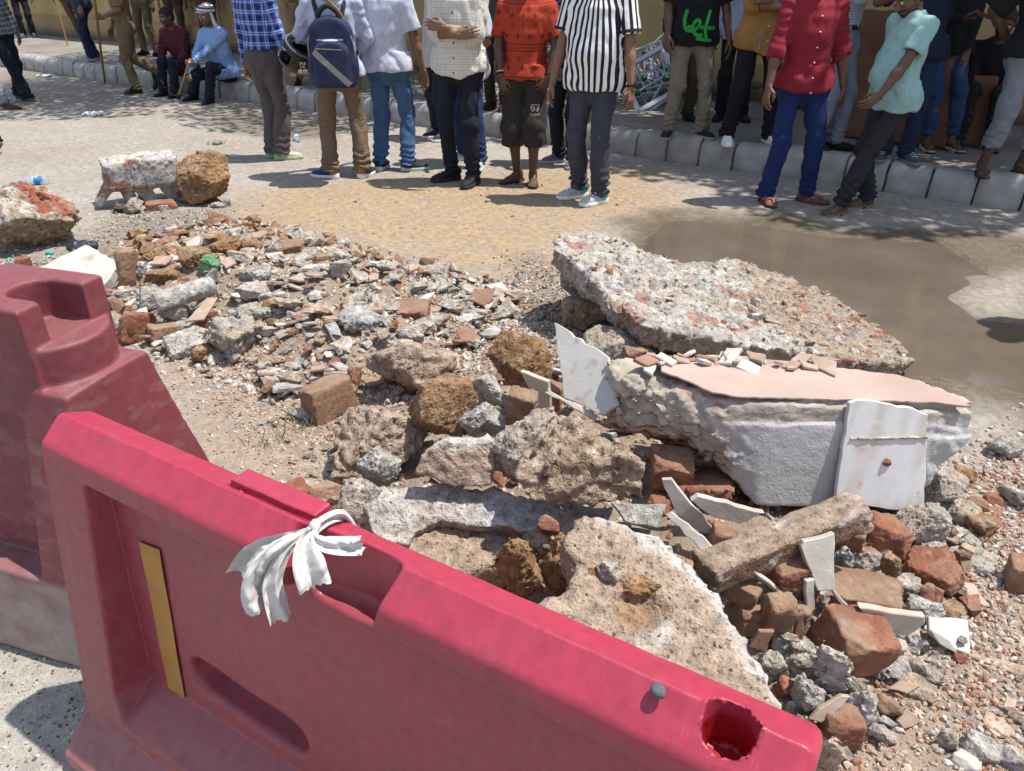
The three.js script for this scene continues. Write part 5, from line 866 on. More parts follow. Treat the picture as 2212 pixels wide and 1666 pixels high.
  const spread = (n, P, sizes, weights, where, group, lift = () => 0) => {
    let a = [1e9, -1e9, 1e9, -1e9]; for (const [x, z] of P) a = [Math.min(a[0], x), Math.max(a[1], x), Math.min(a[2], z), Math.max(a[3], z)];
    for (let i = 0, c = 0; c < n && i < n * 30; i++) { const x = lerp(a[0], a[1], r()), z = lerp(a[2], a[3], r()), d = pdist(P, x, z); if (d > 0.04 * r()) continue; if (r() > ss(0, 0.25, 0.1 - d)) continue; c++; drop(pick(typeof weights === 'function' ? weights(x, z) : weights), x, z, sizes(r(), x, z), lift(x, z), where, group); }
  };
  const back = G(0, 520).z, fore = G(0, 860).z;
  spread(860, ZONE.pile, (t) => 0.48 + 1.1 * t * t, (x, z) => { const f = ss(back + 0.3, lerp(back, fore, 0.45), z), lf = ss(-1.2, -2.3, x) * (1 - f); return [['conc', 2 + 3 * f], ['slate', 1 + 3 * f], ['white', 0.6 + 1.6 * f], ['brick', 0.8], ['tanbrick', 1.2 + lf], ['brown', 4 - 3.4 * f], ['pink', 1.6], ['tile_s', 1 + 1.8 * f], ['marble_s', 0.5 + 1.2 * f], ['terra_s', 1.4], ['slateflat_s', 0.6 + 2 * f]]; }, 'left heap', 'in the left heap', () => 0.03 * r());
  const front = poly([[420, 800], [600, 780], [800, 860], [740, 1000], [690, 1050], [560, 960], [480, 880]]);
  spread(90, front, (t) => 0.22 + 0.45 * t * t, [['conc', 3], ['white', 1], ['brick', 2], ['pink', 3], ['terra_s', 1], ['slate', 2]], 'bare soil', 'before the left heap');
  const stack = poly([[1600, 1280], [1760, 1150], [1900, 1100], [2060, 1060], [2110, 1180], [2060, 1400], [1960, 1500], [1880, 1600], [1790, 1640], [1700, 1500]]);
  spread(150, stack, (t) => 0.4 + 0.7 * t * t, [['conc', 3], ['white', 2], ['brick', 3], ['tanbrick', 2], ['slate', 1.5], ['tile_s', 1], ['pink', 1]], 'right stack', 'in the right stack', () => 0.04 * r());
  const open = poly([[2080, 1120], [2212, 1020], [2300, 1100], [2300, 1720], [1880, 1720], [1950, 1520], [2060, 1420]]);
  spread(120, open, (t) => 0.14 + 0.3 * t * t * t, [['brick', 5], ['conc', 2], ['white', 2], ['pink', 2], ['slate', 1], ['tile_s', 1]], 'right soil', 'on the right soil');
  const under = poly([[1160, 700], [1420, 760], [1460, 900], [1420, 1060], [1560, 1150], [1700, 1100], [1950, 1100], [1980, 1020], [1400, 760]]);
  spread(60, poly([[960, 860], [1300, 800], [1400, 1000], [1560, 1160], [1440, 1200], [1220, 1130], [800, 1050], [740, 950]]), (t) => 0.5 + 0.7 * t, [['conc', 3], ['pink', 3], ['brick', 2], ['slate', 2], ['marble_s', 1]], 'between boulders', 'between the boulders', () => 0.06 * r());
  spread(70, ZONE.mud, (t) => 0.16 + 0.4 * t * t, [['slate', 4], ['conc', 3], ['white', 1], ['brick', 1], ['slateflat_s', 1]], 'on the dark mud left of the great slab', 'on the mud');
  spread(80, ZONE.gravel, (t) => 0.15 + 0.35 * t * t, [['slate', 3], ['conc', 3], ['pink', 2], ['brick', 1]], 'on gravel behind the left heap', 'on the gravel');
  spread(70, poly([[480, 500], [520, 420], [900, 390], [1400, 370], [1450, 450], [1200, 600], [900, 540]]), (t) => 0.1 + 0.26 * t * t * t, [['brown', 6], ['brick', 2], ['pink', 2]], 'on the sandy patch before the crowd', 'on the sandy patch');
  spread(46, poly([[-40, 240], [500, 250], [900, 300], [1450, 360], [2212, 470], [2212, 500], [1400, 460], [480, 420], [-40, 420]]), (t) => 0.12 + 0.22 * t * t, [['pink', 3], ['white', 2], ['tile_s', 2], ['terra_s', 2]], 'on the dusty road', 'on the road');

  // crumbs and gravel nobody could count
  const base = new THREE.IcosahedronGeometry(0.5, 0), p = base.attributes.position; for (let i = 0; i < p.count; i++) { const k = 1 + 0.55 * n3(p.getX(i) * 2.3 + 5, p.getY(i) * 2.3, p.getZ(i) * 2.3); p.setXYZ(i, p.getX(i) * k, p.getY(i) * k * 0.7, p.getZ(i) * k * 0.9); } base.computeVertexNormals(); // facets stay sharp: the solid has a vertex per corner of each face
  const gm = mat({ roughness: 0.95 }), M4 = new THREE.Matrix4(), Q = new THREE.Quaternion(), E = new THREE.Euler(), c = new THREE.Color();
  const gravel = (name, label, list) => {
    const N = list.reduce((s, l) => s + l[1], 0), im = new THREE.InstancedMesh(base, gm, N); let n = 0;
    for (const [P, cnt, lo, hi, cols, edge = 0.15] of list) {
      let a = [1e9, -1e9, 1e9, -1e9]; for (const [x, z] of P) a = [Math.min(a[0], x - edge), Math.max(a[1], x + edge), Math.min(a[2], z - edge), Math.max(a[3], z + edge)];
      for (let i = 0, k = 0; k < cnt && i < cnt * 30; i++) {
        const x = lerp(a[0], a[1], r()), z = lerp(a[2], a[3], r()); if (pdist(P, x, z) > edge * r() * r()) continue; if (fbm(x * 3.5, 2, z * 3.5, 3) < -0.35 + 0.45 * r() - 0.25) continue;
        const t = r(), s = lo + (hi - lo) * t * t * t; E.set(r() * 6, r() * 6, r() * 6); Q.setFromEuler(E); M4.compose(V3(x, groundH(x, z) + s * 0.12, z), Q, V3(s * (0.8 + 0.7 * r()), s, s)); im.setMatrixAt(n, M4);
        const q = PAL[cols[Math.floor(r() * cols.length)]], w = mixc(q[Math.floor(r() * 2.25)], q[3], 0.5 * r()), v = 0.7 + 0.35 * r(); im.setColorAt(n++, c.setRGB(w[0] * v, w[1] * v, w[2] * v)); k++;
      }
    }
    im.count = n; im.name = name; im.userData = { kind: 'stuff', label }; shadow(im); scene.add(im);
  };
  gravel('gravel', 'loose crumbs and gravel strewn over the ground', [
    [ZONE.pile, 12000, 0.004, 0.04, ['conc', 'slate', 'pink', 'pink', 'earth', 'conc', 'tanbrick']], [ZONE.heap2, 8000, 0.003, 0.032, ['conc', 'pink', 'brick', 'earth']], [front, 7000, 0.0015, 0.017, ['pink', 'pink', 'earth', 'tanbrick', 'conc'], 0.3],
    [ZONE.soilR, 7000, 0.002, 0.026, ['brick', 'pink', 'pink', 'earth', 'conc'], 0.25], [open, 5000, 0.002, 0.018, ['pink', 'brick', 'earth', 'pink'], 0.2], [ZONE.mud, 7000, 0.003, 0.026, ['earth', 'earth', 'dark', 'slate'], 0.25], [ZONE.gravel, 3600, 0.003, 0.026, ['earth', 'earth', 'pink', 'dark', 'slate'], 0.3],
    [ZONE.sand, 1100, 0.003, 0.016, ['brown', 'brown', 'brown', 'earth'], 0.5], [poly([[-60, 240], [500, 250], [900, 300], [1450, 360], [2212, 470], [2300, 540], [1400, 500], [480, 470], [-60, 450]]), 600, 0.003, 0.012, ['pink', 'earth', 'earth'], 0.3], [ZONE.pale, 1600, 0.003, 0.012, ['earth', 'conc', 'dark'], 0.2],
  ]);
}
// ---------------------------------------------------------------- people
const SKIN = mat({ vertexColors: true, roughness: 0.55 });
const bone = (a, b, ra, rb) => { const d = [b.x - a.x, b.y - a.y, b.z - a.z]; return [a.x, a.y, a.z, d[0], d[1], d[2], 1 / Math.max(1e-9, d[0] * d[0] + d[1] * d[1] + d[2] * d[2]), ra, rb - ra]; };
const dBone = (o, x, y, z) => { const px = x - o[0], py = y - o[1], pz = z - o[2], t = clamp((px * o[3] + py * o[4] + pz * o[5]) * o[6]); const a = px - o[3] * t, b = py - o[4] * t, c = pz - o[5] * t; return Math.sqrt(a * a + b * b + c * c) - o[7] - o[8] * t; };
const ell = (x, y, z, cx, cy, cz, a, b, c) => { const p = (x - cx) / a, q = (y - cy) / b, r = (z - cz) / c, l = Math.sqrt(p * p + q * q + r * r); return (l - 1) * Math.min(a, b, c); };
function ik(a, b, l1, l2, pole) {
  const d = b.clone().sub(a), L = Math.min(d.length(), (l1 + l2) * 0.999), n = d.normalize(), t = (L * L + l1 * l1 - l2 * l2) / (2 * L), h = Math.sqrt(Math.max(0, l1 * l1 - t * t));
  const p = pole.clone().addScaledVector(n, -pole.dot(n)).normalize(); return a.clone().addScaledVector(n, t).addScaledVector(p, h);
}
// one pair of shoes of each make, shared
const SOLE = mat({ vertexColors: true, roughness: 0.8 });
function footField(h0, h1, grow) { // outline of a foot, heel at z = -0.06, toe at z = 0.2
  return (x, y, z) => { const bx = x - 0.012 * ss(0, 0.18, z), t = clamp((z + 0.035) / 0.19), w = lerp(0.032, 0.043, ss(0, 0.75, t)) - 0.012 * ss(0.8, 1, t), dz = z - clamp(z, -0.035, 0.155), o = Math.hypot(bx, dz) - w - grow; const top = lerp(h0, h1, ss(-0.02, 0.13, z)) - 0.018 * ss(0.12, 0.21, z); return smax(o + 0.10 * Math.max(0, y - 0.03), y - top, 0.028); };
}
const SHOE = {};
{
  const up = (h0, h1, g) => dress(surface((x, y, z) => Math.max(footField(h0, h1, g)(x, y, z) + 0.0015 * n3(x * 60, y * 60, z * 60), 0.012 - y), [-0.07, 0, -0.09], [0.08, 0.16, 0.22], 0.006));
  const so = (h, g) => dress(surface((x, y, z) => { const f = footField(0.2, 0.2, g)(x, 0.02, z); return smax(f, Math.max(y - h - 0.012 * ss(0.0, -0.06, z), -y + 0.006 * ss(0.12, 0.22, z)), 0.006); }, [-0.07, -0.01, -0.09], [0.08, 0.06, 0.23], 0.006), { color: () => [1, 1, 1] });
  SHOE.sneaker = [up(0.1, 0.062, 0.003), so(0.03, 0.008)]; SHOE.formal = [up(0.085, 0.052, 0), so(0.014, 0.004)]; SHOE.boot = [up(0.15, 0.062, 0.002), so(0.022, 0.006)];
  SHOE.sandalSole = so(0.012, 0.009); SHOE.slide = [so(0.022, 0.01)];
  const strap = (z0, wd, hh) => { const g = new THREE.CylinderGeometry(0.05, 0.052, wd, 18, 1, true, -Math.PI / 2, Math.PI); g.rotateX(Math.PI / 2); g.scale(0.98, hh / 0.05, 1); g.translate(0.008, 0.012, z0); return g; };
  SHOE.strapWide = strap(0.1, 0.085, 0.064); SHOE.cross = mergeGeometries([strap(0.085, 0.042, 0.066).rotateY(0.35), strap(0.1, 0.042, 0.064).rotateY(-0.35).translate(0.02, 0, 0)]);
  SHOE.thong = mergeGeometries([tube([V3(0.022, 0.018, 0.16), V3(0.02, 0.052, 0.12), V3(-0.032, 0.045, 0.06), V3(-0.036, 0.014, 0.03)], 0.0085), tube([V3(0.022, 0.018, 0.16), V3(0.024, 0.052, 0.12), V3(0.05, 0.045, 0.07), V3(0.05, 0.014, 0.03)], 0.0085)]);
  const f0 = footField(0.075, 0.035, -0.004);
  SHOE.bare = surface((x, y, z) => { let d = smax(f0(x, y - 0.012, z), z - 0.135, 0.03); [[0.034, 0.185, 0.0125], [0.016, 0.192, 0.0095], [0.0, 0.186, 0.009], [-0.014, 0.177, 0.0085], [-0.026, 0.164, 0.0085]].forEach(([tx, tz, r]) => { d = smin(d, dBone(bone(V3(tx * 0.95, 0.026, 0.115), V3(tx, 0.02, tz - 0.008), r * 0.95, r), x, y, z), 0.006); }); return smin(d, dBone(bone(V3(0, 0.07, -0.01), V3(0, 0.12, -0.012), 0.036, 0.033), x, y, z), 0.03); }, [-0.07, 0, -0.08], [0.08, 0.16, 0.22], 0.0055);
}
// hands: x towards the thumb, y along the fingers, palm facing +z
function handGeo(curl, spread = 0.1, thumb = 0.5) {
  const bs = [bone(V3(-0.012, 0, 0), V3(-0.022, 0.075, 0), 0.019, 0.015), bone(V3(0.012, 0, 0), V3(0.022, 0.08, 0), 0.02, 0.016), bone(V3(0, 0, 0), V3(0, 0.08, 0), 0.02, 0.016)], fs = [];
  [[-0.029, 0.078, 0.058], [-0.0105, 0.087, 0.074], [0.0095, 0.089, 0.08], [0.029, 0.084, 0.07]].forEach(([x, y, L], i) => {
    let p = V3(x, y, 0), a = curl * 0.7, sx = x * spread * 3 / 0.03 * 0.06; [0.45, 0.3, 0.25].forEach((k, j) => { const q = p.clone().add(V3(sx * L * k * 3, Math.cos(a) * L * k, Math.sin(a) * L * k)); fs.push(bone(p, q, 0.0092 - j * 0.0008, 0.0085 - j * 0.0008)); p = q; a += curl * 0.75; });
  });
  const t1 = V3(0.045, 0.045, 0.014 + 0.012 * thumb), t2 = V3(0.052 - 0.016 * thumb, 0.072, 0.02 + 0.02 * thumb), t3 = V3(0.048 - 0.03 * thumb, 0.095, 0.022 + 0.026 * thumb);
  const th = [bone(V3(0.02, 0.016, 0.004), t1, 0.016, 0.012), bone(t1, t2, 0.0115, 0.0105), bone(t2, t3, 0.0105, 0.009)];
  return surface((x, y, z) => { let d = 1e9; for (const b of bs) d = smin(d, dBone(b, x, y, z * 1.25), 0.012); for (const b of th) d = smin(d, dBone(b, x, y, z), 0.008); let e = 1e9; for (const b of fs) e = Math.min(e, dBone(b, x, y, z)); return smin(d, e, 0.006); }, [-0.06, -0.025, -0.04], [0.08, 0.19, 0.12], 0.005);
}
const HANDS = { rest: handGeo(0.45), flat: handGeo(0.15, 0.5, 0.1), grip: handGeo(1.25, 0, 1), hip: handGeo(0.5, 0.6, 0) };
const TORSO = [[-0.16, 0.172, 0.122, 0], [-0.05, 0.17, 0.122, -0.005], [0.06, 0.158, 0.112, 0], [0.16, 0.152, 0.106, 0.004], [0.28, 0.17, 0.115, 0.002], [0.4, 0.178, 0.115, -0.004], [0.47, 0.165, 0.098, -0.012], [0.53, 0.105, 0.075, -0.015], [0.575, 0.062, 0.06, -0.008]];
function girth(y, belly, out) {
  let i = 0; while (i < TORSO.length - 2 && y > TORSO[i + 1][0]) i++; const A = TORSO[i], B = TORSO[i + 1], t = clamp((y - A[0]) / (B[0] - A[0])), s = t * t * (3 - 2 * t), g = belly * Math.exp(-Math.pow((y - 0.13) / 0.14, 2));
  out[0] = lerp(A[1], B[1], s) + g * 0.35; out[1] = lerp(A[2], B[2], s) + g * 0.5; out[2] = lerp(A[3], B[3], s) + g * 0.55;
}
const EYEM = mat({ color: new THREE.Color().setRGB(0.6, 0.57, 0.53), roughness: 0.3 }), PUPIL = mat({ color: new THREE.Color().setRGB(0.02, 0.012, 0.008), roughness: 0.2 });
const HAIRM = mat({ color: new THREE.Color().setRGB(0.012, 0.01, 0.009), roughness: 0.6, bumpMap: T.clothB, bumpScale: 0.003 });
function headField(x, y, z) {
  let d = ell(x, y, z, 0, 0.032, -0.012, 0.076, 0.088, 0.095); d = smin(d, ell(x, y, z, 0, -0.035, 0.018, 0.06, 0.075, 0.068), 0.04); d = smin(d, Math.hypot(x, y + 0.092, z - 0.055) - 0.022, 0.03);
  const ax = Math.abs(x);
  d = smin(d, Math.hypot(ax - 0.034, y + 0.012, z - 0.058) - 0.022, 0.02); d = smin(d, dBone([0, 0.018, 0.086, 0, -0.05, 0.022, 1 / (0.05 * 0.05 + 0.022 * 0.022), 0.009, 0.006], x, y, z), 0.014); d = smin(d, Math.hypot(ax - 0.011, y + 0.034, z - 0.096) - 0.009, 0.008);
  d = smin(d, Math.hypot(Math.max(ax - 0.038, 0), y - 0.032, z - 0.074) - 0.011, 0.015); d = smax(d, -(Math.hypot(ax - 0.032, y - 0.01, z - 0.1) - 0.016), 0.012);
  d = smin(d, Math.hypot(Math.max(ax - 0.02, 0), (y + 0.062) * 1.2, z - 0.079) - 0.008, 0.006); d = smin(d, Math.hypot(Math.max(ax - 0.016, 0), (y + 0.074) * 1.1, z - 0.077) - 0.0085, 0.006);
  d = smin(d, Math.max(ell(x, y, z, Math.sign(x) * 0.081, 0.0, -0.012, 0.014, 0.033, 0.02), -1), 0.01);
  return smin(d, dBone([0, -0.06, -0.02, 0, -0.14, -0.018, 1 / (0.14 * 0.14 + 0.018 * 0.018), 0.054, 0.004], x, y, z), 0.03);
}
const HEAD = surface(headField, [-0.11, -0.2, -0.13], [0.11, 0.14, 0.13], 0.0062);
const HAIR = dress(surface((x, y, z) => { const d = smin(ell(x, y, z, 0, 0.036, -0.016, 0.086, 0.099, 0.104), ell(x, y, z, 0, -0.02, -0.03, 0.078, 0.07, 0.082), 0.03) + 0.004 * n3(x * 40, y * 40, z * 40); return smax(d, -(y - 0.06 - 0.95 * (z - 0.07)) - 0.01 * Math.max(0, Math.abs(x) - 0.05) * 3, 0.012); }, [-0.1, -0.12, -0.14], [0.1, 0.15, 0.12], 0.007));
const TONES = [[0.2, 0.105, 0.062], [0.13, 0.065, 0.038], [0.28, 0.16, 0.1], [0.095, 0.046, 0.028]];
const clothMats = new Map(); // shared by colour and weave
function cloth(c, map, bump = 0.0012, rough = 0.93) { const k = c + (map ? map.uuid : ''); if (!clothMats.has(k)) clothMats.set(k, mat({ color: new THREE.Color(c), map: map ?? T.clothC, bumpMap: T.clothB, bumpScale: bump, roughness: rough })); return clothMats.get(k); }
const fold = (x, y, z, s) => { const a = n3(x * 8 + s, y * 5.5, z * 8), b = n3(x * 15, y * 10 + s, z * 15), c = n3(x * 5, y * 3 + s * 2, z * 5); return 0.0085 * (1 - 2 * Math.abs(a)) + 0.004 * (1 - 2 * Math.abs(b)) + 0.006 * c; };
function person(o) {
  const t = thing('person', o.label, 'person', o.group), H = o.h ?? 1, cell = o.cell ?? 0.0125, seed = (o.seed ?? used.get('person')) * 3.7, fat = o.fat ?? 1;
  t.position.copy(o.at); t.rotation.y = o.yaw; t.scale.setScalar(H);
  const hip = V3(o.hip?.[0] ?? 0, o.hip?.[1] ?? 0.9, o.hip?.[2] ?? 0);
  const rot = new THREE.Matrix4().makeRotationFromEuler(new THREE.Euler(o.lean ?? 0, o.twist ?? 0, o.side ?? 0, 'YXZ')), inv = rot.clone().invert().elements;
  const TT = (x, y, z) => V3(x, y, z).applyMatrix4(rot).add(hip);
  const toT = (x, y, z, q) => { x -= hip.x; y -= hip.y; z -= hip.z; q[0] = inv[0] * x + inv[4] * y + inv[8] * z; q[1] = inv[1] * x + inv[5] * y + inv[9] * z; q[2] = inv[2] * x + inv[6] * y + inv[10] * z; };
  const yr = o.hipYaw ?? 0, hy = (x) => V3(Math.cos(yr) * x, -0.03, -Math.sin(yr) * x).add(hip);
  const feet = (o.feet ?? [[0.1, 0, 0.15], [-0.1, 0, -0.15]]).map(([x, z, yaw = 0, y = 0, pitch = 0]) => ({ x, z, yaw, y, pitch, ankle: V3(x, y + 0.085, z).add(V3(Math.sin(yaw) * 0.0, 0, 0)) }));
  const legs = feet.map((f, i) => { const h = hy(i ? -0.088 : 0.088), k = ik(h, f.ankle, 0.405, 0.395, o.knee?.[i] ? V3(...o.knee[i]) : V3(Math.sin(f.yaw) * 0.25 + (i ? -0.04 : 0.04), 0.1, Math.cos(f.yaw) * 0.5 + 0.9)); return { h, k, a: f.ankle }; });
  const arms = [0, 1].map((i) => { const sg = i ? -1 : 1, A = o.arms?.[i] ?? {}, s = TT(sg * 0.178 * (1 + (fat - 1) * 0.6), 0.475, -0.012), w = A.w ? TT(...A.w) : TT(sg * 0.255, -0.055, 0.05), e = ik(s, w, 0.285, 0.25, (A.pole ? V3(...A.pole) : V3(sg * 0.35, 0, -1)).applyMatrix4(rot)); return { s, e, w, A, sg }; });
  // ---- skin
  const col = TONES[o.tone ?? 0], parts = [], q = [0, 0, 0], g3 = [0, 0, 0];
  const limbs = []; for (const l of legs) limbs.push(bone(l.h, l.k, 0.062, 0.044), bone(l.k, l.k.clone().lerp(l.a, 0.4), 0.043, 0.047), bone(l.k.clone().lerp(l.a, 0.35), l.a, 0.047, 0.033));
  for (const a of arms) limbs.push(bone(a.s, a.e, 0.045, 0.036), bone(a.e, a.e.clone().lerp(a.w, 0.35), 0.036, 0.037), bone(a.e.clone().lerp(a.w, 0.3), a.w, 0.039, 0.025));
  limbs.push(bone(TT(0, 0.5, -0.012), TT(0, 0.62, 0.005), 0.056, 0.052));
  const body = (x, y, z) => { let d = 1e9; for (const b of limbs) d = smin(d, dBone(b, x, y, z), 0.022); toT(x, y, z, q); if (q[1] > -0.2 && q[1] < 0.7) { girth(q[1], (o.belly ?? 0) - 0.03, g3); const r = Math.hypot(q[0] / g3[0], (q[2] - g3[2]) / g3[1]); d = smin(d, Math.max((r - 1) * Math.min(g3[0], g3[1]), -q[1] - 0.1, q[1] - 0.56) + 0.012, 0.03); } else d = Math.min(d, Math.max(Math.hypot(q[0], q[2]) - 0.25, Math.max(-0.2 - q[1], q[1] - 0.7)) + 0.05); return d; };
  const pts = [hip, ...legs.flatMap((l) => [l.h, l.k, l.a]), ...arms.flatMap((a) => [a.s, a.e, a.w]), TT(0, 0.66, 0)], lo = [1e9, 1e9, 1e9], hi = [-1e9, -1e9, -1e9]; for (const p of pts) ['x', 'y', 'z'].forEach((k, i) => { lo[i] = Math.min(lo[i], p[k]); hi[i] = Math.max(hi[i], p[k]); });
  const pad = 0.2 + (o.belly ?? 0), L = [lo[0] - pad, lo[1] - 0.14, lo[2] - pad], U = [hi[0] + pad, hi[1] + 0.1, hi[2] + pad];
  parts.push(surface(body, L, U, cell * 1.2, 1.4));
  const put = (g, m4) => { const c = g.clone(); c.applyMatrix4(m4); parts.push(c); };
  arms.forEach((a, i) => { const d = a.A.dir ? V3(...a.A.dir).applyMatrix4(rot).normalize() : a.w.clone().sub(a.e).normalize().lerp(V3(0, -1, 0.05), a.A.w ? 0.1 : 0.35).normalize(); const pn = (a.A.palm ? V3(...a.A.palm).applyMatrix4(rot) : V3(-a.sg, 0, -0.25)); pn.addScaledVector(d, -pn.dot(d)).normalize(); const tx = d.clone().cross(pn); if (!i) tx.negate(); const m = new THREE.Matrix4().makeBasis(tx, d, pn).setPosition(a.w.clone().addScaledVector(d, -0.005)); let g = HANDS[a.A.hand ?? 'rest']; if (tx.clone().cross(d).dot(pn) < 0) { g = g.clone(); const I = g.index.array.slice(); for (let k = 0; k < I.length; k += 3) { const s = I[k + 1]; I[k + 1] = I[k + 2]; I[k + 2] = s; } g.setIndex(new THREE.BufferAttribute(I, 1)); } put(g, m); a.hand = m; });
  const hd = o.head ?? [0, 0], hm = new THREE.Matrix4().makeRotationFromEuler(new THREE.Euler(hd[1] ?? 0, hd[0] ?? 0, hd[2] ?? 0, 'YXZ')).premultiply(rot).setPosition(TT(0, 0.705, 0.022).add(o.headOff ? V3(...o.headOff) : V3())); if (!o.noHead) put(HEAD, hm);
  const fm = feet.map((f) => new THREE.Matrix4().makeTranslation(f.x, f.y, f.z).multiply(new THREE.Matrix4().makeRotationFromEuler(new THREE.Euler(f.pitch, f.yaw, 0, 'YXZ'))));
  const bareFeet = o.shoe === 'sandal' || o.shoe === 'thong' || o.shoe === 'slide';
  if (bareFeet) fm.forEach((m, i) => put(SHOE.bare, i ? m.clone().multiply(new THREE.Matrix4().makeScale(1, 1, 1)) : m));
  const hinv = hm.clone().invert(), v = V3();
  const sk = (x, y, z) => { const n = 1 + 0.25 * fbm(x * 12, y * 12, z * 12, 3); let k = [col[0] * n, col[1] * n, col[2] * n]; v.set(x, y, z).applyMatrix4(hinv); if (v.length() < 0.16) { if (Math.abs(v.y + 0.066) < 0.009 && Math.abs(v.x) < 0.022 && v.z > 0.05) k = mixc(k, [0.2, 0.06, 0.05], 0.5); if (o.beard && ((v.y < -0.045 && v.z > -0.02 && Math.abs(v.y + 0.066) > 0.006) || (v.y > -0.062 && v.y < -0.042 && v.z > 0.07 && Math.abs(v.x) < 0.035)) && v.y > -0.13) k = mixc(k, [0.02, 0.014, 0.01], o.beard); if (v.z > 0.06 && Math.abs(v.y - 0.036) < 0.006 && Math.abs(Math.abs(v.x) - 0.032) < 0.018) k = [0.02, 0.014, 0.01]; } return k; };
  const skin = mergeGeometries(parts.map((g) => { const r = new THREE.BufferGeometry(); r.setAttribute('position', g.attributes.position); r.setAttribute('normal', g.attributes.normal); r.setIndex(g.index); return r; }));
  { const P = skin.attributes.position, C = new Float32Array(P.count * 3); for (let i = 0; i < P.count; i++) C.set(sk(P.getX(i), P.getY(i), P.getZ(i)), i * 3); skin.setAttribute('color', new THREE.BufferAttribute(C, 3)); }
  part('body', skin, SKIN, t);
  if (!o.noHead) {
    const add = (n, g, m, mm) => { const r = part(n, g, m, t); r.applyMatrix4(mm); return r; };
    if (o.hair !== 0) add('hair', HAIR, HAIRM, hm);
    for (const s of [-1, 1]) { const e = add('eye', EYEG, EYEM, hm.clone().multiply(new THREE.Matrix4().makeTranslation(s * 0.032, 0.009, 0.0745))); part('pupil', PUPG, PUPIL, e).position.set(0, 0, 0.0085); }
  }
  // ---- trousers
  const P = o.pants ?? {}, lw = P.w ?? 1, cuffs = legs.map((l, i) => { const d = l.a.clone().sub(l.k).normalize(), e = P.short ? l.k.clone().addScaledVector(d, P.short) : l.a.clone().addScaledVector(d, P.drop ?? 0.035); return { d, e }; });
  const lb = legs.flatMap((l, i) => [bone(l.h, l.k, 0.092 * lw * (P.thigh ?? 1), (P.short && P.short < 0.25 ? 0.098 : P.short ? 0.078 : 0.07) * lw), P.short ? bone(l.k, l.k.clone().addScaledVector(cuffs[i].d, 0.3), (P.short < 0.25 ? 0.098 : 0.078) * lw, (P.short < 0.25 ? 0.115 : 0.07) * lw) : bone(l.k, cuffs[i].e.clone().addScaledVector(cuffs[i].d, 0.05), 0.069 * lw, (P.cuff ?? 0.068))]);
  const waist = P.waist ?? 0.1, hipB = bone(legs[0].h, legs[1].h, 0.108, 0.108), seat = bone(hip.clone().add(V3(0, -0.05, -0.03)), hip.clone().add(V3(0, 0.0, -0.02)), 0.115, 0.115);
  const trousers = (x, y, z) => {
    let d = 1e9;
    for (let i = 0; i < 2; i++) { let e = smin(dBone(lb[i * 2], x, y, z), dBone(lb[i * 2 + 1], x, y, z), 0.02); const c = cuffs[i], pl = (x - c.e.x) * c.d.x + (y - c.e.y) * c.d.y + (z - c.e.z) * c.d.z; const kx = x - legs[i].k.x, ky = y - legs[i].k.y, kz = z - legs[i].k.z, dk = Math.sqrt(kx * kx + ky * ky + kz * kz);
      if (e < 0.04) { const up = -pl, st = ss(0.28, 0.02, up), rg = Math.sin(up * 120 + 5 * n3(x * 12 + seed, y * 6, z * 12)); e += st * 0.009 * rg * (P.stack ?? 1) * (P.short ? 0.3 : 1) + (P.short ? 0 : 0.007) * ss(0.16, 0.03, dk) * Math.sin((up + 0.3 * n3(x * 9, y * 9, z * 9 + seed)) * 75); }
      e = smax(e, pl, 0.008); d = smin(d, e, 0.025); }
    d = smin(d, dBone(hipB, x, y, z), 0.06); d = smin(d, dBone(seat, x, y, z), 0.05);
    toT(x, y, z, q); girth(q[1], (o.belly ?? 0) * 0.8, g3); const r = Math.hypot(q[0] / (g3[0] * fat), (q[2] - g3[2]) / g3[1]); d = smin(d, Math.max((r - 1) * Math.min(g3[0], g3[1]) * 0.95, -0.06 - q[1], q[1] - waist) + (P.ease ?? 0), 0.03); d = smax(d, q[1] - waist - 3 * Math.max(0, q[2] - 0.17), 0.008);
    if (Math.abs(d) < 0.03) d += fold(x, y, z, seed) * (P.fold ?? 1.5) - 0.007;
    return d;
  };
  const legCls = (x, y, z) => { const i = dBone(lb[0], x, y, z) + 0 < dBone(lb[2], x, y, z) ? 0 : 1, j = Math.min(dBone(lb[i * 2], x, y, z), dBone(lb[i * 2 + 1], x, y, z)); const l = legs[i], c = Math.atan2(x - lerp(l.h.x, l.a.x, clamp((l.h.y - y) / (l.h.y - l.a.y + 1e-6))), z - lerp(l.h.z, l.a.z, clamp((l.h.y - y) / (l.h.y - l.a.y + 1e-6)))); return i * 2 + (Math.abs(c) > 1.6 ? 1 : 0); };
  const legUV = (x, y, z, k) => { const l = legs[k >> 1], s = clamp((l.h.y - y) / (l.h.y - l.a.y + 1e-6), -0.3, 1.2), a = Math.atan2(x - lerp(l.h.x, l.a.x, s), (z - lerp(l.h.z, l.a.z, s)) * (k & 1 ? -1 : 1)); return [a * 0.085 + (k >> 1) * 0.4, y]; };
  if (!o.noPants) part(P.short && P.short < 0.25 ? 'shorts' : 'trousers', dress(surface(trousers, L, [U[0], Math.min(U[1], Math.max(hip.y, legs[0].k.y, legs[1].k.y) + 0.2), U[2]], cell, 1.4), { cls: legCls, uv: legUV }), cloth(P.c ?? '#223', P.map, 0.0016), t, P.label);
  o.trousersField = trousers;
  // ---- shirt
  const S = o.shirt ?? {}, ease = S.ease ?? 0.014, slv = S.sleeve ?? 'long', hem = S.hem ?? -0.14;
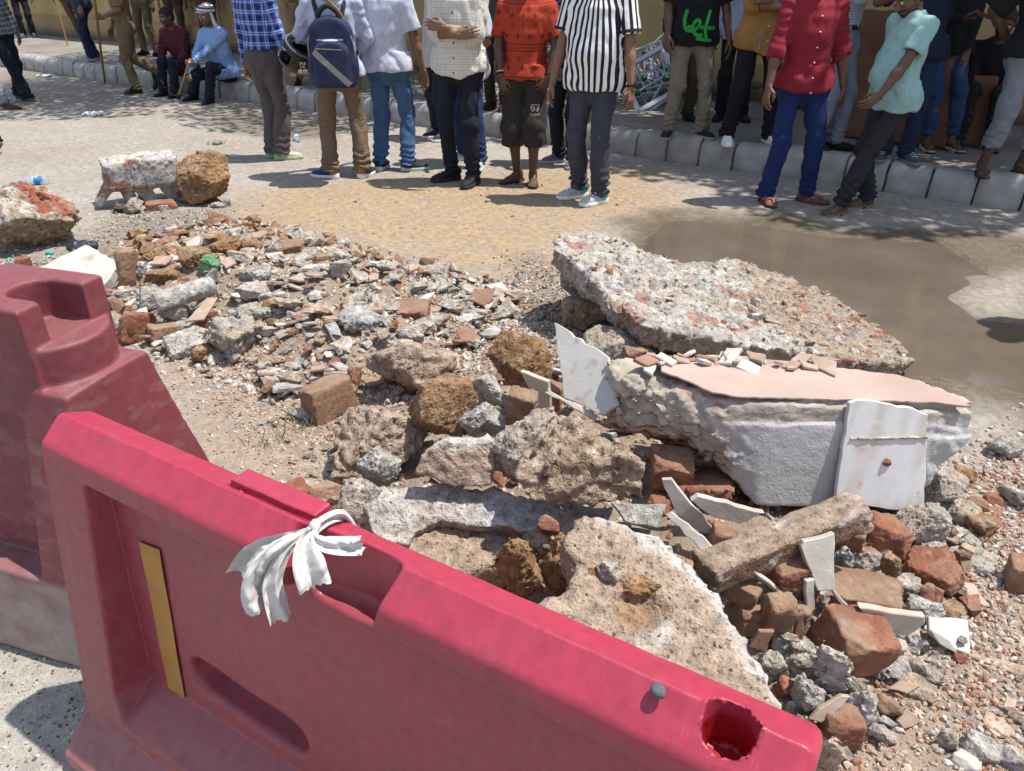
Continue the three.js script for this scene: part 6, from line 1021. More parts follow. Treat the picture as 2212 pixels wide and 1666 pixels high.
  const sl = arms.map((a) => { const u = a.e.clone().sub(a.s).normalize(), f = a.w.clone().sub(a.e).normalize(); if (slv === 'short') { const e = a.s.clone().lerp(a.e, S.slen ?? 0.72); return { bs: [bone(a.s, a.s.clone().lerp(a.e, 0.9), 0.07, S.sw ?? 0.07)], e, d: u }; } const k = slv === 'roll' ? (S.slen ?? 0.35) : 0.97, e = a.e.clone().lerp(a.w, k); return { bs: [bone(a.s, a.e, 0.069, S.sw ?? 0.058), bone(a.e, a.e.clone().lerp(a.w, k + 0.15), S.sw ?? 0.057, slv === 'roll' ? 0.05 : 0.042)], e, d: f, roll: slv === 'roll' }; });
  const armSkin = arms.flatMap((a) => [bone(a.s, a.e, 0.047, 0.04), bone(a.e, a.w, 0.04, 0.028)]);
  const yoke = [bone(TT(-0.12, 0.475, -0.015), TT(0.12, 0.475, -0.015), 0.066, 0.066)];
  const shirt = (x, y, z) => {
    toT(x, y, z, q); const ty = q[1]; girth(ty, o.belly ?? 0, g3); const ex = ease + 0.012 * ss(0.05, -0.14, ty) * (S.flare ?? 1), A = g3[0] * (1 + (fat - 1)) + ex, B = g3[1] + ex, r = Math.hypot(q[0] / A, (q[2] - g3[2]) / B);
    let d = Math.max((r - 1) * Math.min(A, B) * 0.97, ty - 0.57); d = smin(d, dBone(yoke[0], x, y, z), 0.05);
    if (ty < 0.14 && hem < 0.05 && Math.abs(d) < 0.16 && !S.tuck) d = smin(d, Math.max(o.trousersField(x, y, z) - 0.026, ty - 0.1), 0.012);
    const wv = 0.006 * Math.sin(Math.atan2(q[0], q[2]) * 5 + seed); d = smax(d, hem - ty + wv - (S.tail ? 0.04 * (1 - Math.abs(q[0]) / 0.17) : 0), 0.007);
    d = smax(d, -(Math.hypot(q[0], (q[2] - (S.open ? 0.03 : 0.005)) * (S.open ? 0.8 : 1), (ty - 0.6) * 0.9) - 0.072), 0.012);
    for (let i = 0; i < 2; i++) { const s = sl[i]; let e = 1e9; for (const b of s.bs) e = smin(e, dBone(b, x, y, z), 0.02); const pl = (x - s.e.x) * s.d.x + (y - s.e.y) * s.d.y + (z - s.e.z) * s.d.z; if (s.roll && pl > -0.055) e -= 0.006; else if (e < 0.03 && slv !== 'short') e += 0.004 * Math.sin(pl * 110 + 4 * n3(x * 10, y * 10, z * 10 + seed)); e = Math.max(e, pl); if (pl > -0.03) e = Math.max(e, -(Math.min(dBone(armSkin[i * 2], x, y, z), dBone(armSkin[i * 2 + 1], x, y, z)) - 0.006)); d = smin(d, e, 0.028); }
    if (Math.abs(d) < 0.035) d += fold(x, y, z, seed + 9) * 1.05 * Math.min(1.1, S.fold ?? 1) - 0.005;
    return d;
  };
  o.shirtField = shirt; o.toT = toT; o.TT = TT;
  const shCls = (x, y, z) => { for (let i = 0; i < 2; i++) { let e = 1e9; for (const b of sl[i].bs) e = Math.min(e, dBone(b, x, y, z)); toT(x, y, z, q); girth(q[1], o.belly ?? 0, g3); const r = (Math.hypot(q[0] / (g3[0] * fat + ease), (q[2] - g3[2]) / (g3[1] + ease)) - 1) * 0.12; if (e < r - 0.004) { const a = arms[i], w = V3(x, y, z).sub(a.s), dd = a.e.clone().sub(a.s).normalize(); return 2 + i * 2 + (w.z < dd.z * w.dot(dd) ? 1 : 0); } } toT(x, y, z, q); return q[2] < 0 ? 1 : 0; };
  const shUV = (x, y, z, k) => { if (k > 1) { const a = arms[(k - 2) >> 1], d = a.e.clone().sub(a.s).normalize(), w = V3(x, y, z).sub(a.s), l = w.dot(d); w.addScaledVector(d, -l); return [Math.atan2(w.x - w.y * 0.5, w.z * (k & 1 ? -1 : 1)) * 0.065 + k * 0.1, 0.47 - l]; } toT(x, y, z, q); return [Math.atan2(q[0], (q[2]) * (k ? -1 : 1)) * 0.17 + (k ? 0.6 : 0), q[1]]; };
  if (!o.noShirt) part(S.name ?? (slv === 'short' ? 'tee_shirt' : 'shirt'), dress(surface(shirt, [L[0], Math.min(L[1] + 0.3, hip.y - 0.25), L[2]], U, cell, 1.4), { cls: shCls, uv: shUV }), cloth(S.c ?? '#999', S.map, 0.001), t, S.label);
  // ---- shoes
  fm.forEach((m, i) => {
    if (o.noShoe?.[i]) return; const k = o.shoe ?? 'sneaker', flip = m;
    const add = (n, g, mm, par) => { const r = part(n, g, mm, par ?? t); if (!par) r.applyMatrix4(flip); return r; };
    const sc = o.shoeC ?? '#222', so = o.soleC ?? '#ccc';
    if (k === 'sandal' || k === 'thong' || k === 'slide') { const a = add('sandal', k === 'slide' ? SHOE.slide[0] : SHOE.sandalSole, plain(so)); part('strap', k === 'slide' ? SHOE.strapWide : k === 'thong' ? SHOE.thong : SHOE.cross, plain(sc, true), a); }
    else { const a = add('shoe', SHOE[k][0], plain(sc)); part('sole', SHOE[k][1], plain(so), a); if (k === 'sneaker') { const l = part('laces', LACES, plain(o.laceC ?? '#bbb'), a); if (o.accentC) part('heel_panel', HEELP, plain(o.accentC), a); } }
  });
  if (P.belt) { const e = new THREE.TorusGeometry(1, 0.02, 6, 40); e.rotateX(Math.PI / 2); girth(waist - 0.02, (o.belly ?? 0) * 0.8, g3); const b = part('belt', BELT, plain(P.belt), t); b.applyMatrix4(rot.clone().setPosition(TT(0, waist - 0.022, g3[2]))); b.scale.set(g3[0] * fat + 0.006, 1, g3[1] + 0.006); }
  o.group3 = t; o.armsAt = arms; o.headM = hm; o.legsAt = legs; return o;
}
const plainM = new Map(); function plain(c, dbl, rough = 0.75) { const k = c + dbl + rough; if (!plainM.has(k)) plainM.set(k, mat({ color: new THREE.Color(c), roughness: rough, side: dbl ? THREE.DoubleSide : THREE.FrontSide })); return plainM.get(k); }
const EYEG = new THREE.SphereGeometry(0.0125, 12, 8), PUPG = new THREE.SphereGeometry(0.0055, 8, 6), BELT = new THREE.CylinderGeometry(1, 1, 0.036, 40, 1, true);
const LACES = mergeGeometries([0, 1, 2, 3].map((i) => rod(V3(-0.02, 0.098 - i * 0.01, 0.03 + i * 0.026), V3(0.034, 0.098 - i * 0.01, 0.036 + i * 0.026), 0.0035, 5)));
const HEELP = dress(surface((x, y, z) => { const f = footField(0.1, 0.062, 0.0055)(x, y, z); return Math.max(f, z + 0.005 + (y - 0.05) * 0.8, 0.03 - y, y - 0.092); }, [-0.07, 0, -0.09], [0.07, 0.12, 0.06], 0.006));
// a print, pocket or button laid on a garment: points of a small grid dropped onto the cloth from outside
function onCloth(field, from, dir, right, w, h, lift = 0.003, nx = 14, ny = 14) {
  const d = dir.clone().normalize(), u = right.clone().addScaledVector(d, -right.dot(d)).normalize(), v = u.clone().cross(d).normalize(), P = [], U = [], I = [];
  for (let j = 0; j <= ny; j++) for (let i = 0; i <= nx; i++) { const p = from.clone().addScaledVector(u, (i / nx - 0.5) * w).addScaledVector(v, (j / ny - 0.5) * h); for (let k = 0; k < 60; k++) { const f = field(p.x, p.y, p.z); if (f < lift) break; p.addScaledVector(d, Math.min(0.03, Math.max(0.001, (f - lift) * 0.8))); } P.push(p.x, p.y, p.z); U.push(i / nx, j / ny); if (i && j) { const a = j * (nx + 1) + i; I.push(a, a - nx - 1, a - nx - 2, a, a - nx - 2, a - 1); } }
  const g = new THREE.BufferGeometry(); g.setAttribute('position', new THREE.BufferAttribute(new Float32Array(P), 3)); g.setAttribute('uv', new THREE.BufferAttribute(new Float32Array(U), 2)); g.setIndex(I); g.computeVertexNormals();
  return g;
}
const printMat = (w, h, draw) => mat({ map: canvasTex(w, h, draw, 1, 1, false), transparent: true, side: THREE.DoubleSide, roughness: 0.85 });
const shirtOf = (o) => o.group3.children.find((c) => /shirt/.test(c.name)), pantsOf = (o) => o.group3.children.find((c) => /trousers|shorts/.test(c.name));
function buttons(o, n, x, y0, y1, c = '#ddd') { for (let i = 0; i < n; i++) { const p = o.TT(x, lerp(y0, y1, i / (n - 1)), 0.4), d = o.TT(x, 0, 0).sub(o.TT(x, 0, 1)); for (let k = 0; k < 60; k++) { const f = o.shirtField(p.x, p.y, p.z); if (f < 0.001) break; p.addScaledVector(d, Math.max(0.001, f * 0.8)); } const b = part('button', BTN, plain(c), shirtOf(o)); b.position.copy(p); } }
const BTN = new THREE.SphereGeometry(0.0065, 8, 6);
// weaves and prints
const plaid = (bg, bands, px = 256, size = 0.09, mul = 0.55) => canvasTex(px, px, (c, w, h) => { c.fillStyle = bg; c.fillRect(0, 0, w, h); c.globalAlpha = mul; for (const [a, b, col] of bands) { c.fillStyle = col; c.fillRect(a * w, 0, b * w, h); c.fillRect(0, a * h, w, b * h); } c.globalAlpha = 1; }, size);
const PLAID_BLUE = plaid('#274a9a', [[0, 0.42, '#16264f'], [0.5, 0.1, '#cdd6ee'], [0.72, 0.1, '#cdd6ee'], [0.85, 0.06, '#3b6ad0']], 256, 0.085, 0.6), PLAID_NAVY = plaid('#26314f', [[0, 0.3, '#151a2c'], [0.42, 0.12, '#c9a06a'], [0.7, 0.06, '#d7c7a8'], [0.84, 0.1, '#3a5a94']], 256, 0.085, 0.62);
const CHECK_CREAM = plaid('#cfcbbf', [[0.05, 0.03, '#6b685f'], [0.3, 0.02, '#8d8a80'], [0.55, 0.03, '#6b685f'], [0.8, 0.02, '#a5a29a']], 256, 0.075, 0.6), CHECK_BROWN = plaid('#6a5747', [[0.1, 0.04, '#a38e76'], [0.5, 0.03, '#433529'], [0.6, 0.04, '#a38e76']], 256, 0.05, 0.5), CHECK_BLUE = plaid('#aebcd0', [[0, 0.4, '#7f93b3'], [0.6, 0.1, '#e5e9f0']], 128, 0.02, 0.5), CHECK_GREY = plaid('#7b848b', [[0, 0.45, '#3f464d'], [0.6, 0.12, '#c3c9cc']], 256, 0.06, 0.55), CHECK_MAROON = plaid('#4c1522', [[0.2, 0.05, '#7b4350'], [0.6, 0.05, '#26090f']], 256, 0.07, 0.6);
const STRIPES = canvasTex(256, 64, (c, w, h) => { c.fillStyle = '#e9e7e2'; c.fillRect(0, 0, w, h); c.fillStyle = '#171a2c'; c.fillRect(0, 0, w * 0.46, h); }, 0.044, 0.2);
const PRINT_ORANGE = canvasTex(1024, 1024, (c, w, h) => { // wide and narrow bands, little blooms and rings
  c.fillStyle = '#a8381d'; c.fillRect(0, 0, w, h); c.strokeStyle = c.fillStyle = '#5b1a14';
  const band = (y) => { c.lineWidth = 14; c.beginPath(); c.moveTo(0, y); c.lineTo(w, y); c.stroke(); c.lineWidth = 5; for (const d of [34, 56]) { c.beginPath(); c.moveTo(0, y + d); c.lineTo(w, y + d); c.stroke(); } c.lineWidth = 12; c.beginPath(); c.moveTo(0, y + 88); c.lineTo(w, y + 88); c.stroke(); };
  band(330); band(760);
  const bloom = (x, y) => { for (let i = 0; i < 7; i++) { c.beginPath(); c.arc(x + Math.cos(i * 0.9) * 20, y + Math.sin(i * 0.9) * 20, 15, 0, 7); c.fill(); } c.lineWidth = 5; for (const s of [-1, 1]) { c.beginPath(); c.moveTo(x + s * 30, y); c.lineTo(x + s * 80, y - 10); c.lineTo(x + s * 50, y + 16); c.stroke(); } };
  const ring = (x, y) => { c.lineWidth = 7; c.beginPath(); c.arc(x, y, 40, 0, 7); c.stroke(); c.beginPath(); c.arc(x, y, 26, 0, 7); c.stroke(); c.beginPath(); c.arc(x, y, 9, 0, 7); c.fill(); };
  for (let i = 0; i < 4; i++) { bloom(110 + i * 256, 230); ring(240 + i * 256, 100); ring(130 + i * 256, 520); bloom(220 + i * 256, 640); ring(110 + i * 256, 920); bloom(230 + i * 256, 990); }
}, 0.5, 0.58);
PRINT_ORANGE.offset.set(0, 0.3);
// ---------------------------------------------------------------- the crowd
const D2 = Math.PI / 180;
const KH = PAVE + 0.01;
const gp = (x, y, h = 0) => { const p = G(x, y, h); p.y = h || groundH(p.x, p.z); return p; };
const crossed = [{ w: [-0.05, 0.25, 0.2], pole: [0.5, -0.6, -0.2], dir: [-1, 0.15, 0.05], palm: [0, 0, -1] }, { w: [0.07, 0.2, 0.22], pole: [-0.5, -0.6, -0.2], dir: [1, 0.15, 0], palm: [0, 0, -1] }];
const front = [{ w: [0.06, 0.08, 0.24], pole: [0.8, 0, -0.6] }, { w: [-0.06, 0.08, 0.24], pole: [-0.8, 0, -0.6] }];
const C9 = 0.0095, BG = 0.017;
// --- front row
const plaidMan = person({ label: 'man in blue plaid shirt and loose grey trousers seen from behind', at: gp(598, 343), yaw: 148 * D2, h: 1.04, cell: 0.0105, tone: 0, feet: [[0.075, 0.03, -0.8], [-0.075, 0, -0.85]], shirt: { map: PLAID_BLUE, c: '#ffffff', hem: 0.06, ease: 0.02, flare: 0.3 }, pants: { c: '#57504e', w: 1.12, cuff: 0.088, waist: 0.1, belt: '#1a1512', drop: 0.04 }, shoeC: '#b7b0a0', soleC: '#9fb98a', shoe: 'sneaker', accentC: '#7fa070', arms: [{ w: [0.27, -0.08, 0.04] }, { w: [-0.27, -0.08, 0.06] }] });
part('pocket_flap', onCloth(plaidMan.trousersField, plaidMan.TT(-0.085, 0.0, -0.4), plaidMan.TT(0, 0, 1).sub(plaidMan.TT(0, 0, 0)), plaidMan.TT(1, 0, 0).sub(plaidMan.TT(0, 0, 0)), 0.11, 0.035, 0.004), plain('#4a4441', true), pantsOf(plaidMan));
const bagMan = person({ label: 'man in pale blue shirt and brown checked trousers carrying a backpack', at: gp(751, 383), yaw: 186 * D2, h: 1.03, cell: 0.0105, feet: [[0.14, 0.0, 1.15], [-0.14, 0, -0.5]], shirt: { c: '#b9c3dc', hem: -0.06, ease: 0.026, fold: 1.3 }, pants: { map: CHECK_BROWN, c: '#ffffff', w: 1.02, cuff: 0.082, stack: 1.2, belt: '#111' }, shoeC: '#1c2f63', soleC: '#d9dbe0', accentC: '#9a6a38', arms: [{ w: [0.1, 0.12, 0.22], pole: [1, 0.1, -0.35] }, { w: [-0.12, 0.06, 0.22], pole: [-1, 0, -0.5] }] });
{ const sc = part('scarf', (() => { const g = new THREE.TorusGeometry(0.1, 0.035, 10, 28); g.rotateX(Math.PI / 2 + 0.25); g.scale(1.15, 1.5, 1); return g; })(), cloth('#68717c'), bagMan.group3); sc.position.copy(bagMan.TT(0, 0.54, -0.02)); }
const whiteMan = person({ label: 'man in white tee shirt and light blue jeans seen from behind', at: gp(853, 367), yaw: 168 * D2, h: 1.04, cell: 0.0105, feet: [[0.13, -0.02, -0.1], [-0.13, 0, -1.1]], fat: 1.08, shirt: { c: '#cfd5e4', sleeve: 'short', slen: 0.8, sw: 0.078, hem: -0.06, ease: 0.024 }, pants: { c: '#4d719f', map: T.denimC, w: 1.0, cuff: 0.07, stack: 1.5 }, shoeC: '#1a2027', soleC: '#aebfb6', laceC: '#39434a', arms: [{ w: [0.14, 0.1, 0.2] }, { w: [-0.29, -0.07, 0.08], dir: [-0.1, -1, 0.2], palm: [0.3, 0, -1] }] });
for (const s of [-1, 1]) part('back_pocket', onCloth(whiteMan.trousersField, whiteMan.TT(s * 0.085, -0.08, -0.4), whiteMan.TT(0, 0, 1).sub(whiteMan.TT(0, 0, 0)), whiteMan.TT(1, 0, 0).sub(whiteMan.TT(0, 0, 0)), 0.12, 0.13, 0.0025), cloth('#44668f', T.denimC), pantsOf(whiteMan));
const creamMan = person({ label: 'man with arms crossed in cream checked shirt and dark blue trousers', at: gp(1000, 394), yaw: -14 * D2, h: 1.1, cell: 0.0105, feet: [[0.105, 0.05, -0.25], [-0.105, -0.05, -0.9]], shirt: { map: CHECK_CREAM, c: '#ffffff', hem: -0.07, sleeve: 'roll', slen: 0.25, ease: 0.022, tail: 1, sw: 0.066 }, pants: { c: '#12182a', map: T.denimC, w: 0.94, cuff: 0.062 }, shoeC: '#0e0f12', soleC: '#26262a', laceC: '#2c2c30', arms: crossed });
buttons(creamMan, 6, 0.0, -0.06, 0.44, '#15151a');
const orangeMan = person({ label: 'man in orange patterned tee shirt and dark shorts with hands on hips', at: gp(1134, 394), yaw: -8 * D2, h: 1.01, cell: 0.0105, tone: 3, feet: [[0.075, 0.05, 0.05], [-0.075, -0.02, -0.8]], shirt: { map: PRINT_ORANGE, c: '#ffffff', hem: -0.05, sleeve: 'short', slen: 0.78, sw: 0.08, ease: 0.012, flare: 0.4, name: 'tee_shirt' }, pants: { c: '#312b28', short: 0.13, w: 1.06, stack: 0.4, waist: 0.05 }, shoe: 'sandal', shoeC: '#20211f', soleC: '#171816', arms: [{ w: [0.2, -0.03, 0.11], pole: [1, 0.1, -0.7], dir: [-0.6, -0.75, 0.15], palm: [-0.4, 0.1, -1], hand: 'hip' }, { w: [-0.19, -0.04, 0.1], pole: [-1, 0.1, -0.6], dir: [0.25, -1, 0.15], palm: [0.5, 0, -1], hand: 'hip' }] });
{ const o = orangeMan, txt = printMat(256, 256, (c) => { c.fillStyle = '#8d8780'; c.textAlign = 'center'; c.font = 'bold 130px sans-serif'; c.fillText('67', 128, 130); c.font = 'bold 50px sans-serif'; c.fillText('SPORT', 128, 190); });
  part('number_print', onCloth(o.trousersField, V3(0.15, 0.62, 0.5), V3(-0.15, 0, -1), V3(1, 0, -0.1), 0.15, 0.15), txt, pantsOf(o));
  const pipe = plain('#b9b4ac', true); for (const s of [-1, 1]) part('piping', tube([0, 0.3, 0.6, 1].map((k) => { const p = V3(s * lerp(0.12, 0.168, k), lerp(0.93, 0.83, k * k), 0.4); for (let i = 0; i < 50; i++) { const f = o.trousersField(p.x, p.y, p.z); if (f < 0.002) break; p.z -= Math.max(0.001, f * 0.7); } return p; }), 0.004), pipe, pantsOf(o));
  for (const [i, c, r] of [[1, '#9a3a1c', 0.0], [1, '#161616', 0.02], [1, '#b8b4aa', 0.034], [0, '#1a1512', 0.01]]) { const a = o.armsAt[i], g = new THREE.TorusGeometry(0.032, 0.0065, 6, 20), d = a.w.clone().sub(a.e).normalize(), b = part('bracelet', g, plain(c), o.group3); b.quaternion.setFromUnitVectors(V3(0, 0, 1), d); b.position.copy(a.w).addScaledVector(d, -0.02 - r); } }
const stripeMan = person({ label: 'stout man in black and white striped polo shirt and dark faded jeans', at: gp(1274, 431), yaw: -26 * D2, h: 1.08, cell: 0.0105, tone: 0, fat: 1.12, belly: 0.05, feet: [[0.1, 0.06, -0.55], [-0.1, -0.03, -0.75]], shirt: { map: STRIPES, c: '#ffffff', sleeve: 'short', slen: 0.8, sw: 0.08, hem: -0.11, ease: 0.018, fold: 0.8 }, pants: { c: '#474a56', map: T.denimC, w: 1.03, cuff: 0.066, stack: 1.5, thigh: 1.05 }, shoeC: '#a9aaa6', soleC: '#dfe6e2', accentC: '#3fb096', laceC: '#e8e8e6', arms: [{ w: [0.29, -0.08, 0.08] }, { w: [-0.29, -0.08, 0.1] }] });
{ const a = stripeMan.armsAt[0], d = a.w.clone().sub(a.e).normalize(), b = part('wrist_watch', new THREE.TorusGeometry(0.031, 0.008, 8, 22), plain('#0c0c0e'), stripeMan.group3); b.quaternion.setFromUnitVectors(V3(0, 0, 1), d); b.position.copy(a.w).addScaledVector(d, -0.02); const f = part('watch_face', new RoundedBoxGeometry(0.036, 0.03, 0.012, 2, 0.004), plain('#08080a', false, 0.2), b); f.position.set(0.03, 0.012, 0); f.rotation.y = Math.PI / 2;
  const cuffs = stripeMan.armsAt.map((q) => { const e = q.s.clone().lerp(q.e, 0.79), dd = q.e.clone().sub(q.s).normalize(), c = part('sleeve_band', new THREE.CylinderGeometry(0.083, 0.083, 0.02, 24, 1, true), plain('#14151c', true), shirtOf(stripeMan)); c.quaternion.setFromUnitVectors(V3(0, 1, 0), dd); c.position.copy(e).addScaledVector(dd, -0.014); return c; }); }
const greenMan = person({ label: 'man in black tee shirt with green scrawled print and beige trousers on the kerb', at: gp(1478, 296, KH), yaw: -2 * D2, h: 1.02, cell: 0.012, tone: 1, fat: 1.08, belly: 0.03, feet: [[0.16, 0, 0.35], [-0.16, 0.02, -0.4]], shirt: { c: '#0e0f13', sleeve: 'short', slen: 0.85, sw: 0.08, hem: -0.1, ease: 0.018 }, pants: { c: '#8d8373', w: 1.0, cuff: 0.065, stack: 1.4 }, shoeC: '#17181a', soleC: '#8f8d88', laceC: '#66704a', arms: [{ w: [0.3, -0.06, 0.06] }, { w: [-0.25, -0.03, 0.1], pole: [-0.5, 0, -1] }] });
part('scrawl_print', onCloth(greenMan.shirtField, V3(0.0, 0.98, 0.6), V3(0, 0, -1), V3(1, 0, 0), 0.34, 0.36, 0.003, 22, 22), printMat(512, 512, (c) => { c.strokeStyle = '#1e9a3c'; c.lineWidth = 40; c.lineCap = c.lineJoin = 'round'; c.beginPath(); c.moveTo(90, 110); c.bezierCurveTo(60, 210, 60, 330, 140, 330); c.bezierCurveTo(200, 330, 170, 260, 120, 290); c.stroke(); c.beginPath(); c.moveTo(170, 330); c.bezierCurveTo(300, 300, 280, 180, 215, 215); c.bezierCurveTo(150, 260, 180, 400, 300, 380); c.stroke(); c.beginPath(); c.moveTo(390, 110); c.bezierCurveTo(350, 260, 330, 330, 370, 400); c.stroke(); c.beginPath(); c.moveTo(290, 290); c.lineTo(470, 300); c.moveTo(250, 420); c.lineTo(430, 440); c.stroke(); }), shirtOf(greenMan));
const tanMan = person({ label: 'man with arms crossed in tan shirt and black trousers on the kerb', at: gp(1611, 308, KH), yaw: 4 * D2, h: 1.05, cell: 0.012, feet: [[0.19, 0.03, 0.2], [-0.19, 0.03, -0.25]], shirt: { c: '#a5793f', hem: -0.13, ease: 0.022, sleeve: 'roll', slen: 0.3, sw: 0.066, tail: 1 }, pants: { c: '#10121a', map: T.denimC, w: 0.98, cuff: 0.068 }, shoeC: '#dfe0e4', soleC: '#e8e8ea', laceC: '#ffffff', arms: crossed });
buttons(tanMan, 5, 0.01, -0.06, 0.4, '#e4d8c4');
{ const k = part('key_ring', mergeGeometries([new THREE.TorusGeometry(0.016, 0.004, 6, 16), new THREE.BoxGeometry(0.012, 0.06, 0.004).translate(0, -0.05, 0)].map((g) => g.toNonIndexed())), plain('#8f8f92', false, 0.4), tanMan.group3); k.position.set(-0.06, 0.86, 0.155); }
const redMan = person({ label: 'man in crimson shirt and bright blue trousers wearing thong sandals', at: gp(1692, 434), yaw: 6 * D2, h: 1.04, cell: 0.0105, tone: 1, feet: [[0.16, 0.03, 0.75], [-0.16, 0.02, -0.1]], shirt: { c: '#8e1c2c', hem: -0.06, sleeve: 'roll', slen: 0.26, sw: 0.06, ease: 0.014, open: 1, tail: 1, flare: 0.1 }, pants: { c: '#12295e', w: 0.94, cuff: 0.068, stack: 0.8 }, shoe: 'thong', shoeC: '#a05a4a', soleC: '#5b2f26', arms: [{ w: [0.29, -0.06, 0.05], pole: [0.6, 0, -1] }, { w: [-0.31, -0.04, 0.12], pole: [-0.8, 0, -1] }] });
buttons(redMan, 6, 0.0, -0.08, 0.42, '#e8dcd8');
const mintMan = person({ label: 'man in mint green tee shirt walking left past the kerb', at: gp(1851, 451), yaw: -76 * D2, h: 0.98, cell: 0.0105, tone: 1, belly: 0.085, lean: 0.02, hip: [0, 0.88, -0.13], beard: 0.85, hair: 1, headOff: [0, -0.06, 0.05], head: [0.1, 0.5], feet: [[0.06, 0.2, 0.15], [-0.07, -0.13, -0.1]], shirt: { c: '#9fc9c3', sleeve: 'short', slen: 0.72, sw: 0.078, hem: -0.12, ease: 0.012, flare: 0.2 }, pants: { c: '#2c2a30', w: 0.98, cuff: 0.076, stack: 1.3 }, shoe: 'sandal', shoeC: '#20212a', soleC: '#7a6a50', arms: [{ w: [0.2, 0.02, 0.3], pole: [0.4, -0.2, -1], dir: [-0.1, -0.5, 0.8], palm: [-1, 0, 0] }, { w: [-0.26, -0.04, -0.12] }] });
{ const cp = part('cap', dress(surface((x, y, z) => Math.max(ell(x, y, z, 0, 0.04, -0.014, 0.094, 0.1, 0.112), 0.062 - y + 0.1 * z, ), [-0.1, 0.03, -0.14], [0.1, 0.15, 0.12], 0.007)), cloth('#c9b79f'), mintMan.group3); cp.applyMatrix4(mintMan.headM); }
// --- standing behind them
person({ label: 'person in pale blue shirt and jeans half hidden behind the cream checked shirt', at: gp(1018, 352), yaw: -50 * D2, h: 1.0, cell: 0.0125, tone: 2, feet: [[0.22, 0.06, 0.6], [-0.18, -0.04, -0.2]], shirt: { c: '#c6cde0', sleeve: 'short', slen: 0.9, sw: 0.075, hem: -0.12, ease: 0.02 }, pants: { c: '#1f3a66', map: T.denimC, cuff: 0.07, stack: 1.3 }, shoeC: '#a3a9a8', soleC: '#c8cfc8', accentC: '#5b8f80', arms: [{ w: [0.2, 0.08, 0.2], dir: [0.4, -0.7, 0.5], palm: [0, 0.6, 1], hand: 'flat' }, { w: [-0.05, 0.12, 0.22] }] });
person({ label: 'person with white and black sneakers standing behind the cream shirted man', at: gp(955, 300), yaw: -60 * D2, h: 0.98, cell: BG, feet: [[0.09, 0, 0.2], [-0.09, 0, -0.3]], shirt: { map: CHECK_CREAM, c: '#e8e2f4', hem: -0.15 }, pants: { c: '#1a2130', cuff: 0.066 }, shoeC: '#24272b', soleC: '#d9dcda', laceC: '#e6e6e4' });
person({ label: 'person in tan trousers and brown shoes on the pavement behind the white tee shirt', at: gp(962, 206, KH), yaw: -80 * D2, h: 1.0, cell: BG, feet: [[0.09, 0.06, 0], [-0.09, -0.06, 0]], shirt: { c: '#c9c2d6', hem: -0.12 }, pants: { c: '#6d5f4c', cuff: 0.068 }, shoe: 'formal', shoeC: '#3a1d12', soleC: '#221510' });
person({ label: 'person in dark brown trousers and boots standing on the pavement behind the orange tee', at: gp(1078, 237, KH), yaw: -30 * D2, h: 1.0, cell: BG, feet: [[0.1, 0.03, 0.1], [-0.1, 0, -0.3]], shirt: { c: '#43433f', hem: -0.1 }, pants: { c: '#2f2a22', cuff: 0.066 }, shoe: 'boot', shoeC: '#2b170f', soleC: '#1a110c' });
person({ label: 'man in navy and tan plaid shirt behind the striped polo shirt', at: gp(1226, 353), yaw: -38 * D2, h: 1.0, cell: 0.0125, feet: [[0.1, 0.06, 0.3], [-0.1, 0, -0.6]], shirt: { map: PLAID_NAVY, c: '#ffffff', hem: -0.14, sleeve: 'long' }, pants: { c: '#141b30', cuff: 0.066 }, shoeC: '#5f636a', soleC: '#a9aba8', arms: front });
const camMan = person({ label: 'cameraman in blue checked shirt and pale grey trousers behind the crimson shirt', at: gp(1772, 322, KH), yaw: 38 * D2, h: 1.03, cell: 0.0125, tone: 3, feet: [[0.1, 0.06, 0.5], [-0.1, -0.02, -0.1]], shirt: { map: CHECK_BLUE, c: '#ffffff', hem: 0.06, flare: 0.2 }, pants: { c: '#8e98a8', cuff: 0.075, belt: '#15110e', w: 1.02 }, shoe: 'formal', shoeC: '#161010', soleC: '#0d0a0a', arms: [{ w: [0.05, 0.5, 0.36], pole: [0.6, -1, 0], dir: [-0.2, 0.2, 1], hand: 'grip' }, { w: [-0.06, 0.48, 0.34], pole: [-0.6, -1, 0], dir: [0.2, 0.2, 1], hand: 'grip' }] });
const micMan = person({ label: 'reporter in navy polo shirt and jeans holding up a microphone behind the mint tee', at: gp(1928, 346, KH), yaw: -24 * D2, h: 1.0, cell: 0.0125, tone: 1, feet: [[0.09, 0.03, 0.55], [-0.09, 0, -0.2]], shirt: { c: '#1a2440', sleeve: 'short', slen: 0.85, sw: 0.08, hem: -0.1, flare: 0.5 }, pants: { c: '#1d3152', map: T.denimC, cuff: 0.068 }, shoeC: '#3c4654', soleC: '#727a82', arms: [{ w: [0.1, 0.5, 0.24], pole: [1, -0.5, -0.2], dir: [-0.4, 0.6, 0.5], hand: 'grip' }, { w: [-0.18, 0.4, 0.28], pole: [-1, -0.7, 0], dir: [0, 0.6, 0.5], hand: 'grip' }] });
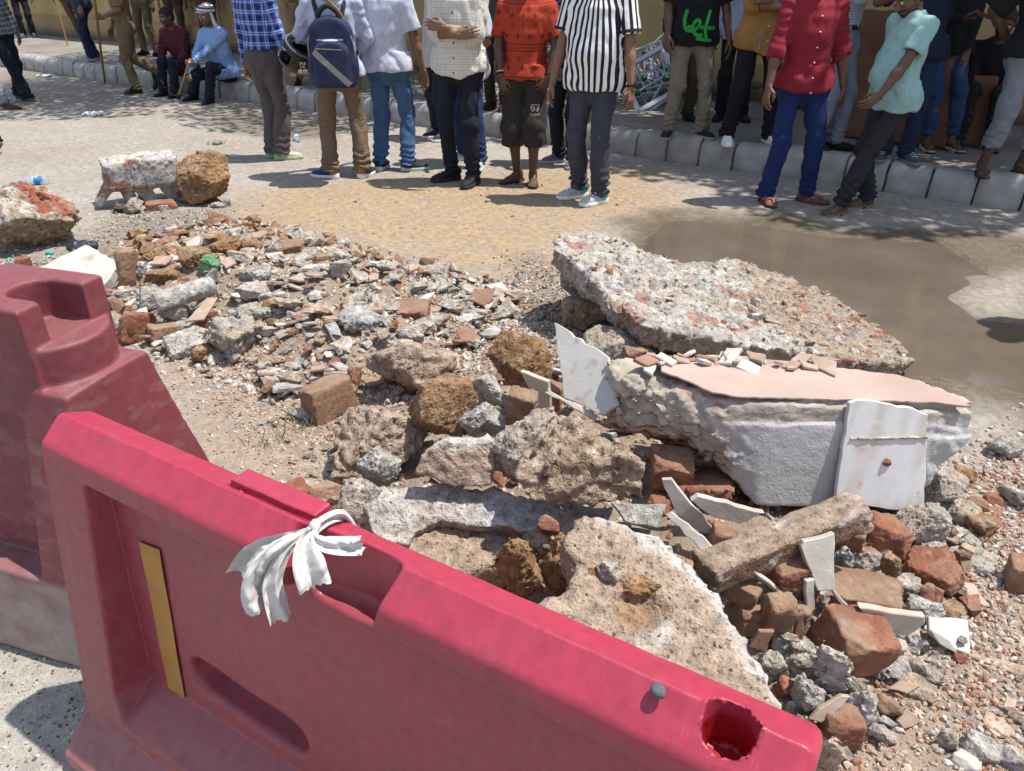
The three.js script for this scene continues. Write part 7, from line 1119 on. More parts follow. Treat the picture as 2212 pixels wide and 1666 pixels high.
const leanMan = person({ label: 'man in black shirt and jeans with white slides leaning on the brown stone slab', at: gp(2013, 317, KH), yaw: -4 * D2, h: 1.0, cell: 0.0125, tone: 3, hip: [0, 0.84, -0.2], lean: -0.02, head: [0, 0.4], feet: [[0.12, 0.08, 0.2], [-0.1, 0.1, -0.1]], shirt: { c: '#0b0b0d', hem: -0.07, open: 1 }, pants: { c: '#26446e', map: T.denimC, w: 1.0, cuff: 0.055, drop: -0.02 }, shoe: 'slide', shoeC: '#b9b4a8', soleC: '#a8a294', arms: [{ w: [0.12, -0.04, 0.14], pole: [1, 0, -0.6], palm: [0, 0, -1] }, { w: [-0.02, 0.22, 0.26], pole: [-1, -0.4, -0.2], dir: [0.8, 0.1, 0.6], palm: [0, 1, 0], hand: 'grip' }] });
person({ label: 'man in loose black shirt and rolled pale jeans at the right edge', at: gp(2158, 376, KH), yaw: 2 * D2, h: 1.02, cell: 0.0115, tone: 3, feet: [[0.15, 0.02, 0.25], [-0.15, 0.0, -0.45]], shirt: { c: '#0c0c0e', sleeve: 'short', slen: 1.0, sw: 0.1, hem: -0.06, ease: 0.03 }, pants: { c: '#8b8f96', map: T.denimC, short: 0.26, w: 0.98, stack: 1.6 }, shoe: 'thong', shoeC: '#3b4452', soleC: '#2b2b2c', arms: [{ w: [0.16, 0.06, -0.14], pole: [1, 0, -0.3] }, { w: [-0.16, 0.06, -0.12], pole: [-1, 0, -0.3] }] });
person({ label: 'person in dark clothes crouching by the wall at the right edge', at: gp(2098, 318, KH), yaw: -30 * D2, h: 1.0, cell: BG, tone: 3, hip: [0.0, 0.36, -0.42], lean: 0.35, feet: [[0.14, 0.02, 0.2], [-0.12, 0, -0.2]], shirt: { c: '#101013', hem: -0.12 }, pants: { c: '#1b1a1c', cuff: 0.062 }, shoe: 'slide', shoeC: '#241c18', soleC: '#171310', arms: [{ w: [0.15, 0.12, 0.36] }, { w: [-0.12, 0.1, 0.36] }] });
person({ label: 'person in pale blue shirt and black shoes hidden behind the tan shirted man', at: gp(1575, 258, KH), yaw: -8 * D2, h: 1.0, cell: BG, feet: [[0.12, 0, 0.3], [-0.1, 0, -0.5]], shirt: { c: '#aebbd4', hem: -0.1 }, pants: { c: '#15161a', cuff: 0.07 }, shoe: 'formal', shoeC: '#101010', soleC: '#0a0a0a' });
person({ label: 'person in olive trousers hidden behind the green printed tee shirt', at: gp(1466, 259, KH), yaw: 12 * D2, h: 0.98, cell: BG, feet: [[0.1, 0, 0.2], [-0.1, 0, -0.4]], shirt: { c: '#24241c', hem: -0.1 }, pants: { c: '#4d4a38', cuff: 0.066 }, shoe: 'formal', shoeC: '#15110f', soleC: '#0d0b0a' });
const KHAKI = '#7d6a4e', KSHIRT = '#80694a';
person({ label: 'policeman in khaki behind the man with plaid shirt, brown belt', at: gp(664, 181, KH), yaw: 6 * D2, h: 1.02, cell: BG, feet: [[0.12, 0, 0.2], [-0.12, 0, -0.2]], shirt: { c: KSHIRT, hem: 0.05, flare: 0.2 }, pants: { c: '#8a7459', cuff: 0.072, belt: '#5a2015' }, shoe: 'boot', shoeC: '#120d0b', soleC: '#0c0a09', arms: front });
// --- at the left
const cop = person({ label: 'policeman in khaki with red belt striding along the kerb holding a wooden stick', at: gp(300, 201), yaw: -62 * D2, h: 1.04, cell: 0.0125, feet: [[0.06, 0.02, 0.1], [-0.06, -0.34, 0.1, 0.16, 0.9]], knee: [[0, 0, 1], [0, 0, 1]], shirt: { c: KSHIRT, hem: 0.06, flare: 0.2, sleeve: 'short', slen: 0.9 }, pants: { c: KHAKI, cuff: 0.068, belt: '#8a1f14', w: 1.03 }, shoe: 'boot', shoeC: '#120d0b', soleC: '#2a1d15', arms: [{ w: [0.16, 0.1, 0.26], dir: [-0.3, 0.1, 1], hand: 'grip' }, { w: [-0.2, -0.06, 0.16] }] });
person({ label: 'person in blue jeans and grey sneakers stepping onto the kerb at the left', at: gp(205, 131, KH), yaw: -58 * D2, h: 1.0, cell: BG, feet: [[0.08, 0.06, 0], [-0.08, -0.05, 0]], shirt: { c: '#2a3348', hem: -0.08 }, pants: { c: '#1b2c55', map: T.denimC, cuff: 0.066 }, shoeC: '#8e9393', soleC: '#a9aaa6', arms: [{}, { w: [-0.2, 0.1, 0.15] }] });
person({ label: 'policeman in khaki standing on the pavement behind the striding one', at: gp(328, 119, KH), yaw: -14 * D2, h: 1.02, cell: BG, feet: [[0.12, 0, 0.2], [-0.12, 0, -0.3]], shirt: { c: KSHIRT, hem: 0.05, flare: 0.2 }, pants: { c: '#6d5e48', cuff: 0.07, belt: '#5a2015' }, shoe: 'boot', shoeC: '#120d0b', soleC: '#0c0a09' });
person({ label: 'policeman in dark khaki behind the seated man in maroon', at: gp(392, 105, KH), yaw: 4 * D2, h: 1.0, cell: BG, feet: [[0.11, 0, 0.2], [-0.11, 0, -0.3]], shirt: { c: '#6a583f', hem: 0.05, flare: 0.2 }, pants: { c: '#544836', cuff: 0.07, belt: '#2a1510' }, shoe: 'boot', shoeC: '#120d0b', soleC: '#0c0a09' });
person({ label: 'policeman in dark khaki with a stick behind the man in the white turban', at: gp(462, 112, KH), yaw: -4 * D2, h: 1.0, cell: BG, feet: [[0.11, 0, 0.2], [-0.11, 0, -0.3]], shirt: { c: '#6a583f', hem: 0.05, flare: 0.2 }, pants: { c: '#5b4e3a', cuff: 0.07, belt: '#2a1510' }, shoe: 'boot', shoeC: '#120d0b', soleC: '#0c0a09' });
person({ label: 'person in brown trousers leaning back by the yellow wall at the far left', at: gp(180, 82, KH), yaw: 20 * D2, h: 1.0, cell: BG, hip: [-0.16, 0.88, -0.12], feet: [[0.12, 0.1, 0.5], [-0.02, 0.1, 0.1]], shirt: { c: '#4c4334', hem: -0.05 }, pants: { c: '#574b39', cuff: 0.07 }, shoe: 'boot', shoeC: '#1a120d', soleC: '#110c09' });
person({ label: 'person in dark clothes standing near the wall at the far left', at: gp(62, 80, KH), yaw: 30 * D2, h: 1.0, cell: BG, feet: [[0.1, 0, 0.2], [-0.1, 0, -0.3]], shirt: { c: '#14161d', hem: -0.1 }, pants: { c: '#14161f', cuff: 0.066 }, shoeC: '#2c4a3c', soleC: '#4e6b5a' });
person({ label: 'man in grey checked shirt and dark jeans walking at the left edge', at: gp(50, 219), yaw: 74 * D2, h: 1.02, cell: 0.0125, hip: [0, 0.9, -0.1], feet: [[0.07, -0.12, 0], [-0.07, 0.16, 0]], shirt: { map: CHECK_GREY, c: '#ffffff', hem: -0.06 }, pants: { c: '#141c2e', map: T.denimC, cuff: 0.078, w: 1.08 }, shoe: 'formal', shoeC: '#5b5048', soleC: '#b9b6b0' });
person({ label: 'person in pale grey jeans and brown loafers cut by the left edge', at: gp(4, 234), yaw: 80 * D2, h: 1.0, cell: 0.0125, hip: [0, 0.9, -0.14], feet: [[0.07, -0.14, 0], [-0.07, 0.16, 0]], shirt: { c: '#dcdad6', hem: -0.3, ease: 0.04 }, pants: { c: '#98a0aa', map: T.denimC, cuff: 0.068, drop: 0.0 }, shoe: 'formal', shoeC: '#4a2a1e', soleC: '#6d4a38' });
person({ label: 'person in black trousers walking out at the left edge with one boot raised', at: gp(-40, 334), yaw: -95 * D2, h: 1.0, cell: 0.0125, hip: [0, 0.88, 0.12], feet: [[0.06, 0.42, 0], [-0.06, -0.16, 0, 0.05, 0.75]], shirt: { c: '#2a2a2c', hem: -0.1 }, pants: { c: '#15130f', cuff: 0.055, w: 0.95 }, shoe: 'boot', shoeC: '#1c0f0a', soleC: '#6d4c33' });
const maroonMan = person({ label: 'seated man with glasses in dark maroon checked shirt on the kerb', at: gp(358, 208), yaw: -20 * D2, h: 1.0, cell: 0.0125, tone: 1, hip: [0.1, 0.37, -0.42], lean: 0.28, beard: 0.5, head: [-0.3, 0.0], feet: [[0.2, 0.02, 0.1], [-0.06, -0.04, -0.2]], shirt: { map: CHECK_MAROON, c: '#ffffff', hem: -0.1 }, pants: { c: '#131a30', cuff: 0.066 }, shoe: 'formal', shoeC: '#141010', soleC: '#0c0a0a', arms: [{ w: [0.1, 0.1, 0.34], pole: [0.6, -0.6, 0], dir: [-0.7, -0.3, 0.3] }, { w: [-0.14, 0.0, 0.42], pole: [-0.7, -0.5, 0], dir: [0.1, -1, 0.2] }] });
{ const gl = part('glasses', mergeGeometries([-1, 1].map((s) => new THREE.TorusGeometry(0.023, 0.0025, 6, 20).translate(s * 0.032, 0.004, 0.102)).concat([new THREE.BoxGeometry(0.018, 0.003, 0.003).translate(0, 0.008, 0.104), ...[-1, 1].map((s) => new THREE.BoxGeometry(0.003, 0.004, 0.1).translate(s * 0.075, 0.006, 0.05))]).map((g) => g.toNonIndexed())), plain('#9a9a98', false, 0.3), maroonMan.group3); gl.applyMatrix4(maroonMan.headM); }
const turbanMan = person({ label: 'seated man in light blue shirt and white turban holding a hoe on the kerb', at: gp(440, 221), yaw: -24 * D2, h: 1.04, cell: 0.0115, tone: 0, hip: [0.12, 0.37, -0.36], lean: 0.22, beard: 0.55, head: [-0.05, 0.05], hair: 0, feet: [[0.14, 0.02, 0.1], [-0.26, -0.1, -0.3]], shirt: { c: '#92b2e2', hem: -0.07, ease: 0.024, fold: 1.2 }, pants: { c: '#11182e', cuff: 0.068 }, shoe: 'formal', shoeC: '#101319', soleC: '#0b0c10', arms: [{ w: [-0.12, 0.22, 0.4], pole: [0.8, -0.5, 0], dir: [-0.9, 0.1, 0.3], hand: 'grip' }, { w: [-0.2, 0.06, 0.42], pole: [-0.7, -0.6, 0], dir: [0.2, -0.1, 1], hand: 'grip' }] });
{ const tb = dress(surface((x, y, z) => { const b = y - 0.25 * z, d = ell(x, y, z, 0, 0.05, -0.016, 0.108, 0.095, 0.124) + 0.008 * Math.sin(b * 190 + x * 20) * (y < 0.13 ? 1 : 0.3); return smax(d, 0.038 - y + 0.25 * (z - 0.02), 0.015); }, [-0.13, 0.0, -0.16], [0.13, 0.18, 0.14], 0.0065), { color: (x, y, z) => { const b = y - 0.25 * z + x * 0.12; return Math.abs(b - 0.098) < 0.008 || Math.abs(b - 0.06) < 0.005 ? [0.03, 0.03, 0.05] : b > 0.118 && x < 0.01 ? [0.35, 0.06, 0.06] : [0.72, 0.71, 0.7]; } });
  const m = part('turban', tb, mat({ vertexColors: true, bumpMap: T.clothB, bumpScale: 0.001 }), turbanMan.group3); m.applyMatrix4(turbanMan.headM);
  const tail = dress(surface((x, y, z) => dBone(bone(V3(0.085, 0.06, -0.02), V3(0.095, -0.12, -0.01), 0.022, 0.03), x, y, z * 1.6) + 0.006 * n3(x * 40, y * 20, z * 40), [0.04, -0.17, -0.06], [0.15, 0.1, 0.04], 0.006)); const tl = part('turban_tail', tail, cloth('#d6d6d8'), turbanMan.group3); tl.applyMatrix4(turbanMan.headM); }
{ const p = gp(2170, 712); person({ label: 'bystander just outside the right edge whose shadow falls on the puddle', at: V3(p.x + 0.66, 0, p.z + 0.02), yaw: -50 * D2, h: 1.0, cell: BG, shirt: { c: '#4a5568' }, pants: { c: '#22262e' } }); }
// ---------------------------------------------------------------- what they hold and wear
const WOOD = mat({ color: new THREE.Color().setRGB(0.45, 0.28, 0.13), map: T.stain, bumpMap: T.brickB, bumpScale: 0.002, roughness: 0.7 }), PALEWOOD = mat({ color: new THREE.Color().setRGB(0.5, 0.38, 0.22), map: T.stain, roughness: 0.75 });
const world = (o, v) => v.clone().applyMatrix4(new THREE.Matrix4().compose(o.group3.position, o.group3.quaternion, o.group3.scale));
{ // lathi
  const hnd = world(cop, cop.armsAt[0].w.clone().addScaledVector(cop.armsAt[0].w.clone().sub(cop.armsAt[0].e).normalize(), 0.08)), foot = gp(226, 179), top = foot.clone().add(hnd.clone().sub(foot).multiplyScalar(1.42));
  single('wooden_stick', rod(foot, top, 0.017, 10, 0.02), WOOD, 'long orange brown wooden stick held upright by the striding policeman', 'stick');
  const b0 = gp(146, 98, KH); single('bamboo_stick', rod(b0, b0.clone().add(V3(-0.02, 1.9, 0.05)), 0.014, 8), WOOD, 'thin bamboo stick standing against the far left of the yellow wall', 'stick');
  const b1 = gp(488, 120, KH); single('grey_stick', rod(b1, b1.clone().add(V3(0, 1.6, 0)), 0.014, 8), plain('#6b6a66'), 'grey stick held behind the seated man in the white turban', 'stick');
}
{ // hoe
  const t = thing('hoe', 'long handled hoe with broad rusty blade held by the man in the turban', 'hoe'), a = world(turbanMan, turbanMan.armsAt[0].w.clone().addScaledVector(turbanMan.armsAt[0].w.clone().sub(turbanMan.armsAt[0].e).normalize(), 0.075)), b = gp(386, 213).add(V3(0, 0.03, 0)), d = a.clone().sub(b).normalize();
  part('handle', rod(b, a.clone().addScaledVector(d, 0.12), 0.02, 10, 0.017), PALEWOOD, t);
  const L = gp(346, 186).add(V3(0, 0.16, 0)), w = V3(0.09, 0.02, 0.03), e = b.clone().add(V3(0.0, 0.02, 0));
  const S = sheetGeo([e.clone().add(w.clone().multiplyScalar(0.6)), e.clone().sub(w.clone().multiplyScalar(0.6)), L.clone().sub(w), L.clone().add(w)], 0.006, { kind: 'terra', seed: 9, jag: 0.002, color: (x, y) => { const k = 0.8 + fbm(x * 20, y * 20, 1, 3); return [0.26 * k, 0.18 * k, 0.12 * k]; } });
  S.place(part('blade', S.g, mat({ vertexColors: true, roughness: 0.6, metalness: 0.3 }), t)); part('collar', rod(b.clone().addScaledVector(d, -0.02), b.clone().addScaledVector(d, 0.06), 0.032, 12), plain('#3a2c22'), t);
}
{ // backpack on the pale blue shirt
  const t = thing('backpack', 'dark navy backpack with grey diagonal band worn by the man in brown checks', 'backpack'), o = bagMan, q = (x, y, z) => o.TT(x, y, z);
  const dome = (x, y, hw, y0, y1) => { const yy = clamp(y, y0 + 0.03, y1 - hw * 0.75), dy = (y - yy) / (y > yy ? 0.75 : 1); return Math.hypot(Math.max(Math.abs(x) - hw + (y > yy ? hw : 0.05), 0), dy) - (y > yy ? hw : 0.05); };
  const f = (x, y, z) => { let d = smax(Math.max(Math.abs(x) - 0.165, 0) > 0 || true ? Math.max(dome(x, y, 0.17, -0.08, 0.43)) : 0, Math.abs(z + 0.215) - 0.085, 0.05); let p = smax(dome(x, y, 0.14, -0.07, 0.26), Math.abs(z + 0.31) - 0.045, 0.04); d = smin(d, p, 0.012); const sp = smax(ell(x, y, z, Math.sign(x) * 0.165, 0.06, -0.21, 0.035, 0.12, 0.07), -1, 0.01); return smin(d, sp, 0.015) + 0.004 * fbm(x * 14, y * 14, z * 14, 3); };
  const g = dress(surface(f, [-0.24, -0.15, -0.4], [0.24, 0.48, -0.1], 0.0085), {});
  t.position.copy(o.group3.position).add(V3(0, -0.03, 0)); t.rotation.y = o.yaw; t.scale.setScalar(1.03);
  const add = (n, geo, m, par = t) => { const r = part(n, geo, m, par); if (par === t) r.position.copy(q(0, 0, 0)); return r; };
  const BAG = cloth('#192750', T.denimC, 0.002, 0.75); const bg = add('bag_body', g, BAG);
  const band = (fx, fy, rx, w, h, m, n) => add(n, onCloth(f, V3(fx, fy, -0.6), V3(0, 0, 1), rx, w, h, 0.003, 26, 6), m);
  band(0.0, 0.06, V3(-0.72, -0.69, 0), 0.36, 0.045, plain('#8a8581', true), 'reflective_band');
  band(0.01, 0.2, V3(-1, -0.05, 0), 0.2, 0.007, plain('#9a948c', true), 'zip'); band(0.0, 0.262, V3(-1, 0, 0), 0.2, 0.012, plain('#aab0bd', true, 0.35), 'zip');
  add('handle_loop', tube([V3(0.07, 0.36, -0.24), V3(0.075, 0.44, -0.25), V3(0, 0.5, -0.25), V3(-0.075, 0.44, -0.25), V3(-0.07, 0.36, -0.24)], 0.02, 8), plain('#121216'));
  for (const s of [-1, 1]) add('shoulder_strap', tube([V3(s * 0.09, 0.4, -0.15), V3(s * 0.12, 0.53, -0.08), V3(s * 0.14, 0.55, 0.05), V3(s * 0.14, 0.4, 0.15), V3(s * 0.16, 0.15, 0.13), V3(s * 0.17, 0.02, -0.1)], 0.018, 8), plain('#15161d'));
  add('zip_edge', tube([V3(0.175, 0.12, -0.25), V3(0.17, 0.25, -0.28), V3(0.1, 0.38, -0.28), V3(-0.1, 0.38, -0.28), V3(-0.17, 0.25, -0.28), V3(-0.175, 0.12, -0.25)], 0.006), plain('#8d8478'));
  part('sling_strap', tube([q(0.13, 0.56, 0.02), q(0.05, 0.54, -0.12), q(-0.08, 0.42, -0.155), q(-0.13, 0.3, -0.15)], 0.012, 6), plain('#7d6a2c'), o.group3);
}
{ // helmet on his elbow
  const t = thing('motorcycle_helmet', 'black motorcycle helmet with white number hanging from an elbow beside the backpack', 'helmet'), a = bagMan.armsAt[0];
  t.position.copy(world(bagMan, a.e.clone().lerp(a.w, 0.2))).add(V3(-0.06, -0.13, 0.05)); t.quaternion.setFromUnitVectors(V3(0, -1, 0), V3(0.55, 0.72, 0.42).normalize()); t.scale.setScalar(1.12);
  const f = (x, y, z) => { let d = ell(x, y, z, 0, 0, 0, 0.125, 0.135, 0.155); d = smax(d, -ell(x, y, z, 0, -0.005, 0, 0.104, 0.114, 0.134), 0.004); d = smax(d, -(y + 0.1), 0.012); d = smax(d, -Math.max(Math.abs(y - 0.0) - 0.045, 0.06 - z, Math.abs(x) - 0.11), 0.01); return d; };
  part('shell', dress(surface(f, [-0.14, -0.13, -0.17], [0.14, 0.15, 0.17], 0.006)), plain('#0f1012', false, 0.35), t);
  const pr = printMat(256, 256, (c) => { c.fillStyle = '#e6e4de'; c.textAlign = 'center'; c.font = 'bold 110px sans-serif'; c.fillText('89', 128, 210); c.font = 'bold 52px sans-serif'; c.fillText('713', 128, 70); c.font = 'bold 40px sans-serif'; c.fillText('5 R', 128, 112); });
  part('number_print', onCloth(f, V3(-0.4, 0.0, -0.04), V3(1, 0, 0), V3(0, -0.4, -1), 0.15, 0.15, 0.003), pr, t); part('number_print', onCloth(f, V3(-0.06, -0.02, 0.4), V3(0, 0, -1), V3(-1, -0.3, 0), 0.13, 0.1, 0.003), pr, t); part('number_print', onCloth(f, V3(0.0, 0.0, -0.4), V3(0, 0, 1), V3(1, -0.3, 0), 0.15, 0.15, 0.003), pr, t);
  const tr = new THREE.TorusGeometry(0.12, 0.008, 8, 40); tr.rotateX(Math.PI / 2); tr.scale(0.9, 1, 1.08); part('rim', tr, plain('#5d5d5f'), t).position.y = -0.098;
}
{ // microphone, camera with cables, phone
  const t = thing('microphone', 'microphone with white cube flag held up by the reporter in navy', 'microphone'), a = micMan.armsAt[0], p = world(micMan, a.w.clone().add(V3(-0.02, 0.09, 0.06)));
  t.position.copy(p); t.rotation.set(0.2, 0.5, 0.25);
  part('grip', new THREE.CylinderGeometry(0.014, 0.012, 0.16, 12), plain('#15151a'), t); const fl = part('cube_flag', new RoundedBoxGeometry(0.085, 0.085, 0.085, 2, 0.004), plain('#dcdcdf', false, 0.4), t); fl.position.y = 0.1;
  const lg = printMat(128, 128, (c) => { c.fillStyle = '#1c1016'; c.fillRect(6, 20, 116, 84); c.fillStyle = '#a83a34'; for (const [x, y, w, h] of [[18, 34, 12, 50], [38, 34, 9, 50], [38, 34, 26, 9], [70, 40, 11, 48], [92, 34, 12, 56]]) c.fillRect(x, y, w, h); }); for (let i = 0; i < 4; i++) { const m = part('flag_print', new THREE.PlaneGeometry(0.07, 0.07), lg, fl); m.rotation.y = i * Math.PI / 2; m.position.set(Math.sin(i * Math.PI / 2) * 0.0435, 0, Math.cos(i * Math.PI / 2) * 0.0435); }
  part('foam_head', new THREE.SphereGeometry(0.035, 16, 12), plain('#0a0a0c'), t).position.y = 0.165;
  const c = thing('video_camera', 'dark video camera with dangling cables held by the cameraman', 'camera'); c.position.copy(world(camMan, camMan.armsAt[0].w.clone().add(V3(-0.06, 0.06, 0.06)))); c.rotation.y = camMan.yaw + 0.5;
  part('camera_body', new RoundedBoxGeometry(0.1, 0.11, 0.22, 3, 0.015), plain('#121214', false, 0.5), c); const ln = part('lens', new THREE.CylinderGeometry(0.035, 0.03, 0.1, 20), plain('#0a0a0b', false, 0.3), c); ln.rotation.x = Math.PI / 2; ln.position.z = 0.15;
  const r = R(6); for (let i = 0; i < 6; i++) part('cable', tube([V3(0, -0.05, -0.08), V3(-0.1 - 0.1 * r(), -0.2 - 0.12 * r(), -0.05 + 0.1 * r()), V3(0.0 + 0.1 * r(), -0.3 - 0.08 * r(), 0.04 * r()), V3(0.12 * r(), -0.15, 0.02), V3(0.02, -0.05, -0.05)], 0.0045, 5, 5), plain('#0c0c0e'), c);
  const ph = single('mobile_phone', new RoundedBoxGeometry(0.074, 0.15, 0.009, 2, 0.004), plain('#1a1a1e', false, 0.25), 'dark mobile phone held by the man in black leaning on the slab', 'phone'); ph.position.copy(world(leanMan, leanMan.armsAt[1].w.clone().add(V3(0.1, 0.035, 0.06)))); ph.rotation.set(-1.1, 0.2, 1.4);
}
// ---------------------------------------------------------------- scrap frames, slabs and litter by the wall
{
  const WM = plain('#b9bcc6', false, 0.4), GM = plain('#0d5a3a', false, 0.45), r = R(55), c0 = gp(1385, 228, KH);
  const frame = (label, w, h, bars, pos, rot, feetC, wide) => {
    const t = thing('metal_frame', label, 'metal frame', 'white scrap frames by the wall'); t.position.copy(pos); t.rotation.set(...rot);
    const k = 0.013; if (wide) { for (const [a, b, x, y] of [[w, 0.06, 0, h / 2], [w, 0.06, 0, -h / 2]]) part('frame_bar', new RoundedBoxGeometry(a, b, 0.04, 2, 0.006), WM, t).position.set(x, y, 0); for (const s of [-1, 1]) part('frame_bar', new RoundedBoxGeometry(0.06, h - 0.062, 0.038, 2, 0.006), WM, t).position.set(s * (w / 2 - 0.03), 0, 0); }
    else { const P = [V3(-w / 2, -h / 2, 0), V3(w / 2, -h / 2, 0), V3(w / 2, h / 2, 0), V3(-w / 2, h / 2, 0)]; P.forEach((p, i) => part('frame_bar', rod(p, P[(i + 1) % 4], k), WM, t)); for (let i = 1; i <= bars; i++) { const x = lerp(-w / 2, w / 2, i / (bars + 1)); part('frame_bar', rod(V3(x, -h / 2, 0), V3(x + (i % 2 ? 0.08 : -0.08), h / 2, 0), 0.008), WM, t); } }
    if (feetC) for (const s of [-1, 1]) for (const e of [-1, 1]) { const f = part('foot', new THREE.LatheGeometry([[0.001, 0], [0.035, 0.004], [0.042, 0.02], [0.03, 0.05], [0.018, 0.06], [0.001, 0.06]].map(([a, b]) => new THREE.Vector2(a, b)), 14), GM, t); f.position.set(s * w / 2, e * h / 2, 0); f.rotation.x = e < 0 ? Math.PI : 0; }
    return t;
  };
  const q = (s, d, y) => c0.clone().addScaledVector(KU, s).addScaledVector(KN, d).add(V3(0, y, 0));
  const lay = [[0.7, 0.5, 3, [0.1, 0.2, 0.1], [-1.3, KY, 0.1], 1], [0.62, 0.46, 4, [-0.2, 0.25, 0.2], [-1.2, KY + 0.4, -0.2], 1], [0.7, 0.44, 3, [0.15, 0.3, 0.26], [-1.0, KY - 0.3, 0.15], 0], [0.6, 0.5, 5, [-0.05, 0.3, 0.36], [-1.15, KY + 0.2, 0.3], 1], [0.66, 0.4, 3, [-0.35, 0.35, 0.16], [-0.9, KY + 0.6, 0.1], 0], [0.72, 0.5, 4, [0.2, 0.35, 0.44], [-0.85, KY + 0.1, -0.1], 1], [0.6, 0.4, 2, [0.0, 0.2, 0.07], [-1.45, KY - 0.5, 0], 1], [0.5, 0.45, 4, [-0.25, 0.5, 0.4], [-0.7, KY + 0.3, 0.2], 0], [0.64, 0.42, 5, [0.05, 0.45, 0.3], [-1.25, KY + 0.9, 0.1], 1], [0.7, 0.36, 3, [0.3, 0.25, 0.2], [-1.0, KY - 0.7, -0.3], 0], [0.55, 0.5, 2, [-0.1, 0.6, 0.5], [-0.95, KY, 0.4], 1]];
  lay.forEach(([w, h, n, p, a, f]) => frame('white tubular metal frame tangled in the scrap pile behind the striped shirt', w, h, n, q(...p), a, f));
  frame('wide white window frame lying across the front of the scrap pile', 0.62, 0.62, 0, q(0.1, 0.0, 0.3), [-0.75, KY + 0.25, 0.35], 0, true).userData.group = undefined;
  const wp = gp(1392, 200, KH).addScaledVector(KN, 0.75); const tall = frame('tall thin white frame leaning on the yellow wall above the scrap pile', 0.85, 1.5, 0, wp.clone().add(V3(0, 0.72, 0)), [-0.12, KY, 0.03], 0); part('brace', rod(V3(-0.4, 0.1, 0), V3(0.4, 0.62, 0), 0.012), WM, tall); delete tall.userData.group;
  const bark = mat({ vertexColors: true, bumpMap: T.gritB, bumpScale: 0.012 });
  for (const [l, a, b, h0, h1, rr] of [['weathered wooden post stuck upright behind the scrap frames', [1412, 175], [1405, 168], 0.3, 0.95, 0.055], ['weathered log lying along the wall behind the scrap frames', [1345, 190], [1440, 200], 0.5, 0.52, 0.07], ['second dark log at the foot of the wall behind the beige trousers', [1440, 225], [1570, 225], 0.1, 0.12, 0.08], ['short dark log below the wall left of the tan shirt', [1500, 215], [1600, 235], 0.22, 0.2, 0.06]]) { const A = gp(a[0], a[1], KH).addScaledVector(KN, 0.5).setY(KH + h0), B = gp(b[0], b[1], KH).addScaledVector(KN, 0.5).setY(KH + h1), g = surface((x, y, z) => dBone(bone(A, B, rr, rr * 0.8), x, y, z) + 0.016 * n3(x * 20, y * 20, z * 20), [Math.min(A.x, B.x) - 0.12, Math.min(A.y, B.y) - 0.12, Math.min(A.z, B.z) - 0.12], [Math.max(A.x, B.x) + 0.12, Math.max(A.y, B.y) + 0.12, Math.max(A.z, B.z) + 0.12], 0.014); single('log', dress(g, { color: (x, y, z) => { const k = 0.8 + fbm(x * 12, y * 12, z * 12, 3); return [0.17 * k, 0.135 * k, 0.1 * k]; } }), bark, l, 'log'); }
  // brown stone slabs leaning on the wall at the right
  const slab = (label, w, h, s0, seed) => { const g = dress(surface((x, y, z) => smax(smax(Math.abs(x) - w / 2, Math.abs(y - h / 2) - h / 2, 0.02), Math.abs(z) - 0.045, 0.012) + 0.006 * fbm(x * 8, y * 8, z * 8 + seed, 4) + 0.02 * Math.max(0, fbm(x * 5 + seed, y * 5, 3, 3)) * (Math.abs(y - h / 2) > h / 2 - 0.05 ? 1 : 0), [-w / 2 - 0.03, -0.03, -0.08], [w / 2 + 0.03, h + 0.03, 0.08], 0.012), { color: (x, y, z) => { const k = 0.85 + 0.6 * fbm(x * 5, y * 5, z * 5 + seed, 4); return [0.27 * k, 0.125 * k, 0.08 * k]; } }), m = single('stone_slab', g, BRICK, label, 'stone slab'); m.position.copy(s0); m.rotation.set(-0.2, KY, 0.02, 'YXZ'); return m; };
  slab('big reddish brown stone slab leaning on the wall behind the mint tee shirt', 0.62, 1.12, gp(1835, 297, KH).addScaledVector(KN, 0.02), 3);
  slab('second reddish stone slab behind the man in black with white slides', 0.55, 0.95, gp(1965, 318, KH).addScaledVector(KN, 0.12), 8);
  slab('low dark stone slab between the two leaning slabs by the wall', 0.4, 0.6, gp(2055, 322, KH).addScaledVector(KN, 0.25), 12);
  const r2 = R(66), dl = [0, 1, 2].map((i) => rockGeo({ w: 0.25, h: 0.17, d: 0.2, kind: 'dark', seed: 810 + i, cell: 0.016 }));
  for (let i = 0; i < 26; i++) { const s = i < 9 ? 3.4 + r2() * 2.2 : i < 18 ? 0.2 + r2() * 1.5 : -14 + r2() * 12, m = single('dark_rubble', dl[i % 3], ROCK, i < 9 ? 'dark rubble stone at the wall foot near the right edge' : i < 18 ? 'dark rubble stone at the wall foot behind the scrap frames' : 'dark rubble stone along the wall foot at the left', 'stone', i < 9 ? 'dark stones at the wall right' : i < 18 ? 'dark stones at the wall middle' : 'dark stones at the wall left'); m.position.copy(kp(s, WALLD - 0.12 - 0.5 * r2() * r2(), KH - 0.03)); m.scale.setScalar(0.4 + 0.8 * r2()); m.rotation.y = r2() * 6; }
}
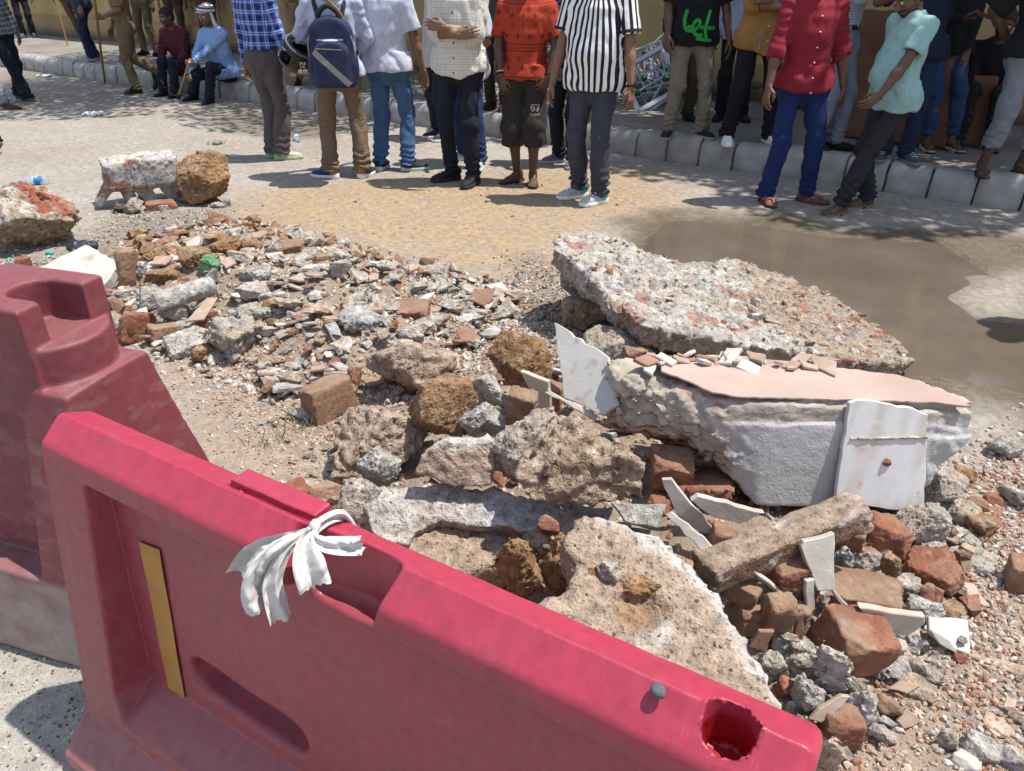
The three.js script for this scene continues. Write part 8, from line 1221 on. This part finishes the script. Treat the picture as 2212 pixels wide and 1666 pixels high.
{ // bottles, bag and scraps
  const pet = new THREE.MeshPhysicalMaterial({ color: new THREE.Color().setRGB(0.85, 0.92, 0.97), roughness: 0.12, transmission: 0.85, thickness: 0, side: THREE.DoubleSide });
  const bottle = (label, p, yaw, roll, labelC, s = 1) => { const t = thing('water_bottle', label, 'bottle'); const prof = [[0.001, 0], [0.03, 0.002], [0.033, 0.012], [0.0335, 0.05], [0.031, 0.056], [0.0335, 0.062], [0.0335, 0.13], [0.031, 0.136], [0.033, 0.145], [0.024, 0.185], [0.0135, 0.205], [0.0135, 0.222]].map(([a, b]) => new THREE.Vector2(a, b)); part('bottle_body', new THREE.LatheGeometry(prof, 28), pet, t); const c = part('cap', new THREE.CylinderGeometry(0.0155, 0.0155, 0.018, 16), plain('#7fb0e0'), t); c.position.y = 0.226; const l = part('label', new THREE.CylinderGeometry(0.0345, 0.0345, 0.055, 28, 1, true), mat({ map: canvasTex(256, 64, (k) => { k.fillStyle = labelC; k.fillRect(0, 0, 256, 64); k.fillStyle = '#dfeaf4'; k.fillRect(0, 0, 256, 8); k.fillRect(40, 20, 90, 22); k.beginPath(); k.arc(190, 32, 18, 0, 7); k.fill(); }, 1, 1, false), side: THREE.DoubleSide, roughness: 0.4 }), t); l.position.y = 0.085; t.position.copy(p).add(V3(0, 0.034 * s, 0)); t.rotation.set(0, yaw, Math.PI / 2 + roll, 'YXZ'); t.scale.setScalar(s); };
  bottle('clear plastic water bottle with blue label lying on the road at the left', gp(106, 397), 0.15, 0, '#2f7fc8', 1.05);
  bottle('crumpled plastic bottle with green label lying behind the plaid shirted man', gp(640, 300), 1.9, 0.1, '#3fae9a', 1.0);
  const bag = surface((x, y, z) => ell(x, y, z, 0, 0.02, 0, 0.15, 0.06, 0.1) + 0.016 * (1 - 2 * Math.abs(n3(x * 11, y * 11, z * 11))) + 0.008 * n3(x * 30, y * 30, z * 30), [-0.2, -0.05, -0.16], [0.2, 0.12, 0.16], 0.008);
  const bm = single('plastic_bag', dress(bag), plain('#2c3038', false, 0.5), 'crumpled black plastic bag behind the white marble slab', 'plastic bag'); bm.position.copy(gp(180, 540)); bm.scale.setScalar(0.75);
  const crump = (label, p, c, s, seed, fl = 0.4) => { const g = surface((x, y, z) => ell(x, y, z, 0, 0.01, 0, 0.1, 0.05 * fl, 0.05) + 0.011 * (1 - 2 * Math.abs(n3(x * 20 + seed, y * 20, z * 20))), [-0.14, -0.03, -0.1], [0.14, 0.07, 0.1], 0.006), m = single('plastic_scrap', dress(g), plain(c, false, 0.45), label, 'scrap'); m.position.copy(p).add(V3(0, 0.006, 0)); m.scale.setScalar(s); m.rotation.y = seed; return m; };
  crump('crushed white plastic wrapper lying on the road at the left', gp(205, 250), '#cfd6da', 1.7, 0.1); crump('turquoise plastic scrap on the gravel by the left barrier', gp(108, 551), '#12a79a', 0.32, 3.3, 1); crump('white paper scrap on the wet patch by the far kerb', gp(98, 166), '#c3cad0', 1.6, 0.2); crump('grey wrapper on the road near the plaid shirted man', gp(468, 311), '#6d7068', 1.1, 0.3); crump('second small turquoise scrap at the left edge', gp(20, 562), '#12a79a', 0.22, 1.3, 1);
 
  // tufts of grass at the foot of the heap
  const gm = mat({ color: new THREE.Color().setRGB(0.27, 0.25, 0.12), side: THREE.DoubleSide }), rg = R(88);
  for (const [l, x, y, n] of [['sparse dry grass tuft on the bare soil left of the dusty boulder', 575, 960, 22], ['thin green grass tuft beside the slate pieces', 650, 925, 26], ['small grass sprig by the right edge rubble', 2105, 1180, 16]]) { const c = gp(x, y), P = []; for (let i = 0; i < n; i++) { const a = rg() * 6.28, rr = rg() * 0.06, bx = Math.cos(a) * rr * 1.6, bz = Math.sin(a) * rr, h = 0.03 + 0.06 * rg(), lx = (rg() - 0.5) * 0.06, lz = (rg() - 0.5) * 0.06; P.push(bx - 0.0012, 0, bz, bx + 0.0012, 0, bz, bx + lx * 0.4, h * 0.6, bz + lz * 0.4, bx + lx * 0.4, h * 0.6, bz + lz * 0.4, bx + 0.0014, 0, bz, bx + lx, h, bz + lz); } const g = new THREE.BufferGeometry(); g.setAttribute('position', new THREE.BufferAttribute(new Float32Array(P), 3)); g.computeVertexNormals(); single('grass_tuft', g, gm, l, 'grass').position.copy(c); }
}
renderer.render(scene, camera);
